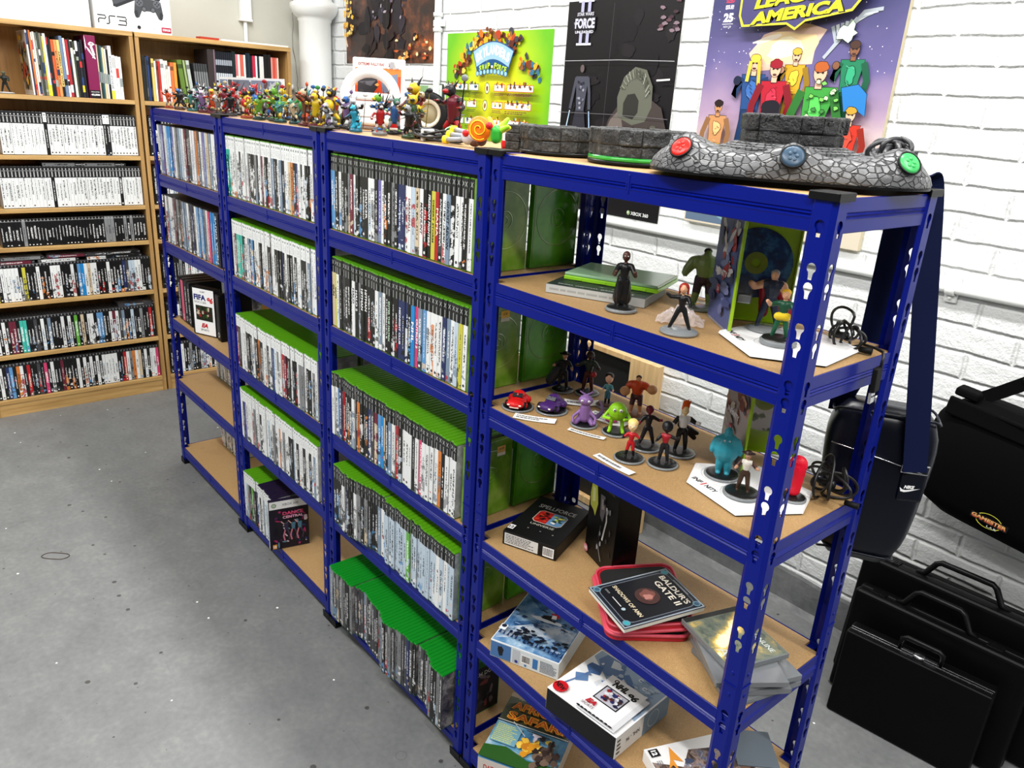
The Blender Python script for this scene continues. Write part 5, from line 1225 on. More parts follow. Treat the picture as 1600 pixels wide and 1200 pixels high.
# manual on top
t = thing('game_manual', 'dark ornate game manual lying tilted on the red zipped case', 'manual', (-.335, .000, C0+.055), -.27, rx=.02, ry=.03); sx, sy = .125, .175
vs = [(0, 0), (sx, 0), (sx, sy), (0, sy)]
MB().box((sx/2, sy/2, .005), (sx, sy, .009), PAGES, .001).build('page_block', t)
a = Art(); a.rect(-sx/2, -sy/2, sx/2, sy/2, (150, 160, 170)); a.rect(-sx/2+.003, -sy/2+.003, sx/2-.003, sy/2-.003, (30, 34, 44))
P = [(x_, y_) for x_, y_ in rr_poly(sx/2-.008, sy/2-.010, .018)]; a.poly(P, (110, 118, 130)); a.poly([(p_[0]*.97, p_[1]*.98) for p_ in P], (22, 24, 30))
for s1 in (-1, 1):
    for s2 in (-1, 1): a.ell(s1*(sx/2-.011), s2*(sy/2-.011), .0075, .0075, (104, 140, 160)); a.ell(s1*(sx/2-.011), s2*(sy/2-.011), .005, .005, (60, 90, 110) if s1*s2 > 0 else (60, 160, 170))
a.ell(0, .002, .024, .024, (70, 46, 44)); a.blob(-.002, .004, .015, .014, (120, 74, 66), rr); a.blob(.003, .002, .008, .009, (176, 120, 110), rr)
a.rect(-.024, .075, .024, .079, (120, 124, 128)); a.text("BALDUR'S", .002, .062, .013, (222, 214, 200), w=.088, bold=.02); a.text('GATE II', .006, .043, .014, (222, 214, 200), w=.075, bold=.02); a.text('SHADOWS OF AMN', 0, -.042, .009, (214, 200, 170), w=.095, bold=.02); a.line([(-.02, -.062), (.01, -.062)], .002, (200, 200, 200)); a.ell(.018, -.062, .004, .004, (170, 190, 200)); a.text('CD-ROM', -.038, -.062, .004, (170, 170, 170), w=.014)
c_ = MB().box((sx/2, sy/2, .0099), (sx+.002, sy+.002, .0008), flat((30, 34, 44))); c_.art(a, PT(sx/2, sy/2, .0104)); c_.build('cover', t)
# CD cases
JC = mat('clear_jewel_case', (150, 154, 158), .08, trans=.5)
def jewel(x, y, z, rz, label, art=None, tray=(60, 62, 64), rx=0):
    t = thing('cd_case', label, 'cd case', (x, y, z), rz, 'stack of clear cd cases on the fourth shelf', rx=rx)
    mb = MB(); mb.box((.071, .0625, .0050), (.142, .125, .0098), JC, .0006); mb.box((.071, .0625, .005), (.128, .118, .0070), flat(tray)); mb.build('case_shell', t)
    if art: MB().art(art, PT(.071, .0625, .0101)).build('inlay', t)
a = Art(.00008); a.rect(-.070, -.061, -.058, .061, (34, 36, 36)); a.rect(-.058, -.061, .069, .061, (110, 118, 104))
a.rect(-.056, -.059, .067, .059, picture('golden_cover_print', [(.35, (60, 72, 70)), (.5, (104, 112, 98)), (.62, (130, 124, 90)), (.78, (226, 190, 96)), (.92, (255, 244, 200))], 45, 1, (.8, .6, -.085)))
a.text('A', .030, -.044, .02, (200, 206, 204), w=.02); a.text('DI', .052, -.044, .02, (170, 176, 174), w=.018)
a.text('ONLINE', .034, .038, .010, (206, 214, 210), w=.05); a.text('GODZI', .03, -.045, .016, (200, 206, 204), w=.05) if False else None
for i, (dx, dy, r_, z_) in enumerate(((.010, -.006, -.25, 0), (-.002, .004, -.55, .0105), (.006, 0, -.35, .021), (-.004, .002, -.62, .0315))):
    jewel(-.158+dx, .088+dy, C0+.0006+z_, r_, '%s clear cd case from the bottom of the messy stack by the post' % ordn(i+1), None, [(150, 150, 152), (30, 30, 32), (120, 120, 122), (60, 60, 62)][i])
jewel(-.180, .084, C0+.0430, -.30, 'topmost cd case of the stack, golden light on its cover', a)
# ---- fifth shelf
sx, sy, sz = .168, .205, .044
a = Art(); a.rect(-sx/2, -sy/2, sx/2, sy/2, (226, 230, 234)); a.rect(-sx/2+.002, -sy/2+.003, sx/2-.002, sy/2-.001, picture('snow_slope_print', [(.35, (44, 80, 130)), (.5, (86, 132, 180)), (.64, (150, 184, 212)), (.75, (224, 232, 240))], 22, 7)); pass
a.poly([(-.078, -.09), (-.05, -.075), (.0, -.04), (.08, -.03), (.08, .015), (.0, .012), (-.04, -.02), (-.08, -.05)], picture('snow_cloud_print', [(.4, (140, 166, 196)), (.6, (206, 216, 226))], 30, 2))
for i in range(46): a.blob(rr.uniform(-.08, .08), -.025+rr.uniform(-.05, .055)-.25*rr.uniform(-.08, .08), rr.uniform(.002, .009), rr.uniform(.002, .006), rr.choice([(26, 40, 70), (40, 60, 100), (20, 28, 50), (110, 150, 196), (150, 176, 206)]), rr)
for i in range(16): u = -.078+.0105*i; a.poly([(u, -.078-.001*i), (u+.003, -.052-.0012*i-rr.uniform(0, .02)), (u+.006, -.078-.001*i)], (24, 46, 90))
for i in range(26): a.blob(.01+rr.uniform(-.05, .07), -.062+rr.uniform(-.022, .02)-.0, .006, .004, (18, 22, 34), rr)
a.blob(.004, .010, .035, .009, (222, 228, 236), rr); # generic airborne snowboarder
a.poly([(-.010, .024), (.012, .032), (.022, .026), (.012, .012), (-.008, .012)], (28, 26, 30)); a.poly([(.004, .040), (.024, .042), (.030, .030), (.014, .026)], (178, 30, 44)); a.poly([(.010, .034), (.020, .036), (.024, .022), (.012, .020)], (230, 230, 232)); a.ell(.016, .047, .006, .006, (24, 24, 28)); a.line([(-.012, .016), (.026, .012)], .005, (26, 24, 30)); a.line([(.022, .038), (.040, .046)], .004, (170, 34, 44)); a.line([(-.004, .036), (-.020, .040)], .004, (26, 26, 30))
a.blob(-.052, .085, .016, .010, (176, 24, 34), rr); a.line([(-.044, .072), (-.02, .064), (.014, .066)], .006, (24, 22, 26)); a.rect(-.080, -.072, -.064, -.052, (232, 236, 240)); a.ell(-.072, -.058, .006, .006, (30, 40, 60))
f = Art(); f.rect(-sx/2+.001, -sz/2+.002, -.032, sz/2-.002, (70, 110, 160)); f.blob(-.058, 0, .008, .012, (24, 24, 30), rr); f.rect(-.028, -.018, -.010, .018, (180, 184, 190)); f.barcode(-.006, -.010, .016, .012, rr); f.rect(.022, -.014, .034, .012, (50, 110, 170)); f.fine(.040, -.016, .080, .014, 9, (90, 100, 120), rr); f.ell(-.018, -.012, .004, .004, (40, 60, 130)); f.ell(.005, -.014, .003, .003, (60, 120, 170))
lying_box('game_box', 'big blue and white game box with airborne snowboarder, on fifth shelf', 'game box', -.605, -.004, D0, .42, sx, sy, sz, (206, 212, 214), art=a, front=f)
sx, sy, sz = .182, .180, .054
a = Art(); a.rect(-sx/2, -sy/2, sx/2, sy/2, (240, 241, 242)); a.poly([(-.088, .088), (-.088, .060), (-.020, .02), (.03, -.01), (.088, -.03), (.088, .088)], (150, 172, 196))
for c_, P in [((96, 124, 166), [(-.07, .086), (-.02, .088), (-.006, .06), (-.03, .03), (-.055, .04), (-.075, .06)]), ((206, 214, 222), [(-.05, .082), (-.03, .084), (-.02, .066), (-.04, .058)]), ((70, 104, 156), [(-.078, .040), (-.050, .046), (-.040, .020), (-.062, .010), (-.080, .024)]), ((80, 112, 160), [(.0, .07), (.03, .05), (.034, .02), (.010, .0), (-.014, .02), (-.012, .05)]), ((214, 220, 226), [(.0, .05), (.02, .04), (.018, .02), (.002, .016)]), ((90, 122, 166), [(-.082, -.010), (-.060, .006), (-.046, -.012), (-.066, -.03)]), ((216, 220, 226), [(-.03, .02), (.0, .0), (-.004, -.02), (-.036, -.006)])]: a.poly(P, c_)
a.line([(-.060, .020), (-.070, -.03), (-.078, -.058)], .004, (84, 116, 166)); a.poly([(-.080, -.056), (-.070, -.064), (-.060, -.058), (-.070, -.052)], (150, 166, 190))
for i in range(30): a.blob(rr.uniform(-.07, .08), rr.uniform(.0, .085), rr.uniform(.003, .009), rr.uniform(.002, .006), rr.choice([(176, 192, 210), (206, 214, 224), (120, 146, 184), (96, 126, 170)]), rr)
for u, v in ((.05, .055), (.066, .035), (.03, .07)): a.text('C', u, v, .010, (226, 232, 238), bold=.04)
a.ell(-.071, -.071, .0165, .0165, (196, 22, 34)); a.text('NEW', -.071, -.071, .012, (20, 10, 12), w=.027, bold=.05, rot=-.25)
a.rect(-.014, -.090, .082, .030, (214, 216, 220)); a.rect(-.020, -.082, .070, .038, (236, 237, 240)); a.ring(.0, .028, .003, .0055, (20, 20, 24)); a.text('NHL', .016, .020, .018, (14, 14, 16), w=.036, bold=.06, shear=.2); a.text('96', .050, .014, .018, (14, 14, 16), w=.024, bold=.05, shear=.2)
a.rect(-.008, -.044, .052, .004, (24, 24, 30)); a.rect(-.005, -.041, .049, .001, (186, 186, 196))
for i in range(26): a.blob(.022+rr.uniform(-.02, .022), -.020+rr.uniform(-.016, .016), .005, .004, rr.choice([(40, 44, 100), (150, 30, 40), (220, 220, 226), (60, 40, 40), (30, 30, 60)]), rr)
a.text('EA', .002, -.060, .013, (180, 30, 44), w=.024, bold=.06, shear=.3); a.text('SPORTS', .002, -.073, .007, (90, 60, 66), w=.03)
for i in range(9): a.blob(-.01+.010*i, -.0868, .005, .002, (16, 16, 18), rr)
f = Art(); f.rect(-sx/2+.001, -sz/2+.001, sx/2-.001, sz/2-.001, (9, 9, 10))
r_ = Art(); r_.rect(-sy/2, -sz/2+.001, .0, sz/2-.001, (230, 230, 228)); r_.rect(.0, -sz/2+.001, sy/2, sz/2-.001, (120, 146, 170)); r_.text('NHL - 96', -.034, .0, .010, (30, 30, 34), w=.045, bold=.02, rot=PI); r_.ring(.035, 0, .018, .0195, (206, 216, 222)); r_.fine(-.086, -.02, -.072, .02, 4, (60, 60, 60), rr)
lying_box('game_box', 'white ice hockey game box with red NEW sticker, at centre of fifth shelf', 'game box', -.408, -.012, D0, .08, sx, sy, sz, (228, 228, 226), art=a, front=f, right=r_)
# ---- bottom shelf
sx, sy, sz = .186, .235, .048
a = Art(); a.rect(-sx/2, -sy/2, sx/2, sy/2, (70, 130, 170)); a.rect(-sx/2, .012, sx/2, sy/2-.016, picture('savannah_print', [(.35, (40, 56, 56)), (.5, (66, 72, 50)), (.62, (90, 92, 64)), (.75, (50, 76, 90))], 18, 5)); a.rect(-sx/2, -sy/2+.04, sx/2, .010, picture('sky_print', [(.35, (50, 104, 150)), (.52, (96, 152, 184)), (.7, (190, 210, 214))], 14, 6)); a.rect(-sx/2, sy/2-.016, sx/2, sy/2, (196, 176, 150)); a.text('DATA BECKER', -.02, sy/2-.008, .009, (170, 30, 40), w=.07, bold=.03)
for i in range(40): a.blob(rr.uniform(-.075, .075), rr.uniform(.022, .092), .014, .007, rr.choice([(70, 76, 56), (50, 66, 70), (66, 60, 44), (76, 84, 60)]), rr)
a.text('Flight Safari for Windows', -.022, .094, .006, (230, 230, 220), w=.09)
for txt, v in (('AFRICAN', .070), ('SAFARI', .034)):
    a.text(txt, .002, v-.001, .031, (120, 60, 16), w=.156, bold=.08); a.text(txt, .0, v, .028, (240, 176, 40), w=.150, bold=.05); a.text(txt, .0, v, .024, (206, 84, 24), w=.144, bold=.005)
a.line([(-.093, .010), (.093, .010)], .0022, (220, 220, 220)); a.rect(-.088, -.062, -.022, .0, (110, 160, 180)); a.fine(-.085, -.060, -.026, -.002, 10, (206, 206, 90), rr)
a.poly([(-.093, -.080), (-.04, -.068), (.02, -.088), (.093, -.080), (.093, -.1175), (-.093, -.1175)], (40, 84, 30))
for i in range(26): a.blob(.012+rr.gauss(0, .016), -.045+rr.gauss(0, .014), .009, .008, rr.choice([(206, 140, 30), (226, 180, 60), (190, 120, 30), (230, 200, 90)]), rr)
for i in range(26): a.blob(.055+rr.gauss(0, .012), -.060+rr.gauss(0, .018), .008, .010, rr.choice([(54, 40, 36), (84, 66, 56), (40, 30, 30), (110, 90, 76)]), rr)
a.line([(.060, -.05), (.062, -.012)], .006, (44, 34, 34)); a.line([(-.050, .008), (-.008, -.026)], .002, (200, 206, 210)); a.blob(.018, -.012, .012, .006, (214, 200, 210), rr); a.blob(.018, -.020, .005, .012, (200, 190, 200), rr); a.line([(-.01, -.006), (.05, -.010)], .003, (60, 56, 60))
f = Art(); f.rect(-sx/2+.002, -sz/2+.002, sx/2-.002, sz/2-.002, (210, 200, 192)); f.text('DATA BECKER', -.035, 0, .016, (190, 60, 50), w=.085, bold=.03)
lying_box('game_box', 'african safari flight game box lying over the front edge of bottom shelf', 'game box', -.596, -.030, E0, .50, sx, sy, sz, (206, 196, 180), art=a, front=f)
sx, sy, sz = .135, .190, .028
a = Art(); a.rect(-sx/2, -sy/2, sx/2, sy/2, (226, 226, 226)); 
a.poly([(-.035, -.094), (-.01, -.04), (-.045, -.01), (-.03, .094), (.067, .094), (.067, -.094)], picture('battle_cover_print', [(.32, (30, 24, 26)), (.45, (84, 66, 58)), (.54, (150, 130, 120)), (.62, (70, 84, 120)), (.72, (206, 200, 196))], 60, 3))
for i in range(10): 
    u = rr.uniform(-.02, .066); v = rr.uniform(-.03, .092); a.blob(u, v, .009, .006, rr.choice([(40, 34, 34), (90, 70, 60), (140, 120, 110), (60, 70, 96), (180, 170, 166), (110, 84, 70)]), rr, rot=rr.uniform(0, 3))
a.poly([(-.06, -.045), (-.02, -.035), (-.03, -.052), (.01, -.052), (-.018, -.058), (-.012, -.07), (-.03, -.058)], (214, 140, 50)); a.rect(-.062, -.090, -.044, -.070, (20, 20, 22)); a.text('12', -.053, -.080, .011, (240, 240, 240), bold=.05); a.fine(-.034, -.086, -.02, -.074, 3, (120, 120, 120), rr)
lying_box('game_box', 'white slipcase with battle picture and 12 rating by the front post', 'game box', -.192, .046, D0, -.38, sx, sy, sz, (232, 232, 230), art=a)
t = thing('magazine', 'striped magazine pile corner behind front post, right end of fifth shelf', 'magazine', (-.092, .262, D0+.0005), -.75)
mb = MB(); 
for i in range(12): mb.box((.05+R.uniform(-.002, .002), -.01, .002+.0026*i), (.09, .08, .0024), flat([(200, 190, 184), (120, 90, 84), (226, 224, 222), (90, 100, 110)][i % 4]), .0004)
mb.build('page_block', t)
# ================================================================ posters on the brick wall
rr = random.Random(33)
def poster(name, label, x0, x1, z0, z1, paper, art_fn, th=.0012, y=None, curl=.0, edge=None, tilt=0):
    t = thing(name, label, 'poster' if 'canvas' not in name else 'canvas print', ((x0+x1)/2, YB-.0015 if y is None else y, z0), 0, None, rx=tilt)
    w, h = x1-x0, z1-z0; mb = MB(); mb.box((0, -th/2, h/2), (w, th, h), edge or PAPER); mb.build('sheet' if th < .005 else 'stretcher_frame', t)
    a = Art(.00012); a.rect(-w/2, 0, w/2, h, paper); art_fn(a, w, h, lambda X, Zq: (X-(x0+x1)/2, Zq-z0)); MB().art(a, PF(0, -th, 0)).build('artwork', t); return t
FIRE, tf = newmat('fiery_print', .35); o_ = tf.obj()
nn = tf.noise(o_, 3.2, 8, .66); n2 = tf.noise(tf.vm('ADD', o_, (4, 0, 1)), 14, 5, .6)
tf.color(tf.ramp(tf.m('ADD', tf.m('MULTIPLY', nn, .75), tf.m('MULTIPLY', n2, .25)), [(.38, rgb(20, 12, 12)), (.48, rgb(52, 28, 20)), (.55, rgb(110, 60, 34)), (.61, rgb(206, 130, 60)), (.68, rgb(250, 210, 130))]))
def art1(a, w, h, L):
    for i in range(70):   # anonymous dark mass before the flames
        u = rr.gauss(-.02, .13); v = rr.uniform(.02, h*.95); k = 1-abs(u)*1.6
        a.blob(u, v, rr.uniform(.02, .06)*max(.4, k), rr.uniform(.02, .07), rr.choice([(24, 18, 24), (34, 28, 36), (44, 38, 48), (18, 14, 18), (40, 26, 26)]), rr, rot=rr.uniform(0, 3))
    for i in range(16): a.blob(rr.uniform(-.15, .2), rr.uniform(.2, .33), .010, .006, rr.choice([(80, 74, 96), (110, 100, 120), (170, 160, 170)]), rr, rot=rr.uniform(0, 3))
    for i in range(26): a.blob(rr.uniform(.10, .42), rr.uniform(.02, .12), rr.uniform(.006, .02), rr.uniform(.004, .010), rr.choice([(200, 90, 40), (230, 160, 80), (150, 60, 30), (250, 220, 160)]), rr)
    for i in range(40): a.blob(rr.uniform(-.43, -.33), rr.uniform(.14, .32), rr.uniform(.004, .013), rr.uniform(.004, .013), rr.choice([(240, 190, 60), (250, 220, 120), (214, 150, 60)]), rr)
    a.poly([(-.42, .13), (-.405, .135), (-.38, .085), (-.39, .08)], (230, 200, 170)); a.rect(.02, 0, .0225, h, (70, 56, 54)); a.rect(.2, 0, .202, h, (54, 40, 40))
poster('wall_poster', 'dark poster of black mass and flames beside the round column', -3.68, -2.817, 1.757, 2.36, FIRE, art1)
GRN, tg = newmat('green_print', .35); o_ = tg.obj(); x_, y_, z_ = tg.sep(o_)
rad = tg.m('SQRT', tg.m('ADD', tg.m('POWER', x_, 2), tg.m('POWER', tg.m('SUBTRACT', z_, .27), 2)))
tg.color(tg.ramp(tg.m('ADD', rad, tg.m('MULTIPLY', tg.noise(o_, 8, 3), .08)), [(.16, rgb(214, 216, 30)), (.30, rgb(160, 200, 24)), (.42, rgb(100, 180, 20))]))
def art2(a, w, h, L):
    cols = [(206, 110, 30), (236, 170, 40), (120, 60, 30), (90, 40, 30), (60, 60, 70), (180, 60, 30), (230, 200, 80), (50, 110, 140), (140, 90, 50)]
    for i in range(150):
        t = rr.uniform(0, 1); u = (t-.5)*.60; v = .395+.075*math.sin(PI*t)+rr.gauss(0, .018)-(.06 if abs(u) > .18 else 0)
        a.blob(u+rr.gauss(0, .008), v, rr.uniform(.007, .018), rr.uniform(.006, .018), rr.choice(cols), rr, rot=rr.uniform(0, 3))
    arc = [(-.125+.25*i/12, .375+.035*math.sin(PI*i/12)) for i in range(13)]
    a.line(arc, .10, (30, 80, 130)); a.line([(p[0], p[1]+.012) for p in arc], .068, (150, 190, 220)); 
    for i, ch in enumerate('SKYLANDERS'):
        t = (i+.5)/10; a.text(ch, -.118+.236*t, .388+.038*math.sin(PI*t), .040, (240, 246, 250), w=.023, bold=.06, rot=(.5-t)*.5)
    for i, ch in enumerate('SWAP'): a.text(ch, -.082+.020*i, .350+.004*i, .024, (190, 226, 50), w=.017, bold=.05, rot=.1)
    a.rect(-.006, .352, .008, .362, (240, 240, 240))
    for i, ch in enumerate('FORCE'): a.text(ch, .024+.0175*i, .361-.004*i, .024, (190, 226, 50), w=.015, bold=.05, rot=-.15)
    for i in range(9): a.ell(-.10+.025*i, .326+.012*math.sin(PI*(i+.5)/9), .0115, .0125, (40, 90, 140)); a.ell(-.10+.025*i, .326+.012*math.sin(PI*(i+.5)/9), .0085, .009, (150, 200, 225))
    for r, v in enumerate((.268, .196, .124)):
        for g, (u0, n) in enumerate(((-.335, 5), (-.150, 2), (.035, 2), (.125, 5))):
            wd = n*.033; cc = (90, 110, 60) if g < 2 else (196, 80, 30)
            a.rect(u0-.004, v-.012, u0+wd+.004, v+.018, cc); a.rect(u0-.001, v-.009, u0+wd+.001, v+.015, (238, 240, 232)); a.fine(u0, v-.030, u0+wd, v-.016, 2, (110, 60, 60) if g > 1 else (60, 80, 40), rr)
            for i in range(n): 
                for q in range(4): a.blob(u0+.016+.033*i+rr.uniform(-.007, .007), v+.010+rr.uniform(-.008, .014), .005, .006, rr.choice(cols), rr)
        a.ell(-.052+.04, v, .017, .024, (60, 60, 20)); a.ell(-.052+.04, v, .0145, .021, (226, 226, 190)); a.blob(-.012, v, .007, .011, rr.choice(cols), rr)
    a.rect(-.03, .06, .0, .105, (236, 236, 232)); a.line([(.0, 0), (.0, h)], .0012, (170, 200, 90))
poster('wall_poster', 'bright green poster with curved blue and white title and rows of tiny figures', -2.715, -1.985, 1.385, 1.885, GRN, art2)
def art3(a, w, h, L):
    def X(x, z): return L(x, z)
    for i in range(22): u, v = X(rr.uniform(-1.9, -1.36), rr.uniform(1.25, 1.95)); a.blob(u, v, rr.uniform(.02, .05), rr.uniform(.01, .04), rr.choice([(20, 18, 22), (26, 22, 26), (14, 12, 16)]), rr)
    for i in range(14): u, v = X(rr.uniform(-1.46, -1.36), rr.uniform(1.86, 1.96)); a.blob(u, v, .012, .006, rr.choice([(90, 60, 70), (60, 40, 50), (130, 110, 120)]), rr)
    u, v = X(-1.812, 1.90); WHT = (214, 214, 226)
    for s in (-1, 1):
        zz = v+s*.055; a.rect(u-.040, zz+s*.020-.004, u+.040, zz+s*.020+.004, WHT)
        for k in (-1, 1): a.rect(u+k*.018-.008, zz-.018, u+k*.018+.008, zz+.020, (170, 170, 200))
    a.text('STAR WARS', u, v+.030, .012, WHT, w=.088, bold=.02, shear=.1); a.rect(u-.058, v-.026, u+.056, v+.022, (18, 16, 22)); a.text('FORCE', u, v-.002, .036, (196, 196, 216), w=.105, bold=.05); a.text('THE', u-.052, v-.002, .008, WHT, w=.014); a.text('UNLEASHED', u, v-.032, .010, WHT, w=.098, bold=.03)
    # standing silhouette with two pale rods
    u, v = X(-1.800, 1.62); g1, g2 = (70, 72, 84), (44, 44, 54)
    a.ell(u-.004, v+.118, .011, .014, (96, 84, 84)); a.poly([(u-.034, v+.090), (u+.034, v+.090), (u+.026, v+.02), (u+.020, v-.04), (u-.022, v-.04), (u-.026, v+.02)], g1)
    a.line([(u-.032, v+.086), (u-.044, v+.03), (u-.056, v-.03)], .014, g1); a.line([(u+.032, v+.086), (u+.044, v+.03), (u+.050, v-.03)], .014, g1)
    a.poly([(u-.026, v-.035), (u+.024, v-.035), (u+.05, v-.16), (u-.045, v-.16)], g2); a.line([(u-.056, v-.036), (u-.078, v-.14)], .005, (190, 220, 250)); a.line([(u+.050, v-.036), (u+.066, v-.14)], .005, (170, 200, 240))
    for i in range(14): a.blob(u+rr.uniform(-.02, .02), v+rr.uniform(-.03, .08), .006, .005, rr.choice([(110, 114, 130), (40, 40, 50), (150, 150, 160)]), rr)
    # hooded cloaked shape with its face in shadow
    u, v = X(-1.52, 1.50); c1, c2, c3 = (112, 102, 96), (156, 146, 138), (64, 56, 54)
    a.poly([(u-.155, v-.14), (u-.150, v-.03), (u-.120, v+.06), (u-.07, v+.12), (u+.05, v+.15), (u+.13, v+.11), (u+.165, v+.03), (u+.165, v-.14)], c3)
    a.poly([(u-.155, v-.14), (u-.148, v-.02), (u-.11, v+.06), (u-.065, v+.10), (u-.04, v+.02), (u-.02, v-.06), (u-.03, v-.14)], c1)
    a.poly([(u-.075, v+.07), (u-.085, v+.14), (u-.06, v+.21), (u-.01, v+.245), (u+.045, v+.235), (u+.08, v+.18), (u+.085, v+.11), (u+.06, v+.06), (u+.0, v+.045)], (96, 98, 86)); a.poly([(u-.050, v+.075), (u-.052, v+.12), (u-.035, v+.15), (u+.0, v+.155), (u+.022, v+.13), (u+.022, v+.09), (u+.0, v+.065)], (44, 44, 40))
    for i in range(26): aa = rr.uniform(-1.3, 1.4); r_ = rr.uniform(.72, 1); a.line([(u+.076*r_*math.sin(aa), v+.145+.092*r_*math.cos(aa)), (u+.076*r_*math.sin(aa+.12), v+.145+.092*r_*math.cos(aa+.12)-.006)], .003, rr.choice([(150, 152, 140), (70, 72, 62), (120, 122, 108)]))
    for i in range(12): aa = -1.2+2.6*i/11; a.line([(u+.0+.072*math.sin(aa), v+.15+.088*math.cos(aa)), (u+.0+.055*math.sin(aa+.1), v+.14+.066*math.cos(aa+.1))], .004, rr.choice([(130, 132, 116), (70, 72, 62), (150, 152, 140)]))
    for i in range(15): uu = u-.13+.016*i; a.line([(uu, v+.05-rr.uniform(0, .04)), (uu-.008+.01*rr.random(), v-.03), (uu+.01, v-.12)], rr.uniform(.003, .006), rr.choice([c2, (66, 58, 56), (30, 26, 28)]))
    a.poly([(u+.02, v+.01), (u+.08, v+.03), (u+.12, v-.01), (u+.06, v-.03)], (60, 54, 52)); a.blob(u+.105, v+.035, .016, .012, (84, 84, 74), rr)
    for zz in (1.765, 1.575): q = X(-1.91, zz); a.line([(q[0], q[1]), (q[0]+.3, q[1]+.003), (q[0]+.56, q[1]-.002)], .0018, (190, 190, 194) if zz > 1.7 else (110, 106, 110))
    q = X(-1.66, 1.26); a.line([(q[0], q[1]), (q[0]+.004, q[1]+.70)], .0016, (70, 66, 70)); q = X(-1.40, 1.70); a.line([(q[0]-.02, q[1]), (q[0]+.04, q[1]+.004)], .006, (226, 226, 226))
    q = X(-1.44, 1.232); a.ell(q[0]-.043, q[1], .0085, .0085, (130, 150, 110)); a.ell(q[0]-.045, q[1]+.002, .005, .005, (190, 206, 170)); a.text('XBOX 360', q[0]+.012, q[1], .013, (226, 226, 226), w=.086, bold=.02)
poster('wall_poster', 'black poster with silver title, sword silhouette and hunched cloaked shape', -1.912, -1.349, 1.208, 1.977, (15, 13, 16), art3)
SPC, tg = newmat('starry_print', .35); o_ = tg.obj(); x_, y_, z_ = tg.sep(o_)
f_ = tg.m('ADD', z_, tg.m('MULTIPLY', tg.noise(o_, 5, 5), .22)); c_ = tg.ramp(f_, [(.20, rgb(206, 190, 166)), (.36, rgb(214, 196, 186)), (.46, rgb(176, 150, 176)), (.62, rgb(104, 96, 146)), (.80, rgb(58, 58, 104))])
st_ = tg.m('MULTIPLY', tg.m('LESS_THAN', tg.vor(tg.vm('MULTIPLY', o_, (1, 0, 1)), 60), .10), tg.m('GREATER_THAN', f_, .56)); tg.color(tg.mix(st_, c_, (.9, .9, .95, 1)))
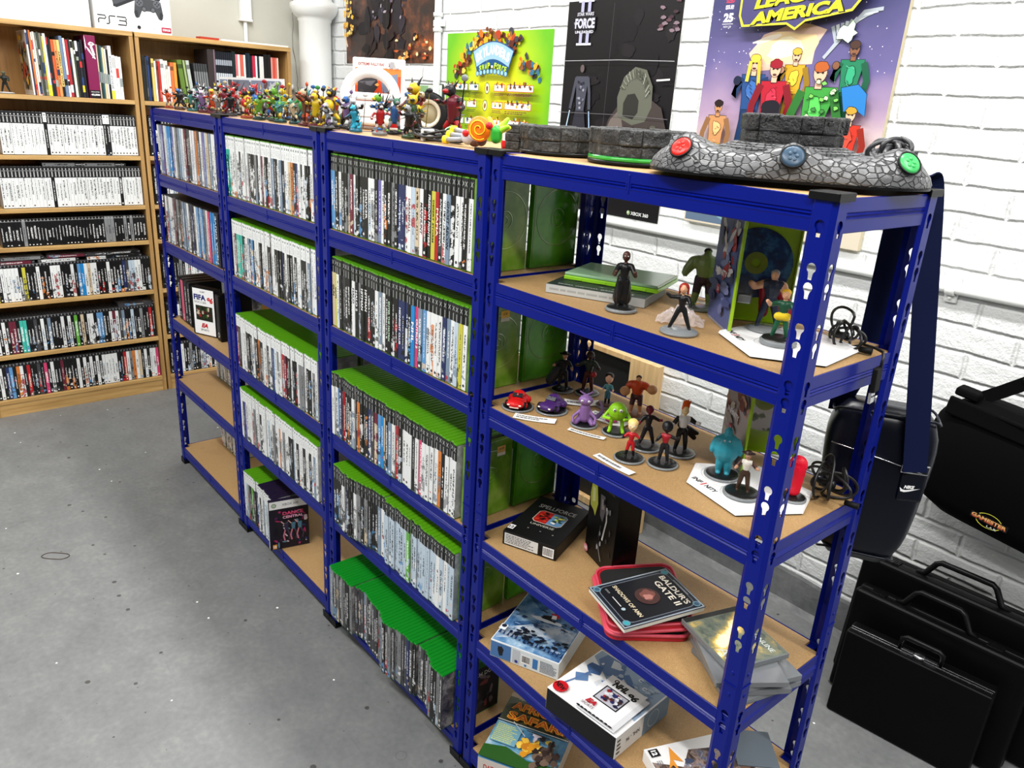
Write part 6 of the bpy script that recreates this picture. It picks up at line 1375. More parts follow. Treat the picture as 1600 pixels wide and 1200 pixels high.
def art4(a, w, h, L):
    X = L
    # band at foot
    q0 = X(-1.22, 1.245); a.rect(q0[0], q0[1], q0[0]+.64, q0[1]+.10, (206, 196, 176)); a.rect(q0[0]+.004, q0[1]+.004, q0[0]+.30, q0[1]+.09, (92, 110, 132)); a.blob(q0[0]+.17, q0[1]+.045, .06, .03, (120, 160, 170), rr); a.text('DC', q0[0]+.02, q0[1]+.06, .016, (220, 226, 230), w=.02)
    # glows and a spread wing
    u, v = X(-.93, 1.80); 
    for r_, c in ((.085, (226, 190, 170)), (.062, (244, 214, 160)), (.040, (252, 240, 200))): a.blob(u, v, r_*1.5, r_*.75, c, rr, j=.18, rot=.12)
    u, v = X(-1.0, 1.825); a.blob(u, v, .05, .008, (252, 240, 220), rr, rot=.25)
    u, v = X(-.80, 1.79)
    for i in range(11): a.line([(u, v-.02), (u+.03+.007*i, v+.02+.008*i), (u+.012+.014*i, v+.065+.004*i)], .010, (206, 212, 214) if i % 2 else (170, 178, 186))
    a.o = .0016
    def hero(x, z, s, body, hair, skin=(224, 180, 150), legs=None, arm=0, glove=None, lean=0):
        u, v = X(x, z); c2 = tuple(int(k*.72) for k in body); legs = legs or c2
        a.poly([(u-.045*s+lean, v-.03*s), (u+.045*s+lean, v-.03*s), (u+.034*s, v-.10*s), (u+.030*s, v-.21*s), (u-.030*s, v-.21*s), (u-.034*s, v-.10*s)], body)
        a.poly([(u-.028*s, v-.14*s), (u+.028*s, v-.14*s), (u+.040*s, v-.26*s), (u-.040*s, v-.26*s)], legs)
        a.line([(u-.044*s, v-.040*s), (u-.066*s, v-.10*s), (u-(.050 if arm else .07)*s, v-(.05 if arm > 0 else .15)*s)], .024*s, c2); a.line([(u+.044*s, v-.040*s), (u+.064*s, v-.10*s), (u+.056*s, v-.15*s)], .024*s, c2)
        a.ell(u-.06*s, v-(.05 if arm > 0 else .155)*s, .014*s, .014*s, glove or skin); a.blob(u, v-.08*s, .020*s, .030*s, tuple(min(255, int(k*1.25)+14) for k in body), rr)
        a.rect(u-.010*s, v-.035*s, u+.010*s, v-.012*s, skin); a.ell(u, v+.004*s, .0185*s, .024*s, skin); a.blob(u, v+.018*s, .021*s, .014*s, hair, rr, j=.1); a.ell(u-.007*s, v+.004*s, .0026*s, .0018*s, (30, 30, 34)); a.ell(u+.007*s, v+.004*s, .0026*s, .0018*s, (30, 30, 34))
        a.ell(u+.0, v-.012*s, .006*s, .002*s, (120, 60, 60))
        for i in range(9):
            uu, vv = u+rr.uniform(-.028, .022)*s, v-rr.uniform(.045, .20)*s; a.line([(uu, vv), (uu+rr.uniform(.004, .014)*s, vv+rr.uniform(-.012, .004)*s)], .0018*s, rr.choice([c2, (30, 26, 34), tuple(min(255, k+70) for k in body)]))
    hero(-.885, 1.775, .75, (206, 160, 40), (210, 170, 60), arm=1); hero(-.705, 1.79, .8, (30, 120, 84), (70, 46, 36), skin=(130, 86, 60), arm=1)
    u, v = X(-.694, 1.835); a.blob(u-.04, v, .028, .028, (220, 250, 220), rr, j=.4)
    hero(-1.02, 1.752, .95, (36, 74, 130), (232, 196, 70), arm=1, glove=(26, 34, 60)); u, v = X(-1.02, 1.752); a.line([(u-.014, v+.01), (u-.02, v-.05)], .012, (232, 196, 70)); a.line([(u+.016, v+.01), (u+.024, v-.06)], .012, (222, 180, 60))
    hero(-.942, 1.735, 1.0, (176, 28, 48), (150, 24, 40)); hero(-.79, 1.725, 1.15, (60, 150, 60), (176, 90, 40), glove=(230, 240, 230), lean=.01)
    u, v = X(-.76, 1.66)
    for i in range(14): a.blob(u+rr.uniform(-.05, .04), v+rr.uniform(-.07, .06), .008, .006, rr.choice([(200, 240, 180), (120, 200, 90), (236, 250, 226), (60, 130, 60)]), rr)
    u, v = X(-.665, 1.655); a.poly([(u-.05, v+.035), (u+.0, v+.045), (u+.03, v+.02), (u+.036, v-.04), (u+.0, v-.02), (u-.03, v-.03)], (40, 120, 190)); hero(-.670, 1.615, .80, (196, 50, 34), (190, 150, 50)); hero(-1.12, 1.62, .78, (196, 140, 90), (40, 26, 24), skin=(196, 140, 96), legs=(210, 170, 60))
    hero(-.925, 1.612, .95, (40, 44, 70), (26, 24, 34), skin=(236, 214, 206)); u, v = X(-.925, 1.612); a.blob(u, v+.016, .032, .022, (26, 24, 34), rr, j=.08); a.line([(u-.024, v+.01), (u-.028, v-.05)], .014, (26, 24, 34)); a.line([(u+.024, v+.01), (u+.028, v-.05)], .014, (26, 24, 34))
    a.o = None
    # lettered shield
    u, v = X(-.888, 1.90); a.poly([(u-.185, v-.042), (u-.03, v-.040), (u, v-.056), (u+.03, v-.034), (u+.17, v-.012), (u+.21, v+.04), (u+.22, v+.14), (u-.20, v+.14), (u-.20, v-.01)], (222, 214, 60)); a.poly([(u-.178, v-.036), (u-.03, v-.034), (u, v-.049), (u+.03, v-.028), (u+.165, v-.006), (u+.203, v+.042), (u+.212, v+.14), (u-.193, v+.14), (u-.193, v-.01)], (70, 66, 110))
    for txt, du, dv, hh, ww in (('AMERICA', -.008, -.008, .034, .30), ('LEAGUE', -.020, .034, .034, .26), ('JUSTICE', -.02, .078, .034, .28)):
        a.text(txt, u+du+.003, v+dv-.003, hh, (30, 26, 40), w=ww+.008, bold=.09, shear=.2, rot=.09); a.text(txt, u+du, v+dv, hh, (234, 226, 40), w=ww, bold=.05, shear=.2, rot=.09)
    a.text('OF', u+.128, v+.036, .012, (240, 240, 240), w=.02)
    u, v = X(-1.125, 1.886); a.text('25', u, v, .026, (240, 240, 242), w=.036, bold=.05); a.text('ISSUE!', u, v+.030, .012, (236, 226, 232), w=.030, bold=.03); a.text('SIZED', u, v+.048, .012, (206, 60, 80), w=.030, bold=.03); a.rect(u-.02, v-.019, u+.02, v-.0175, (230, 230, 230)); a.text("NOV '08", u, v-.026, .006, (230, 230, 230), w=.028)
poster('wall_canvas', 'tall comic cover canvas of colourful costumed people above the stone game portal', -1.217, -.580, 1.243, 2.21, SPC, art4, th=.018, edge=mat('canvas_edge', (212, 200, 168), .7))
# small notice with black frame behind the wheel
t = thing('wall_notice', 'small framed notice behind the black and white wheel on brick wall', 'notice', (-2.83, YB-.006, 1.545)); MB().box((.0, -.004, .06), (.20, .008, .12), flat((60, 66, 60)), .001).build('frame', t)
a = Art(); a.rect(-.095, .005, .095, .115, (206, 214, 206)); a.rect(-.09, .01, -.02, .11, (130, 170, 120)); a.rect(.0, .02, .085, .1, (190, 200, 196)); a.fine(.005, .025, .08, .095, 6, (90, 90, 90), rr); MB().art(a, PF(0, -.008, 0)).build('print', t)
# wooden cabinet against the back wall, seen through the rack
t = thing('framed_panel', 'pale wooden frame with black panel leaning against the brick wall', 'framed panel', (-1.37, 1.278, 0)); y0_ = -.09
MB().box((.11, -.02, .3545), (.14, .030, .709), PINE, .001).build('side_panel', t); MB().box((-.22, -.02, .3545), (.04, .030, .709), PINE, .001).build('side_panel', t); MB().box((-.08, -.02, .699), (.24, .030, .020), PINE, .001).build('top_panel', t); MB().box((-.08, -.008, .345), (.24, .004, .68), mat('black_backing', (8, 8, 9), .6)).build('back_panel', t); MB().box((-.08, -.02, .02), (.24, .030, .03), PINE, .001).build('bottom_panel', t)

# ================================================================ on top of the wooden bookcases
ZT = 1.8092
t = thing('console_box', 'white game console box with controller picture on the second bookcase', 'console box', (-3.748, .242, ZT), PI/2)
bw, bh, bd = .342, .27, .10
MB().box((0, bd/2+.0, bh/2), (bw, bd, bh), flat((236, 236, 236)), .002).build('box', t)
a = Art(); a.rect(-bw/2+.002, -bh/2+.002, bw/2-.002, bh/2-.002, (238, 238, 239))
for txt, u, w_ in (('P', -.134, .030), ('S', -.104, .028), ('3', -.072, .030)): pass
LW = .0052; K = (10, 10, 12)
a.line([(-.158, -.076), (-.125, -.076), (-.122, -.084), (-.126, -.090), (-.150, -.090), (-.154, -.094), (-.154, -.110)], LW, K)
a.line([(-.080, -.076), (-.104, -.076), (-.108, -.080), (-.108, -.106), (-.112, -.110), (-.122, -.110)], LW, K)
a.line([(-.074, -.076), (-.036, -.076), (-.034, -.084), (-.036, -.092), (-.066, -.092)], LW, K); a.line([(-.036, -.092), (-.034, -.100), (-.036, -.110), (-.072, -.110)], LW, K)
a.text('PLAYSTATION 3', -.10, -.120, .004, (150, 150, 150), w=.055)
a.poly([(-.115, .10), (-.085, -.020), (-.075, -.024), (.10, .06), (.16, .12), (.05, .13)], (70, 72, 78)); a.poly([(-.075, -.024), (.10, .06), (.10, .045), (-.070, -.036), (-.085, -.032), (-.085, -.02)], (40, 42, 46)); a.poly([(.02, .030), (.13, .085), (.15, .12), (.03, .06)], (226, 228, 230)); a.poly([(.11, .105), (.169, .110), (.169, .133), (.11, .133)], (150, 30, 60))
# pad
G1, G2, G3 = (66, 68, 72), (46, 48, 52), (96, 98, 104); cx_, cy_ = .070, -.020
a.poly([(cx_-.058, cy_+.026), (cx_-.036, cy_+.034), (cx_+.036, cy_+.034), (cx_+.058, cy_+.026), (cx_+.066, cy_-.030), (cx_+.056, cy_-.052), (cx_+.044, cy_-.048), (cx_+.030, cy_-.018), (cx_-.030, cy_-.018), (cx_-.044, cy_-.048), (cx_-.056, cy_-.052), (cx_-.066, cy_-.030)], G1)
for s in (-1, 1): a.ell(cx_+s*.044, cy_+.038, .013, .008, G2); a.ell(cx_+s*.040, cy_+.016, .017, .017, G3); a.ell(cx_+s*.020, cy_-.010, .0115, .0115, G2); a.ell(cx_+s*.020, cy_-.010, .008, .008, G3); a.ell(cx_+s*.056, cy_-.034, .008, .016, G2)
for du, dv in ((0, .008), (0, -.008), (.008, 0), (-.008, 0)): a.ell(cx_+.040+du, cy_+.016+dv, .0035, .0035, G2); a.rect(cx_-.040+du-.003, cy_+.016+dv-.003, cx_-.040+du+.003, cy_+.016+dv+.003, G2)
a.ell(.020, -.112, .008, .008, (30, 30, 34)); a.text('FULL HD', .052, -.112, .005, (120, 120, 124), w=.034); a.text('BLU-RAY', .098, -.112, .005, (90, 90, 94), w=.026); a.rect(.122, -.124, .166, -.102, (170, 26, 60)); a.text('320GB', .144, -.113, .010, (240, 230, 234), w=.036, bold=.03)
MB().art(a, PF(0, -.0003, bh/2)).build('cover_art', t)
t = thing('console_box', 'plain white console box with dark red corner on the left bookcase', 'console box', (-3.752, -.215, ZT), PI/2)
MB().box((0, .06, .135), (.54, .12, .27), flat((238, 238, 236)), .002).build('box', t)
a = Art(); a.rect(-.268, -.133, .268, .133, (240, 240, 239)); a.poly([(-.20, .133), (-.09, .062), (.06, .10), (.11, .133)], (120, 20, 60)); a.poly([(-.09, .062), (.06, .10), (.06, .09), (-.088, .050), (-.12, .07)], (90, 14, 44)); a.fine(-.25, .030, .05, .055, 2, (200, 200, 200), rr)
MB().art(a, PF(0, -.0003, .135)).build('cover_art', t)
tag(MB().box((0, 0, .006), (.05, .10, .012), flat((176, 60, 40)), .001).build('box', None, TR(-3.79, .60, ZT+.0004, .1)), 'small flat red box lying on top of the second bookcase', 'box')
mb = MB(); mb.box((0, 0, .004), (.16, .36, .008), PAPER, .0006); a = Art(); a.text('WARNING', 0, 0, .012, (30, 30, 34), w=.09, rot=PI/2)
tag(mb.art(a, PT(.06, -.05, .008)).build('paper_sheet', None, TR(-3.82, .83, ZT+.0004, .02)), 'long white printed sheet lying on top of the second bookcase', 'sheet')

# ================================================================ things on top of the blue racks
TZ = T0+.0006
# leaflet standing behind the small toys
t = thing('picture_leaflet', 'white framed comic-strip leaflet standing behind the toys on racks', 'leaflet', (-2.535, .292, TZ), 0)
MB().box((0, 0, .0635), (.61, .003, .127), PAPER, .0004).build('sheet', t)
a = Art(); a.rect(-.305, -.0635, .305, .0635, (236, 238, 242))
for i, (u0, u1) in enumerate(((-.295, -.215), (-.205, -.165), (-.155, -.085), (.03, .285))):
    a.rect(u0, -.055, u1, .055, [(120, 140, 170), (60, 66, 80), (96, 110, 130), (120, 132, 160)][i])
    for j in range(26 if i == 3 else 9): a.blob(rr.uniform(u0+.012, u1-.012), rr.uniform(-.045, .045), rr.uniform(.006, .018), rr.uniform(.004, .010), rr.choice([(60, 70, 90), (176, 186, 204), (206, 190, 150), (90, 60, 60), (210, 214, 222), (50, 54, 70)]), rr, rot=rr.uniform(0, 3))
a.rect(-.075, .01, .02, .055, (110, 120, 140)); a.rect(-.072, -.055, .02, .004, (226, 230, 236)); a.line([(.05, -.02), (.26, .05)], .012, (190, 194, 206))
MB().art(a, PF(0, -.0016, .0635)).build('print', t)
# small creatures
def beast(seed, cols, h, kind):
    r = random.Random(seed); c = lambda k: cols[k % len(cols)]; P = []; dk = lambda q: tuple(int(v*.55) for v in q); V = Vector
    b = h*.120; hip = V((0, 0, h*.30)); ch = V((r.uniform(-.08, .08)*h, r.uniform(-.06, .02)*h, h*.56)); hd = ch+V((r.uniform(-.05, .05)*h, -h*.07, h*.20))
    P += [(hip, ch, b*.85, b*1.15, c(0)), (hip+V((-b*.6, 0, 0)), hip+V((b*.6, 0, 0)), b*.62, b*.62, dk(c(3)))]
    P += [(hd, None, (b*.85, b*.9, b*.82), None, c(1)), (hd+V((0, -b*.8, -b*.15)), None, (b*.45, b*.6, b*.30), None, c(2)), (hd+V((0, -b*.7, -b*.5)), None, (b*.4, b*.5, b*.18), None, dk(c(1)))]
    for s in (-1, 1):
        sp = r.uniform(.8, 1.7); kn = V((s*b*sp, -h*.06*r.random(), h*.17)); ft = V((s*b*(sp+r.uniform(-.3, .5)), r.uniform(-.06, .06)*h, h*.03))
        P += [(hip+V((s*b*.5, 0, 0)), kn, b*.50, b*.36, c(2)), (kn, ft, b*.36, b*.26, dk(c(2))), (ft, ft+V((0, -h*.09, 0)), b*.36, b*.24, c(3))]
        sh = ch+V((s*b*1.05, 0, b*.3)); u = r.uniform(-1, 1.4); el = sh+V((s*h*.13, -h*.04, -h*.07*(1-u))); ha = el+V((s*h*.05*r.uniform(-1, 1.4), -h*.11, h*.10*u))
        P += [(sh, None, (b*.60, b*.55, b*.48), None, c(4)), (sh, el, b*.34, b*.28, c(0)), (el, ha, b*.30, b*.38, dk(c(0))), (ha, None, (b*.42, b*.42, b*.42), None, c(3))]
        for q in (-1, 0, 1): P.append((ha, ha+V((q*b*.35, -b*.6, b*.2)), b*.15, b*.06, c(2)))
        P.append((hd+V((s*b*.55, b*.1, b*.45)), hd+V((s*b*r.uniform(.8, 1.5), b*.5, b*r.uniform(.9, 1.7))), b*.26, b*.05, c(4)))
    for k in range(4): P.append((ch+V((0, b*.7, b*(.5-k*.7))), ch+V((r.uniform(-.4, .4)*b, b*1.9, b*(.9-k*.8))), b*.24, b*.05, c(5)))
    if kind in ('wing', 'dragon'):
        for s in (-1, 1):
            for k in range(5): P.append((ch+V((s*b*.4, b*.7, 0)), V((s*h*(.22+.07*k), h*.15, h*(.98-.14*k))), b*.20, b*.07, c(4) if k % 2 else dk(c(4))))
    if kind in ('spike', 'leaf'):
        for k in range(14):
            a = 2*PI*k/14+r.random(); e = r.uniform(.0, 1.1); d = V((math.cos(a)*math.cos(e), math.sin(a)*math.cos(e), math.sin(e))); o = V((0, 0, h*.46)); P.append((o+d*b*.5, o+d*h*r.uniform(.30, .50), b*(.24 if kind == 'spike' else .36), b*.04, c(4+k % 2)))
    if kind in ('weapon', 'horn') or r.random() < .3: P.append((V((h*.26, -h*.14, h*.05)), V((h*.34, -h*.08, h*1.02)), b*.14, b*.09, dk(c(4)))); P.append((V((h*.33, -h*.09, h*.96)), None, (b*.7, b*.25, b*.45), None, c(5)))
    if kind == 'ball': P.append((ch+V((0, -b*1.0, -b*.9)), None, (b*1.15, b*.9, b*1.2), None, c(4)))
    if kind == 'crystal':
        for k in range(11): P.append((V((r.uniform(-1, 1)*b*1.6, r.uniform(-1, 1)*b, h*.08)), V((r.uniform(-1, 1)*b*2.2, r.uniform(-1, 1)*b*1.4, h*r.uniform(.25, .62))), b*.32, b*.10, c(4)))
    return P
BLK, WHT_, ORG, TEAL_, PUR, RED_, BRN, YEL, GRN_, BLU_, SIL, MAR, CRM = (24, 24, 28), (226, 226, 224), (222, 80, 30), (70, 150, 150), (140, 110, 170), (196, 26, 32), (120, 70, 44), (236, 200, 30), (110, 176, 50), (50, 110, 190), (150, 154, 160), (130, 30, 50), (220, 200, 160)
NM = {BLK: 'black', WHT_: 'white', ORG: 'orange', TEAL_: 'teal', PUR: 'lilac', RED_: 'red', BRN: 'brown', YEL: 'yellow', GRN_: 'leaf green', BLU_: 'blue', SIL: 'silver', MAR: 'maroon', CRM: 'cream'}
KN = {'wing': 'winged', 'dragon': 'outstretched-winged', 'spike': 'spiky', 'leaf': 'leafy', 'horn': 'horned', 'weapon': 'staff-holding', 'ball': 'round-bellied', 'crystal': 'crystal-covered'}
def bbase(r, col):
    mb = MB(); mb.lathe([(0, 0), (r, 0), (r, .004), (r*.96, .006), (r*.8, .0075), (0, .008)], tm(col), 26)
    for k in range(5): a = k*1.26; mb.ell((math.cos(a)*r*.55, math.sin(a)*r*.55, .007), (r*.3, r*.28, .003), tm(col), su=8, sv=5)
    return mb
LIST = [  # x, y, height, kind, colours, base
 (-2.715, .050, .055, 'spike', (ORG, ORG, WHT_, ORG, ORG, ORG), ORG), (-2.655, .075, .058, 'horn', (BLK, SIL, BLU_, BLK, BLK), WHT_), (-2.700, .150, .070, 'weapon', (BLU_, BLK, SIL, BLK, BLK, BLU_), BLK), (-2.600, .050, .060, 'wing', (BLK, BLU_, BLK, SIL, BLK), BRN),
 (-2.630, .160, .075, 'spike', (WHT_, BLK, WHT_, TEAL_, WHT_, BLK), BLK), (-2.540, .090, .062, 'crystal', (BLK, WHT_, TEAL_, BLK, TEAL_), TEAL_), (-2.560, .215, .078, 'dragon', (RED_, WHT_, BLK, WHT_, RED_), BLK), (-2.480, .055, .060, 'spike', (TEAL_, WHT_, BLK, WHT_, WHT_, TEAL_), TEAL_),
 (-2.480, .150, .078, 'horn', (CRM, BRN, WHT_, CRM, YEL), BLK), (-2.420, .075, .062, 'wing', (PUR, WHT_, PUR, WHT_, PUR), MAR), (-2.400, .190, .082, 'dragon', (WHT_, BRN, CRM, BRN, RED_), BLK), (-2.355, .050, .060, 'horn', (PUR, WHT_, PUR, PUR, WHT_), MAR),
 (-2.340, .130, .075, 'wing', (MAR, ORG, RED_, YEL, MAR), MAR), (-2.290, .060, .066, 'weapon', (ORG, YEL, RED_, MAR, BRN, RED_), MAR), (-2.290, .200, .080, 'dragon', (BRN, WHT_, MAR, WHT_, WHT_), BLK), (-2.225, .110, .072, 'ball', (RED_, RED_, BLK, SIL, RED_), BLK),
 (-2.205, .045, .050, 'weapon', (SIL, WHT_, CRM, SIL, CRM, WHT_), BLK), (-2.160, .160, .085, 'horn', (RED_, RED_, BLK, RED_, RED_), BLK), (-2.130, .060, .062, 'weapon', (BLK, BLK, MAR, BLK, SIL, BLK), (90, 88, 86)), (-2.090, .170, .075, 'wing', (SIL, BLK, SIL, WHT_, SIL), BLK),
 (-2.040, .100, .072, 'wing', (BLU_, WHT_, YEL, YEL, BLU_), WHT_), (-1.985, .055, .068, 'ball', (YEL, ORG, RED_, YEL, RED_), ORG), (-1.990, .190, .080, 'horn', (YEL, YEL, SIL, BLU_, YEL), BLK), (-1.920, .110, .074, 'horn', (RED_, CRM, BLU_, ORG, RED_), (70, 120, 110)),
 (-1.885, .050, .062, 'spike', (GRN_, YEL, GRN_, WHT_, GRN_, YEL), (30, 80, 70)), (-1.870, .190, .078, 'crystal', (BLU_, TEAL_, BLK, TEAL_, BLU_), BLK), (-1.815, .075, .078, 'leaf', (GRN_, GRN_, YEL, GRN_, GRN_, (150, 200, 80)), (50, 60, 60)), (-1.775, .190, .078, 'weapon', (BLU_, BLU_, SIL, BLK, WHT_, BLU_), BLK),
 (-1.745, .055, .060, 'leaf', (TEAL_, GRN_, YEL, TEAL_, GRN_, TEAL_), (30, 90, 84)), (-1.690, .110, .076, 'ball', ((60, 160, 70), CRM, TEAL_, CRM, (60, 160, 70)), BLK), (-1.660, .060, .055, 'crystal', (CRM, (120, 200, 180), CRM, TEAL_, (120, 200, 180)), (40, 90, 90)), (-1.630, .165, .085, 'horn', (ORG, BRN, RED_, CRM, RED_), BLK),
 (-1.585, .060, .080, 'spike', (BRN, CRM, ORG, BRN, BRN, ORG), MAR), (-1.548, .115, .085, 'ball', (BRN, RED_, YEL, YEL, YEL), BLK), (-1.510, .050, .072, 'weapon', (YEL, YEL, BRN, YEL, BRN, YEL), MAR), (-1.470, .120, .070, 'horn', (PUR, BLU_, SIL, BLU_, SIL), BLK), (-1.440, .050, .052, 'spike', (SIL, WHT_, PUR, BLK, WHT_, SIL), SIL),
 (-1.395, .100, .066, 'weapon', (BLK, WHT_, SIL, YEL, SIL, WHT_), BLK), (-1.345, .150, .078, 'wing', (BLU_, GRN_, YEL, BLU_, BLU_), (90, 60, 40)), (-1.315, .060, .052, 'crystal', ((30, 160, 200), (60, 190, 220), (30, 160, 200), BLU_, (40, 180, 215)), (30, 150, 190)), (-1.265, .140, .072, 'horn', (BLU_, (60, 120, 90), SIL, GRN_, BLU_), BLK),
 (-1.200, .060, .060, 'weapon', (RED_, CRM, WHT_, RED_, WHT_, SIL), (190, 190, 190)), (-1.185, .150, .105, 'ball', (RED_, YEL, BRN, CRM, YEL), BLK), (-1.125, .110, .080, 'spike', ((50, 90, 40), YEL, BLK, BRN, YEL, (50, 90, 40)), (40, 80, 40)), (-1.080, .190, .105, 'weapon', (MAR, BLK, RED_, BLK, BLK, SIL), BLK), (-1.085, .070, .060, 'wing', (BLK, SIL, BLK, MAR, BLK), (60, 100, 50))]
adj = ['topmost', 'front', 'rear']
for i, (x, y, h, kind, cols, bc) in enumerate(LIST):
    k_ = 1.0
    pos = 'at the left end' if i < 8 else ('above the first rack' if i < 18 else ('above the second rack' if i < 36 else 'above the third rack'))
    lab = '%s %s and %s toy %s, %s line, %s from left' % (KN[kind], NM.get(cols[0], 'grass green'), NM.get(cols[1], 'pale'), pos, 'front' if y < .1 else 'rear', ordn(i+1))
    t = thing('toy_creature', lab, 'toy creature', (x, y, TZ+.0006), R.uniform(-.2, 1.3), 'small toy creatures along the top of the racks')
    cols = [tuple(int(v*(.80 if k else .72)) for v in q) for k, q in enumerate(cols)]; cols[R.randrange(1, len(cols))] = (24, 24, 27); bc = tuple(int(v*.55) for v in bc)
    bbase(max(.016, h*.31), bc).build('base', t); link('body', sculpt(beast(i*7+3, cols, h*1.32, kind), .0014, 1), t, TR(0, 0, .005))
# white steering wheel shell
t = thing('steering_wheel', 'white plastic game steering wheel standing in front of the red racing case', 'game wheel', (-1.505, .212, TZ+.0006), .80)
mb = MB(); Rw = .072
mb.tube([(Rw*math.sin(a), 0, .004+Rw*1.0-Rw*math.cos(a)*1.0+.002) for a in [0.62+(2*PI-1.24)*i/40 for i in range(41)]], [.0125+.003*math.sin(PI*i/40) for i in range(41)], WHITE, 12); 
mb.tube([(-Rw*.62, 0, .020), (Rw*.62, 0, .020)], .011, WHITE, 10); mb.build('rim', t)
mb = MB(); mb.box((0, .0, .086), (.130, .020, .020), WHITE, .006); mb.box((0, .002, .050), (.088, .014, .050), WHITE, .006); mb.box((0, -.0075, .050), (.070, .002, .034), flat((206, 208, 208)), .001); mb.build('spoke', t)
# standing racing game case
t = thing('game_case', 'white game case with red racing cover standing upright behind white wheel', 'game case', (-1.585, .205, TZ), .78, rx=-.08)
MB().box((.0675, .0075, .095), (.15, .014, .19), WHITE, .004).build('case_shell', t)
a = Art(); a.rect(-.066, -.088, .066, .088, (206, 70, 30)); a.poly([(-.066, -.088), (.066, -.088), (.066, -.03), (-.066, -.06)], (170, 24, 24)); a.poly([(-.066, .02), (.066, .05), (.066, .088), (-.066, .088)], (226, 120, 50)); a.rect(-.066, .068, .066, .088, (226, 214, 206)); a.text('EXTREME RALLY RACING', -.012, .078, .008, (130, 40, 40), w=.09, bold=.03)
a.poly([(-.058, .035), (-.004, .055), (.0, .02), (-.02, -.01), (-.058, -.015)], (44, 44, 48)); a.poly([(-.056, .03), (-.006, .036), (-.02, .02)], (90, 90, 96)); a.poly([(.006, .045), (.056, .056), (.058, .0), (.014, .005)], (110, 120, 140)); a.blob(.034, .03, .016, .010, (206, 210, 220), rr); a.line([(-.05, .0), (.02, -.03)], .008, (226, 130, 110)); a.blob(.03, -.03, .02, .012, (60, 60, 70), rr)
for i in range(20): a.blob(rr.uniform(-.05, .055), rr.uniform(-.07, .05), .006, .004, rr.choice([(60, 56, 60), (240, 160, 80), (130, 60, 40), (206, 200, 196)]), rr)
a.rect(.018, .070, .030, .086, (240, 240, 240)); a.rect(.034, .070, .046, .086, (150, 150, 154)); a.rect(.050, .070, .062, .086, (190, 190, 192))
MB().art(a, PF(.0675, .0003, .095)).build('cover_sleeve', t)
# green toy dinosaur shape behind wheel
P = [((0, 0, .03), (0, 0, .07), .016, .014, (70, 90, 74)), ((0, 0, .07), (.02, -.004, .11), .012, .010, (70, 90, 74)), ((.02, -.004, .112), (.045, -.008, .110), .012, .009, (84, 104, 86)), ((-.01, 0, .03), (-.05, .004, .012), .012, .006, (60, 80, 66)), ((0, 0, .03), (.01, 0, .004), .010, .008, (60, 80, 66)), ((-.02, 0, .03), (-.03, 0, .004), .010, .008, (60, 80, 66)), ((.03, -.01, .10), (.05, -.012, .088), .006, .004, (60, 80, 66))]
t = thing('toy_figure', 'grey green toy beast raising its head behind the white game wheel', 'toy figure', (-1.700, .262, TZ+.0006), .9); disc_base(.026).build('base', t); link('body', sculpt(P, .0018), t, TR(0, 0, .004))
# black and white wheel (tyre)
t = thing('tyre_shaped_ornament', 'black tyre with cream inner ring standing above the third rack', 'ornament', (-1.262, .240, TZ+.0006), .72, rx=-.10)
M = TR(0, 0, .053, 0, PI/2); mb = MB(); mb.lathe([(.036, -.016), (.046, -.017), (.0525, -.012), (.0535, 0), (.0525, .012), (.046, .017), (.036, .016)], BLACKR, 48, M)
for i in range(48): a = 2*PI*i/48; mb.box((math.sin(a)*.0532, 0, .053-math.cos(a)*.0532), (.0035, .026, .0016), BLACKR, rot=(0, -a, 0))
mb.build('tyre', t); mb = MB(); mb.lathe([(.037, -.014), (.037, .014), (.026, .010), (.022, -.008), (.030, -.014), (.037, -.014)], mat('cream_plastic', (214, 206, 186), .4), 40, M); mb.lathe([(0, -.002), (.024, -.002), (.024, .004), (0, .004)], flat((150, 140, 110)), 30, M); mb.build('rim', t)
# black cable coil with white tie
t = thing('cable_coil', 'thick coil of black cable lying above the third rack', 'cable', (-.985, .085, TZ+.0006), .25); mb = MB()
for k in range(9): 
    r_ = random.Random(k); L_, w_ = .062+r_.uniform(-.008, .008), .020+r_.uniform(-.004, .006); oz = .006+.0044*(k % 4); oy = (k//4-1)*.006
    mb.tube([(L_*math.cos(a), oy+w_*math.sin(a), max(.003, oz+.006*math.sin(2*a+k))) for a in [2*PI*i/26 for i in range(26)]], .0028, CBL, 6, closed=True)
mb.build('cord', t); MB().box((-.03, 0, .012), (.010, .052, .026), flat((200, 200, 200)), .003).build('cable_tie', t)
bundle('cable', 'thin green and white lead curling over the coil above the third rack', -1.02, .15, TZ, .045, 2, 31, r=.0014, mat_=mat('pale_green_cable', (150, 200, 170), .4), plug=False)
# disc launcher toys at the post between racks three and four
t = thing('toy_figure', 'silver and yellow mechanical toy lying above the third rack end', 'toy figure', (-.862, .055, TZ+.0006), .2); mb = MB()
for k in range(3): mb.tube([(-.030, -.012+.012*k, .010+.010*k), (.010, -.006+.008*k, .014+.006*k)], [.0055, .0045], tm(SIL), 10); mb.lathe([(.0025, 0), (.0085, 0), (.0085, .009), (.0065, .011), (.0025, .010)], tm(YEL), 18, TR(-.030, -.012+.012*k, .010+.010*k, 0, 0, -PI/2))
mb.ell((.018, .0, .018), (.018, .014, .015), tm((190, 190, 196))); mb.ell((.020, -.012, .026), (.008, .006, .007), tm(RED_)); mb.ell((.03, .006, .010), (.014, .012, .010), tm((90, 60, 50))); mb.build('body', t)
t = thing('toy_figure', 'toy with orange and yellow spiral disc standing on the post caps', 'toy figure', (-.790, .045, TZ+.012), .62)
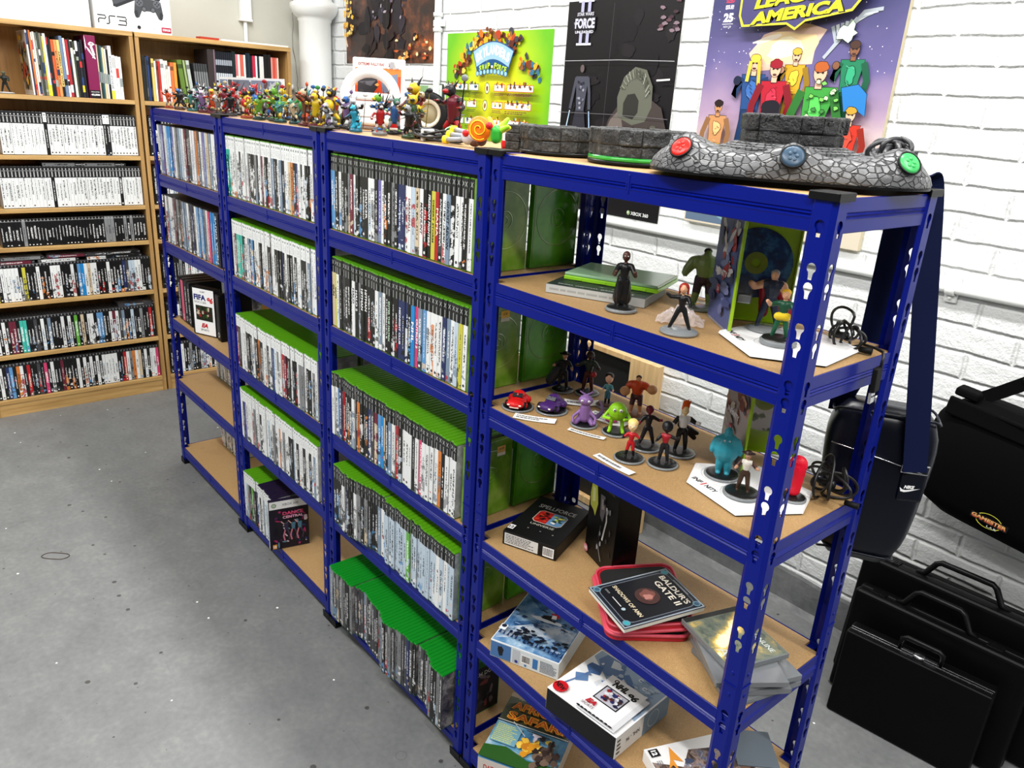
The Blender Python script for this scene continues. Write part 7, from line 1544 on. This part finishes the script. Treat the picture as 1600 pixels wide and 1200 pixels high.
mb = MB(); M = TR(0, 0, .026, 0, PI/2); mb.lathe([(0, .004), (.012, .006), (.022, .002), (.0245, -.002), (.022, -.005), (0, -.005)], tm((240, 120, 20)), 36, M); mb.build('disc', t, TR(0, -.004, 0))
sp = MB(); sp.tube([(math.cos(a)*(.003+.0016*a), -.0105, .026+math.sin(a)*(.003+.0016*a)) for a in [i*.4 for i in range(30)]], .0012, tm((250, 210, 40)), 6); sp.build('spiral', t)
P = [((0, .012, .012), (0, .012, .034), .012, .013, (120, 60, 90)), ((.008, .010, .036), None, (.012, .012, .010), None, (150, 90, 90)), ((.0, .012, .012), (.0, .012, .004), .013, .012, (80, 50, 60))]
link('body', sculpt(P, .0016), t)
t = thing('toy_figure', 'lime green and yellow spiky toy with small red head on post caps', 'toy figure', (-.738, .045, TZ+.012), .5)
P = [((0, 0, .012), (0, 0, .024), .011, .012, (50, 160, 50))]+[((0, 0, .022), (math.cos(a)*.024, math.sin(a)*.014+.004, .030+.018*math.sin(a*1.7)**2), .0065, .0045, (150, 206, 40) if i % 2 else (226, 220, 60)) for i, a in enumerate([.2, .8, 1.4, 2.0, 2.6, -.3])]+[((-.012, -.008, .034), None, (.0075, .007, .0075), None, (190, 30, 34))]
link('body', sculpt(P, .0014), t)
t = thing('toy_bottle', 'small white toy bottle with red base behind the spiral disc toy', 'toy bottle', (-.800, .125, TZ+.0006)); MB().lathe([(0, 0), (.011, 0), (.012, .008), (.011, .016)], tm(RED_), 20).build('base', t); MB().lathe([(.010, .016), (.010, .038), (.006, .048), (.005, .056), (0, .057)], WHITE, 20).build('body', t)
# white box and grey cable by the first portal
t = thing('white_box', 'low white box beneath grey cable beside the first stone portal', 'box', (-.775, .300, TZ+.0006), .15); MB().box((0, 0, .016), (.12, .07, .032), WHITE, .003).build('box', t)
def hank(label, x, y, z, rz, L, n, r, mt, seed, fold=.3, name='cable'):
    rq = random.Random(seed); t = thing(name, label, 'cable', (x, y, z+.0008), rz); mb = MB()
    for k in range(n):
        w_ = L*rq.uniform(.18, .34); oz = .006+rq.uniform(0, fold)*L; tl = rq.uniform(-.35, .35); ph = rq.uniform(-.4, .4); LL = L*rq.uniform(.75, 1.05)
        pts = []
        for i in range(24):
            a = 2*PI*i/24; px = LL*math.cos(a); pw = w_*math.sin(a)
            pts.append((px*math.cos(ph)-pw*math.sin(ph)*.6, px*math.sin(ph)+pw*.5, max(r, oz+pw*.75+px*tl*.4)))
        mb.tube(pts, r, mt, 7, closed=True)
    mb.build('cord', t); q = MB(); q.tube([(-L*.1, -L*.22, L*.10), (-L*.1, L*.05, L*.34)], r*2.0, mt, 8); q.build('cable_tie', t); return t
GREYC = mat('grey_cable', (74, 76, 80), .42)
hank('loops of grey cable heaped left of the first stone portal', -.812, .215, TZ, .3, .070, 5, .0030, GREYC, 4, .25)
hank('grey cable loops between the second stone portal and the big stone pad', -.365, .270, TZ, .2, .060, 4, .0030, GREYC, 8, .2)
# ---- stone portals
m, t_ = newmat('dark_carved_stone', .42); o_ = t_.obj(); nn = t_.noise(o_, 60, 5, .7); n2 = t_.noise(o_, 180, 3, .6)
t_.color(t_.ramp(nn, [(.4, rgb(22, 23, 24)), (.58, rgb(54, 55, 56)), (.72, rgb(120, 122, 122))])); t_.bump(t_.m('ADD', nn, t_.m('MULTIPLY', n2, .4)), .9, .004); STONE = m
m, t_ = newmat('grey_cobbled_plastic', .36); o_ = t_.obj(); v_ = t_.vor(t_.vm('MULTIPLY', o_, (1, 1, 1.4)), 82, feature='DISTANCE_TO_EDGE'); vc = t_.sep(t_.vor(t_.vm('MULTIPLY', o_, (1, 1, 1.4)), 82, out=1))[0]
edge_ = t_.ramp(v_, [(.0, (0, 0, 0, 1)), (.10, (1, 1, 1, 1))]); t_.color(t_.mix(edge_, rgb(66, 67, 68), t_.mix(vc, rgb(84, 85, 87), rgb(112, 113, 115)))); t_.bump(t_.m('ADD', edge_, t_.m('MULTIPLY', t_.noise(o_, 90, 3), .3)), .9, .004); COBB = m
def stone_ring(mb, r, z0, h, n, seed, mt, tiers=2):
    rq = random.Random(seed)
    mb.lathe([(0, z0), (r*.97, z0), (r*.97, z0+h*.93), (r*.80, z0+h*.93), (r*.78, z0+h*.82), (0, z0+h*.80)], mt, 48, smooth=False)
    for ti in range(tiers):
        hh = h*(.58 if ti else .42); zb = z0+(h*.42 if ti else 0); off = 0
        for k in range(n):
            a = 2*PI*(k+off)/n; wd = 2*PI*r/n*.985; rad = r*(1.0 if ti else .955)+rq.uniform(-.0015, .0015); th = r*.20
            if k % 3 == 0: rad += .0032
            mb.box((math.cos(a)*(rad-th/2), math.sin(a)*(rad-th/2), zb+hh/2+rq.uniform(-.001, .001)), (wd+.001, th, hh*.985+rq.uniform(-.001, .002)), mt, .0028, rot=(rq.uniform(-.03, .03), rq.uniform(-.03, .03), a+PI/2))
            if ti and rq.random() < .7:
                for q in range(2): aa = a+rq.uniform(-.08, .08); mb.box((math.cos(aa)*(rad+.0004), math.sin(aa)*(rad+.0004), zb+hh*rq.uniform(.25, .8)), (rq.uniform(.003, .010), .0025, rq.uniform(.002, .008)), mt, .0008, rot=(0, rq.uniform(-.6, .6), aa+PI/2))
for x, y, r, glow, lab in ((-.668, .162, .086, False, 'dark carved stone game portal left of the green-rimmed one'), (-.458, .150, .092, True, 'dark carved stone game portal with green rim, middle of three')):
    t = thing('stone_portal', lab, 'game portal', (x, y, TZ+.0006), .2)
    mb = MB(); mb.lathe([(0, 0), (r*1.0, 0), (r*1.02, .003), (r*1.01, .006), (0, .006)], BLACKP, 56); mb.build('base', t)
    if glow: MB().lathe([(r*.94, .0062), (r*1.005, .0062), (r*1.0, .013), (r*.94, .013)], mat('translucent_green_rim', (40, 150, 50), .2), 56).build('rim', t)
    mb = MB(); stone_ring(mb, r*.99, .013 if glow else .0065, .046, 15, int(r*1000), STONE); mb.build('stone_wall', t)
    if x < -.6:
        t2 = thing('block_tower', 'narrow dark stone block standing left of the first portal', 'stone block', (-.782, .135, TZ+.0006), .3); q = MB()
        for k in range(3): q.box((0, 0, .008+.0165*k), (.034+.002*(k % 2), .034, .0160), STONE, .002)
        q.build('blocks', t2)
t = thing('stone_portal', 'large grey cobbled game pad with red, blue and green buttons', 'game portal', (-.169, .148, TZ+.0100), .60)
NB = 96; hx, hy = .200, .128
def outline(a, k=1.0, pw=.72):
    c, s = math.cos(a), math.sin(a); return (math.copysign(abs(c)**pw, c)*hx*k, math.copysign(abs(s)**(pw+.05), s)*hy*k)
HUMP = [(-.145, -.072), (.0, -.118), (.145, -.072), (-.15, .07), (.15, .07), (0, .118)]
mb = MB(); vs = []; fs = []; RG = [(1.0, .0), (1.005, .004), (.985, .014), (.93, .026), (.86, .032), (.78, .033), (.66, .034), (.55, .036)]
for k, z in RG:
    for i in range(NB):
        a = 2*PI*i/NB; x_, y_ = outline(a, k); zz = z
        if z > .01:
            for hx_, hy_ in HUMP:
                d = math.hypot(x_-hx_, y_-hy_); zz += .020*math.exp(-(d/.030)**2)
        vs.append((x_, y_, zz))
for r_ in range(len(RG)-1):
    for i in range(NB): j = (i+1) % NB; fs.append((r_*NB+i, r_*NB+j, (r_+1)*NB+j, (r_+1)*NB+i))
fs.append(tuple((len(RG)-1)*NB+i for i in range(NB))); fs.append(tuple(reversed(range(NB)))); mb.add(vs, fs, COBB, smooth=True)
for k_, z_ in ((.100, .038), (.092, .041), (.084, .044)): mb.lathe([(0, .030), (k_, .030), (k_, z_), (k_-.004, z_+.0015), (0, z_+.0015)], COBB, 40, smooth=False)
for sx in (-1, 1): 
    for sy in (-1, 1): mb.prism([(sx*.160+dx, sy*.035+dy) for dx, dy in ((-.014, -.018), (.012, -.010), (.014, .012), (-.008, .020))], .026, COBB, z0=.022, top=[(sx*.160+dx*.35+sx*.006, sy*.035+dy*.35) for dx, dy in ((-.014, -.018), (.012, -.010), (.014, .012), (-.008, .020))])
mb.build('pad_base', t); MB().add([(x_*1.003, y_*1.003, z_) for z_ in (-.0030, .0005) for x_, y_ in [outline(2*PI*i/NB) for i in range(NB)]], [(i, (i+1) % NB, NB+(i+1) % NB, NB+i) for i in range(NB)]+[tuple(reversed(range(NB)))], BLACKP).build('rubber_skirt', t)
mb = MB(); stone_ring(mb, .0735, .0455, .040, 15, 77, mat('black_carved_stone', (22, 22, 23), .35)); so = mb.build('stone_wall', t)
so.data.materials.clear(); m, t_ = newmat('black_carved_rock', .32); o_ = t_.obj(); nn = t_.noise(o_, 70, 5, .7); t_.color(t_.ramp(nn, [(.42, rgb(12, 12, 13)), (.6, rgb(34, 34, 36)), (.75, rgb(80, 82, 86))])); t_.bump(nn, 1, .005); so.data.materials.append(m)
for (bx, by, bz, rzz, tl, col, nm) in ((-.152, -.094, .0340, -.50, .95, (206, 34, 26), 'red button'), (.0, -.1285, .0330, 0, 1.05, (54, 76, 96), 'blue grey button'), (.152, -.094, .0340, .50, .95, (60, 170, 90), 'green button')):
    q = MB(); q.lathe([(0, .002), (.012, .0018), (.0150, .0003), (.0155, -.003)], flat(col, .3), 28, smooth=True); q.lathe([(.0155, -.002), (.0175, -.002), (.0175, .0004), (.0155, .0004)], BLACKP, 28)
    for k in range(5): q.ell((.005*math.cos(k*1.3), .006*math.sin(k*1.3), .0018), (.003, .003, .0012), flat(col, .3), su=8, sv=5)
    o = q.build('button', t, Matrix.Translation((bx, by, bz)) @ Euler((0, 0, rzz)).to_matrix().to_4x4() @ Euler((tl, 0, 0)).to_matrix().to_4x4()); o['label'] = nm
bundle('cable', 'thick bundle of dark grey cable behind the big stone pad', -.062, .262, TZ+.030, .058, 7, 23, r=.0036, mat_=mat('dark_grey_cable', (46, 47, 50), .38), flat_=.8, up=.8, plug=False)
hank('thin grey cable loops behind the left side of big stone pad', -.300, .285, TZ+.030, .1, .05, 4, .0026, GREYC, 19, .2)
# small dark toy at left end of top shelf of the left bookcase
p, h_, e = person_prims(.085, (60, 70, 60), (30, 34, 32), (20, 24, 22), (90, 100, 80), arms=((1.2, .6), (.4, 1.2)), stance=.12, bulk=1.4, hairstyle='hat'); 
figure('dark toy figure on white stand at the left end of top bookcase shelf', -3.80, -.315, SH[0]+.0006, 1.2, p, h_, (), .036, None, voxel=.0018, top=WHITE)
bundle('cable', 'black cable end hanging at the corner near the column', -3.62, 1.19, 1.52, .05, 2, 44, r=.004, plug=False) if False else None

# ================================================================ bags and hard cases
NAVY = mat('navy_webbing', (12, 20, 52), .8, spec=.1); NAVG = mat('navy_faux_leather', (5, 8, 22), .30, spec=.3); BLKW = mat('black_nylon', (4, 4, 5), .85, spec=.08)
def strap(mb, pts, w, th, side, m):
    """flat band following pts; side = direction of its width"""
    pts = [Vector(p) for p in pts]; n = len(pts); vs = []; fs = []
    for i, p in enumerate(pts):
        tng = (pts[min(i+1, n-1)]-pts[max(i-1, 0)]).normalized(); s = Vector(side[i] if isinstance(side, list) else side); s = (s-tng*s.dot(tng)).normalized(); nn_ = tng.cross(s)
        for a, b in ((-1, -1), (1, -1), (1, 1), (-1, 1)): vs.append(p+s*a*w/2+nn_*b*th/2)
    for i in range(n-1):
        for k in range(4): fs.append((i*4+k, i*4+(k+1) % 4, (i+1)*4+(k+1) % 4, (i+1)*4+k))
    fs += [(0, 1, 2, 3), tuple((n-1)*4+k for k in (3, 2, 1, 0))]; mb.add(vs, fs, m, smooth=False)
def soft_bag(w, d, h, m, rnd=.03, taper=.0, puff=.15, n=14):
    """rounded bag body, x width, y depth, z height (0 at the bottom)"""
    mb = MB(); vs = []; fs = []; K = 20
    for j in range(n+1):
        v = j/n; z = h*v; e = 1-abs(2*v-1)**5*.34; prof = (abs(math.sin(PI*min(max(v, .0), 1)))**.28)*.98+.02
        for i in range(K):
            a = 2*PI*i/K; c, s = math.cos(a), math.sin(a); x = math.copysign(abs(c)**.32, c)*w/2*(1-taper*(v-.5))*e; y = math.copysign(abs(s)**.45, s)*d/2*(.55+.45*prof)*(1+puff*math.cos(c*1.2)*math.sin(PI*v))
            vs.append((x, y, z))
    for j in range(n):
        for i in range(K): fs.append((j*K+i, j*K+(i+1) % K, (j+1)*K+(i+1) % K, (j+1)*K+i))
    fs += [tuple(reversed(range(K))), tuple(n*K+i for i in range(K))]; mb.add(vs, fs, m, smooth=True); return mb
def chaikin(P, n=3):
    for _ in range(n):
        Q = [P[0]]
        for a, b in zip(P, P[1:]): Q += [a.lerp(b, .25), a.lerp(b, .75)]
        P = Q+[P[-1]]
    return P
BPOS = (-.028, .374, .842); BRZ = .50
t = thing('shoulder_bag', 'navy shoulder bag with white swoosh mark hanging from the rear blue post', 'shoulder bag', BPOS, BRZ)
bag = soft_bag(.168, .085, .295, NAVG, taper=-.28).build('bag_body', t)
mb = MB()
for dz, k in ((.288, 1.12), (.018, .86)):
    mb = MB(); mb.tube([(math.copysign(abs(math.cos(a))**.35, math.cos(a))*.076*k, math.copysign(abs(math.sin(a))**.5, math.sin(a))*.038, dz-.012*abs(math.cos(a))**4) for a in [2*PI*i/40 for i in range(40)]], .0024, NAVG, 6, closed=True); mb.build('piping', t)
mb = MB(); mb.tube([(-.08, -.047, .225), (-.03, -.052, .218), (.04, -.051, .205), (.075, -.046, .195)], .0010, STEEL, 6); mb.build('zip', t)['label'] = 'thin silver zip line'
mb = MB(); mb.box((.058, -.038, .168), (.044, .020, .056), NAVG, .006, rot=(0, 0, .25)); mb.build('side_tab', t)
q = MB(); q.tube([(.036, -.052, .196), (.078, -.046, .196), (.078, -.050, .212), (.036, -.056, .212)], .0016, STEEL, 8, closed=True); q.build('ring', t)['label'] = 'silver strap ring'
a = Art(.0003); sw = [(-.026, .004), (-.022, -.008), (-.012, -.010), (.0, -.007), (.028, .004), (.0, -.0015), (-.010, -.0035), (-.018, -.002)]; sw = [(u*.62, v*.62) for u, v in sw]; a.poly(sw, (240, 240, 240)); a.text('NIKE', -.001, .0040, .0062, (240, 240, 240), w=.017, bold=.06, shear=.2)
MB().art(a, Matrix.Translation((.056, -.0492, .166)) @ Euler((0, 0, .25)).to_matrix().to_4x4() @ PF(0, 0, 0)).build('logo', t)
bagM = Matrix.Translation(BPOS) @ Euler((0, 0, BRZ)).to_matrix().to_4x4()
E1 = bagM @ Vector((.056, -.058, .208)); E2 = bagM @ Vector((-.074, .012, .275))
st_ = MB(); inv = bagM.inverted()
V_ = Vector
TP_ = V_((-.030, .347, 1.494)); P1 = [E1+V_((0, 0, -.006)), E1.lerp(TP_, .25), E1.lerp(TP_, .5), E1.lerp(TP_, .75), TP_, V_((-.034, .342, 1.512)), V_((-.036, .334, 1.5175)), V_((-.042, .325, 1.5180)), V_((-.054, .325, 1.5160)), V_((-.066, .338, 1.500)), V_((-.070, .344, 1.44)), V_((-.074, .354, 1.32)), V_((-.078, .362, 1.20)), E2+V_((0, 0, .02)), E2+V_((0, 0, -.01))]
P1 = chaikin(P1, 2); strap(st_, [inv @ p for p in P1], .038, .0022, inv.to_3x3() @ Vector((.78, .62, 0)), NAVY); st_.build('strap', t)
t = thing('messenger_bag', 'large black nylon bag with round coloured badge hanging at the right edge', 'messenger bag', (.018, 1.245, .586), .02, ry=.13)
soft_bag(.56, .12, .335, BLKW, puff=.1).build('bag_body', t)
mb = MB(); mb.box((-.035, -.060, .30), (.44, .012, .05), BLKW, .006); mb.tube([(-.25, -.055, .315), (0, -.068, .322), (.25, -.060, .315)], .006, BLKW, 8); mb.box((-.225, -.02, .335), (.06, .05, .022), BLKW, .006); mb.build('flap', t)
a = Art(.0004); a.ring(0, 0, .030, .0325, (206, 206, 70), sy=.62); a.rect(-.045, -.008, .046, .010, (12, 12, 13)); a.text('GAMESTER', 0, .001, .012, (200, 90, 60), w=.086, bold=.04); a.text('GAMESTER', 0, .003, .008, (236, 190, 120), w=.084, bold=.02); a.text('L.A.B.', .012, -.013, .006, (200, 206, 200), w=.024, bold=.03)
MB().art(a, Matrix.Translation((-.050, -.0740, .055)) @ PF(0, 0, 0)).build('badge', t)
st_ = MB(); strap(st_, [(-.19, -.02, .34), (-.16, -.02, .37), (-.08, -.02, .455), (.0, -.02, .54), (.12, -.02, .72)], .034, .003, (1, 0, -1), BLKW); st_.box((-.105, -.022, .425), (.045, .010, .030), BLACKP, .004, rot=(0, -.75, 0)); st_.build('strap', t)
q = MB(); q.tube([(.12, -.02, .72), (.125, .05, .74), (.125, .075, .74)], .004, STEEL, 8); q.build('hook', t)
def hard_case(label, x, y, rz, rx, w, h, d, hw, latch=False, z=.0, edge=.012, hx=0):
    t = thing('hard_case', label, 'hard case', (x, y, z), rz, 'black hard cases leaning against the wall', rx=rx)
    mb = MB(); mb.box((0, -d*.27, h/2), (w, d*.50, h), CASEBLK, edge, seg=3); mb.box((0, d*.27, h/2), (w, d*.50, h), CASEBLK, edge, seg=3); mb.box((0, 0, h/2), (w*.985, d*.2, h*.985), BLACKP, .004); mb.build('shell', t)
    q = MB(); hh = .052; q.tube([(hx-hw/2-.02, 0, h-.004), (hx-hw/2, 0, h+.004), (hx-hw/2+.022, 0, h+hh-.008), (hx-hw/2+.034, 0, h+hh), (hx+hw/2-.034, 0, h+hh), (hx+hw/2-.022, 0, h+hh-.008), (hx+hw/2, 0, h+.004), (hx+hw/2+.02, 0, h-.004)], .0085, BLACKP, 10); q.build('handle', t)
    for s in (-1, 1):
        g = MB(); g.box((hx+s*w*.33, -d*.1, h+.001), (.040, d*.42, .006), BLACKP, .0015)
        for k in range(6): g.box((hx+s*w*.33-.015+.006*k, -d*.1, h+.0045), (.002, d*.40, .003), BLACKP)
        g.build('latch', t)
    return t
hard_case('rearmost and largest black hard case, directly against the brick wall', -.035, 1.212, .05, -.12, .56, .385, .085, .20, hx=-.02)
hard_case('middle black hard case between the largest one and the briefcase', -.050, 1.118, .06, -.12, .46, .325, .075, .17, hx=-.02)
t = thing('briefcase', 'front black glossy briefcase with silver edge and clasp handle', 'briefcase', (-.050, 1.022, .0), .12, rx=-.07); w, h, d = .365, .262, .072
mb = MB(); mb.box((0, -d*.26, h/2), (w, d*.48, h), CASEBLK, .006, seg=3); mb.box((0, d*.26, h/2), (w, d*.48, h), CASEBLK, .006, seg=3); mb.build('shell', t)
mb = MB(); mb.box((0, -.001, h+.0004), (w-.006, .003, .003), STEEL, .001); mb.box((0, -.012, h+.0002), (w-.01, .002, .0022), STEEL, .0008); mb.build('edge_trim', t)['label'] = 'silver edge trim'
mb = MB(); mb.tube([(-.052, .004, h-.002), (-.050, .004, h+.030), (-.040, .004, h+.036), (.040, .004, h+.036), (.050, .004, h+.030), (.052, .004, h-.002)], .0075, BLACKP, 10); mb.build('handle', t)
mb = MB(); mb.lathe([(0, 0), (.016, 0), (.016, .007), (.012, .010), (0, .011)], STEEL, 26, TR(0, -.006, h)); mb.box((-.03, -.004, h+.004), (.030, .012, .004), STEEL, .0015); mb.box((.03, -.004, h+.004), (.030, .012, .004), STEEL, .0015); mb.build('clasp', t)['label'] = 'chrome clasp'
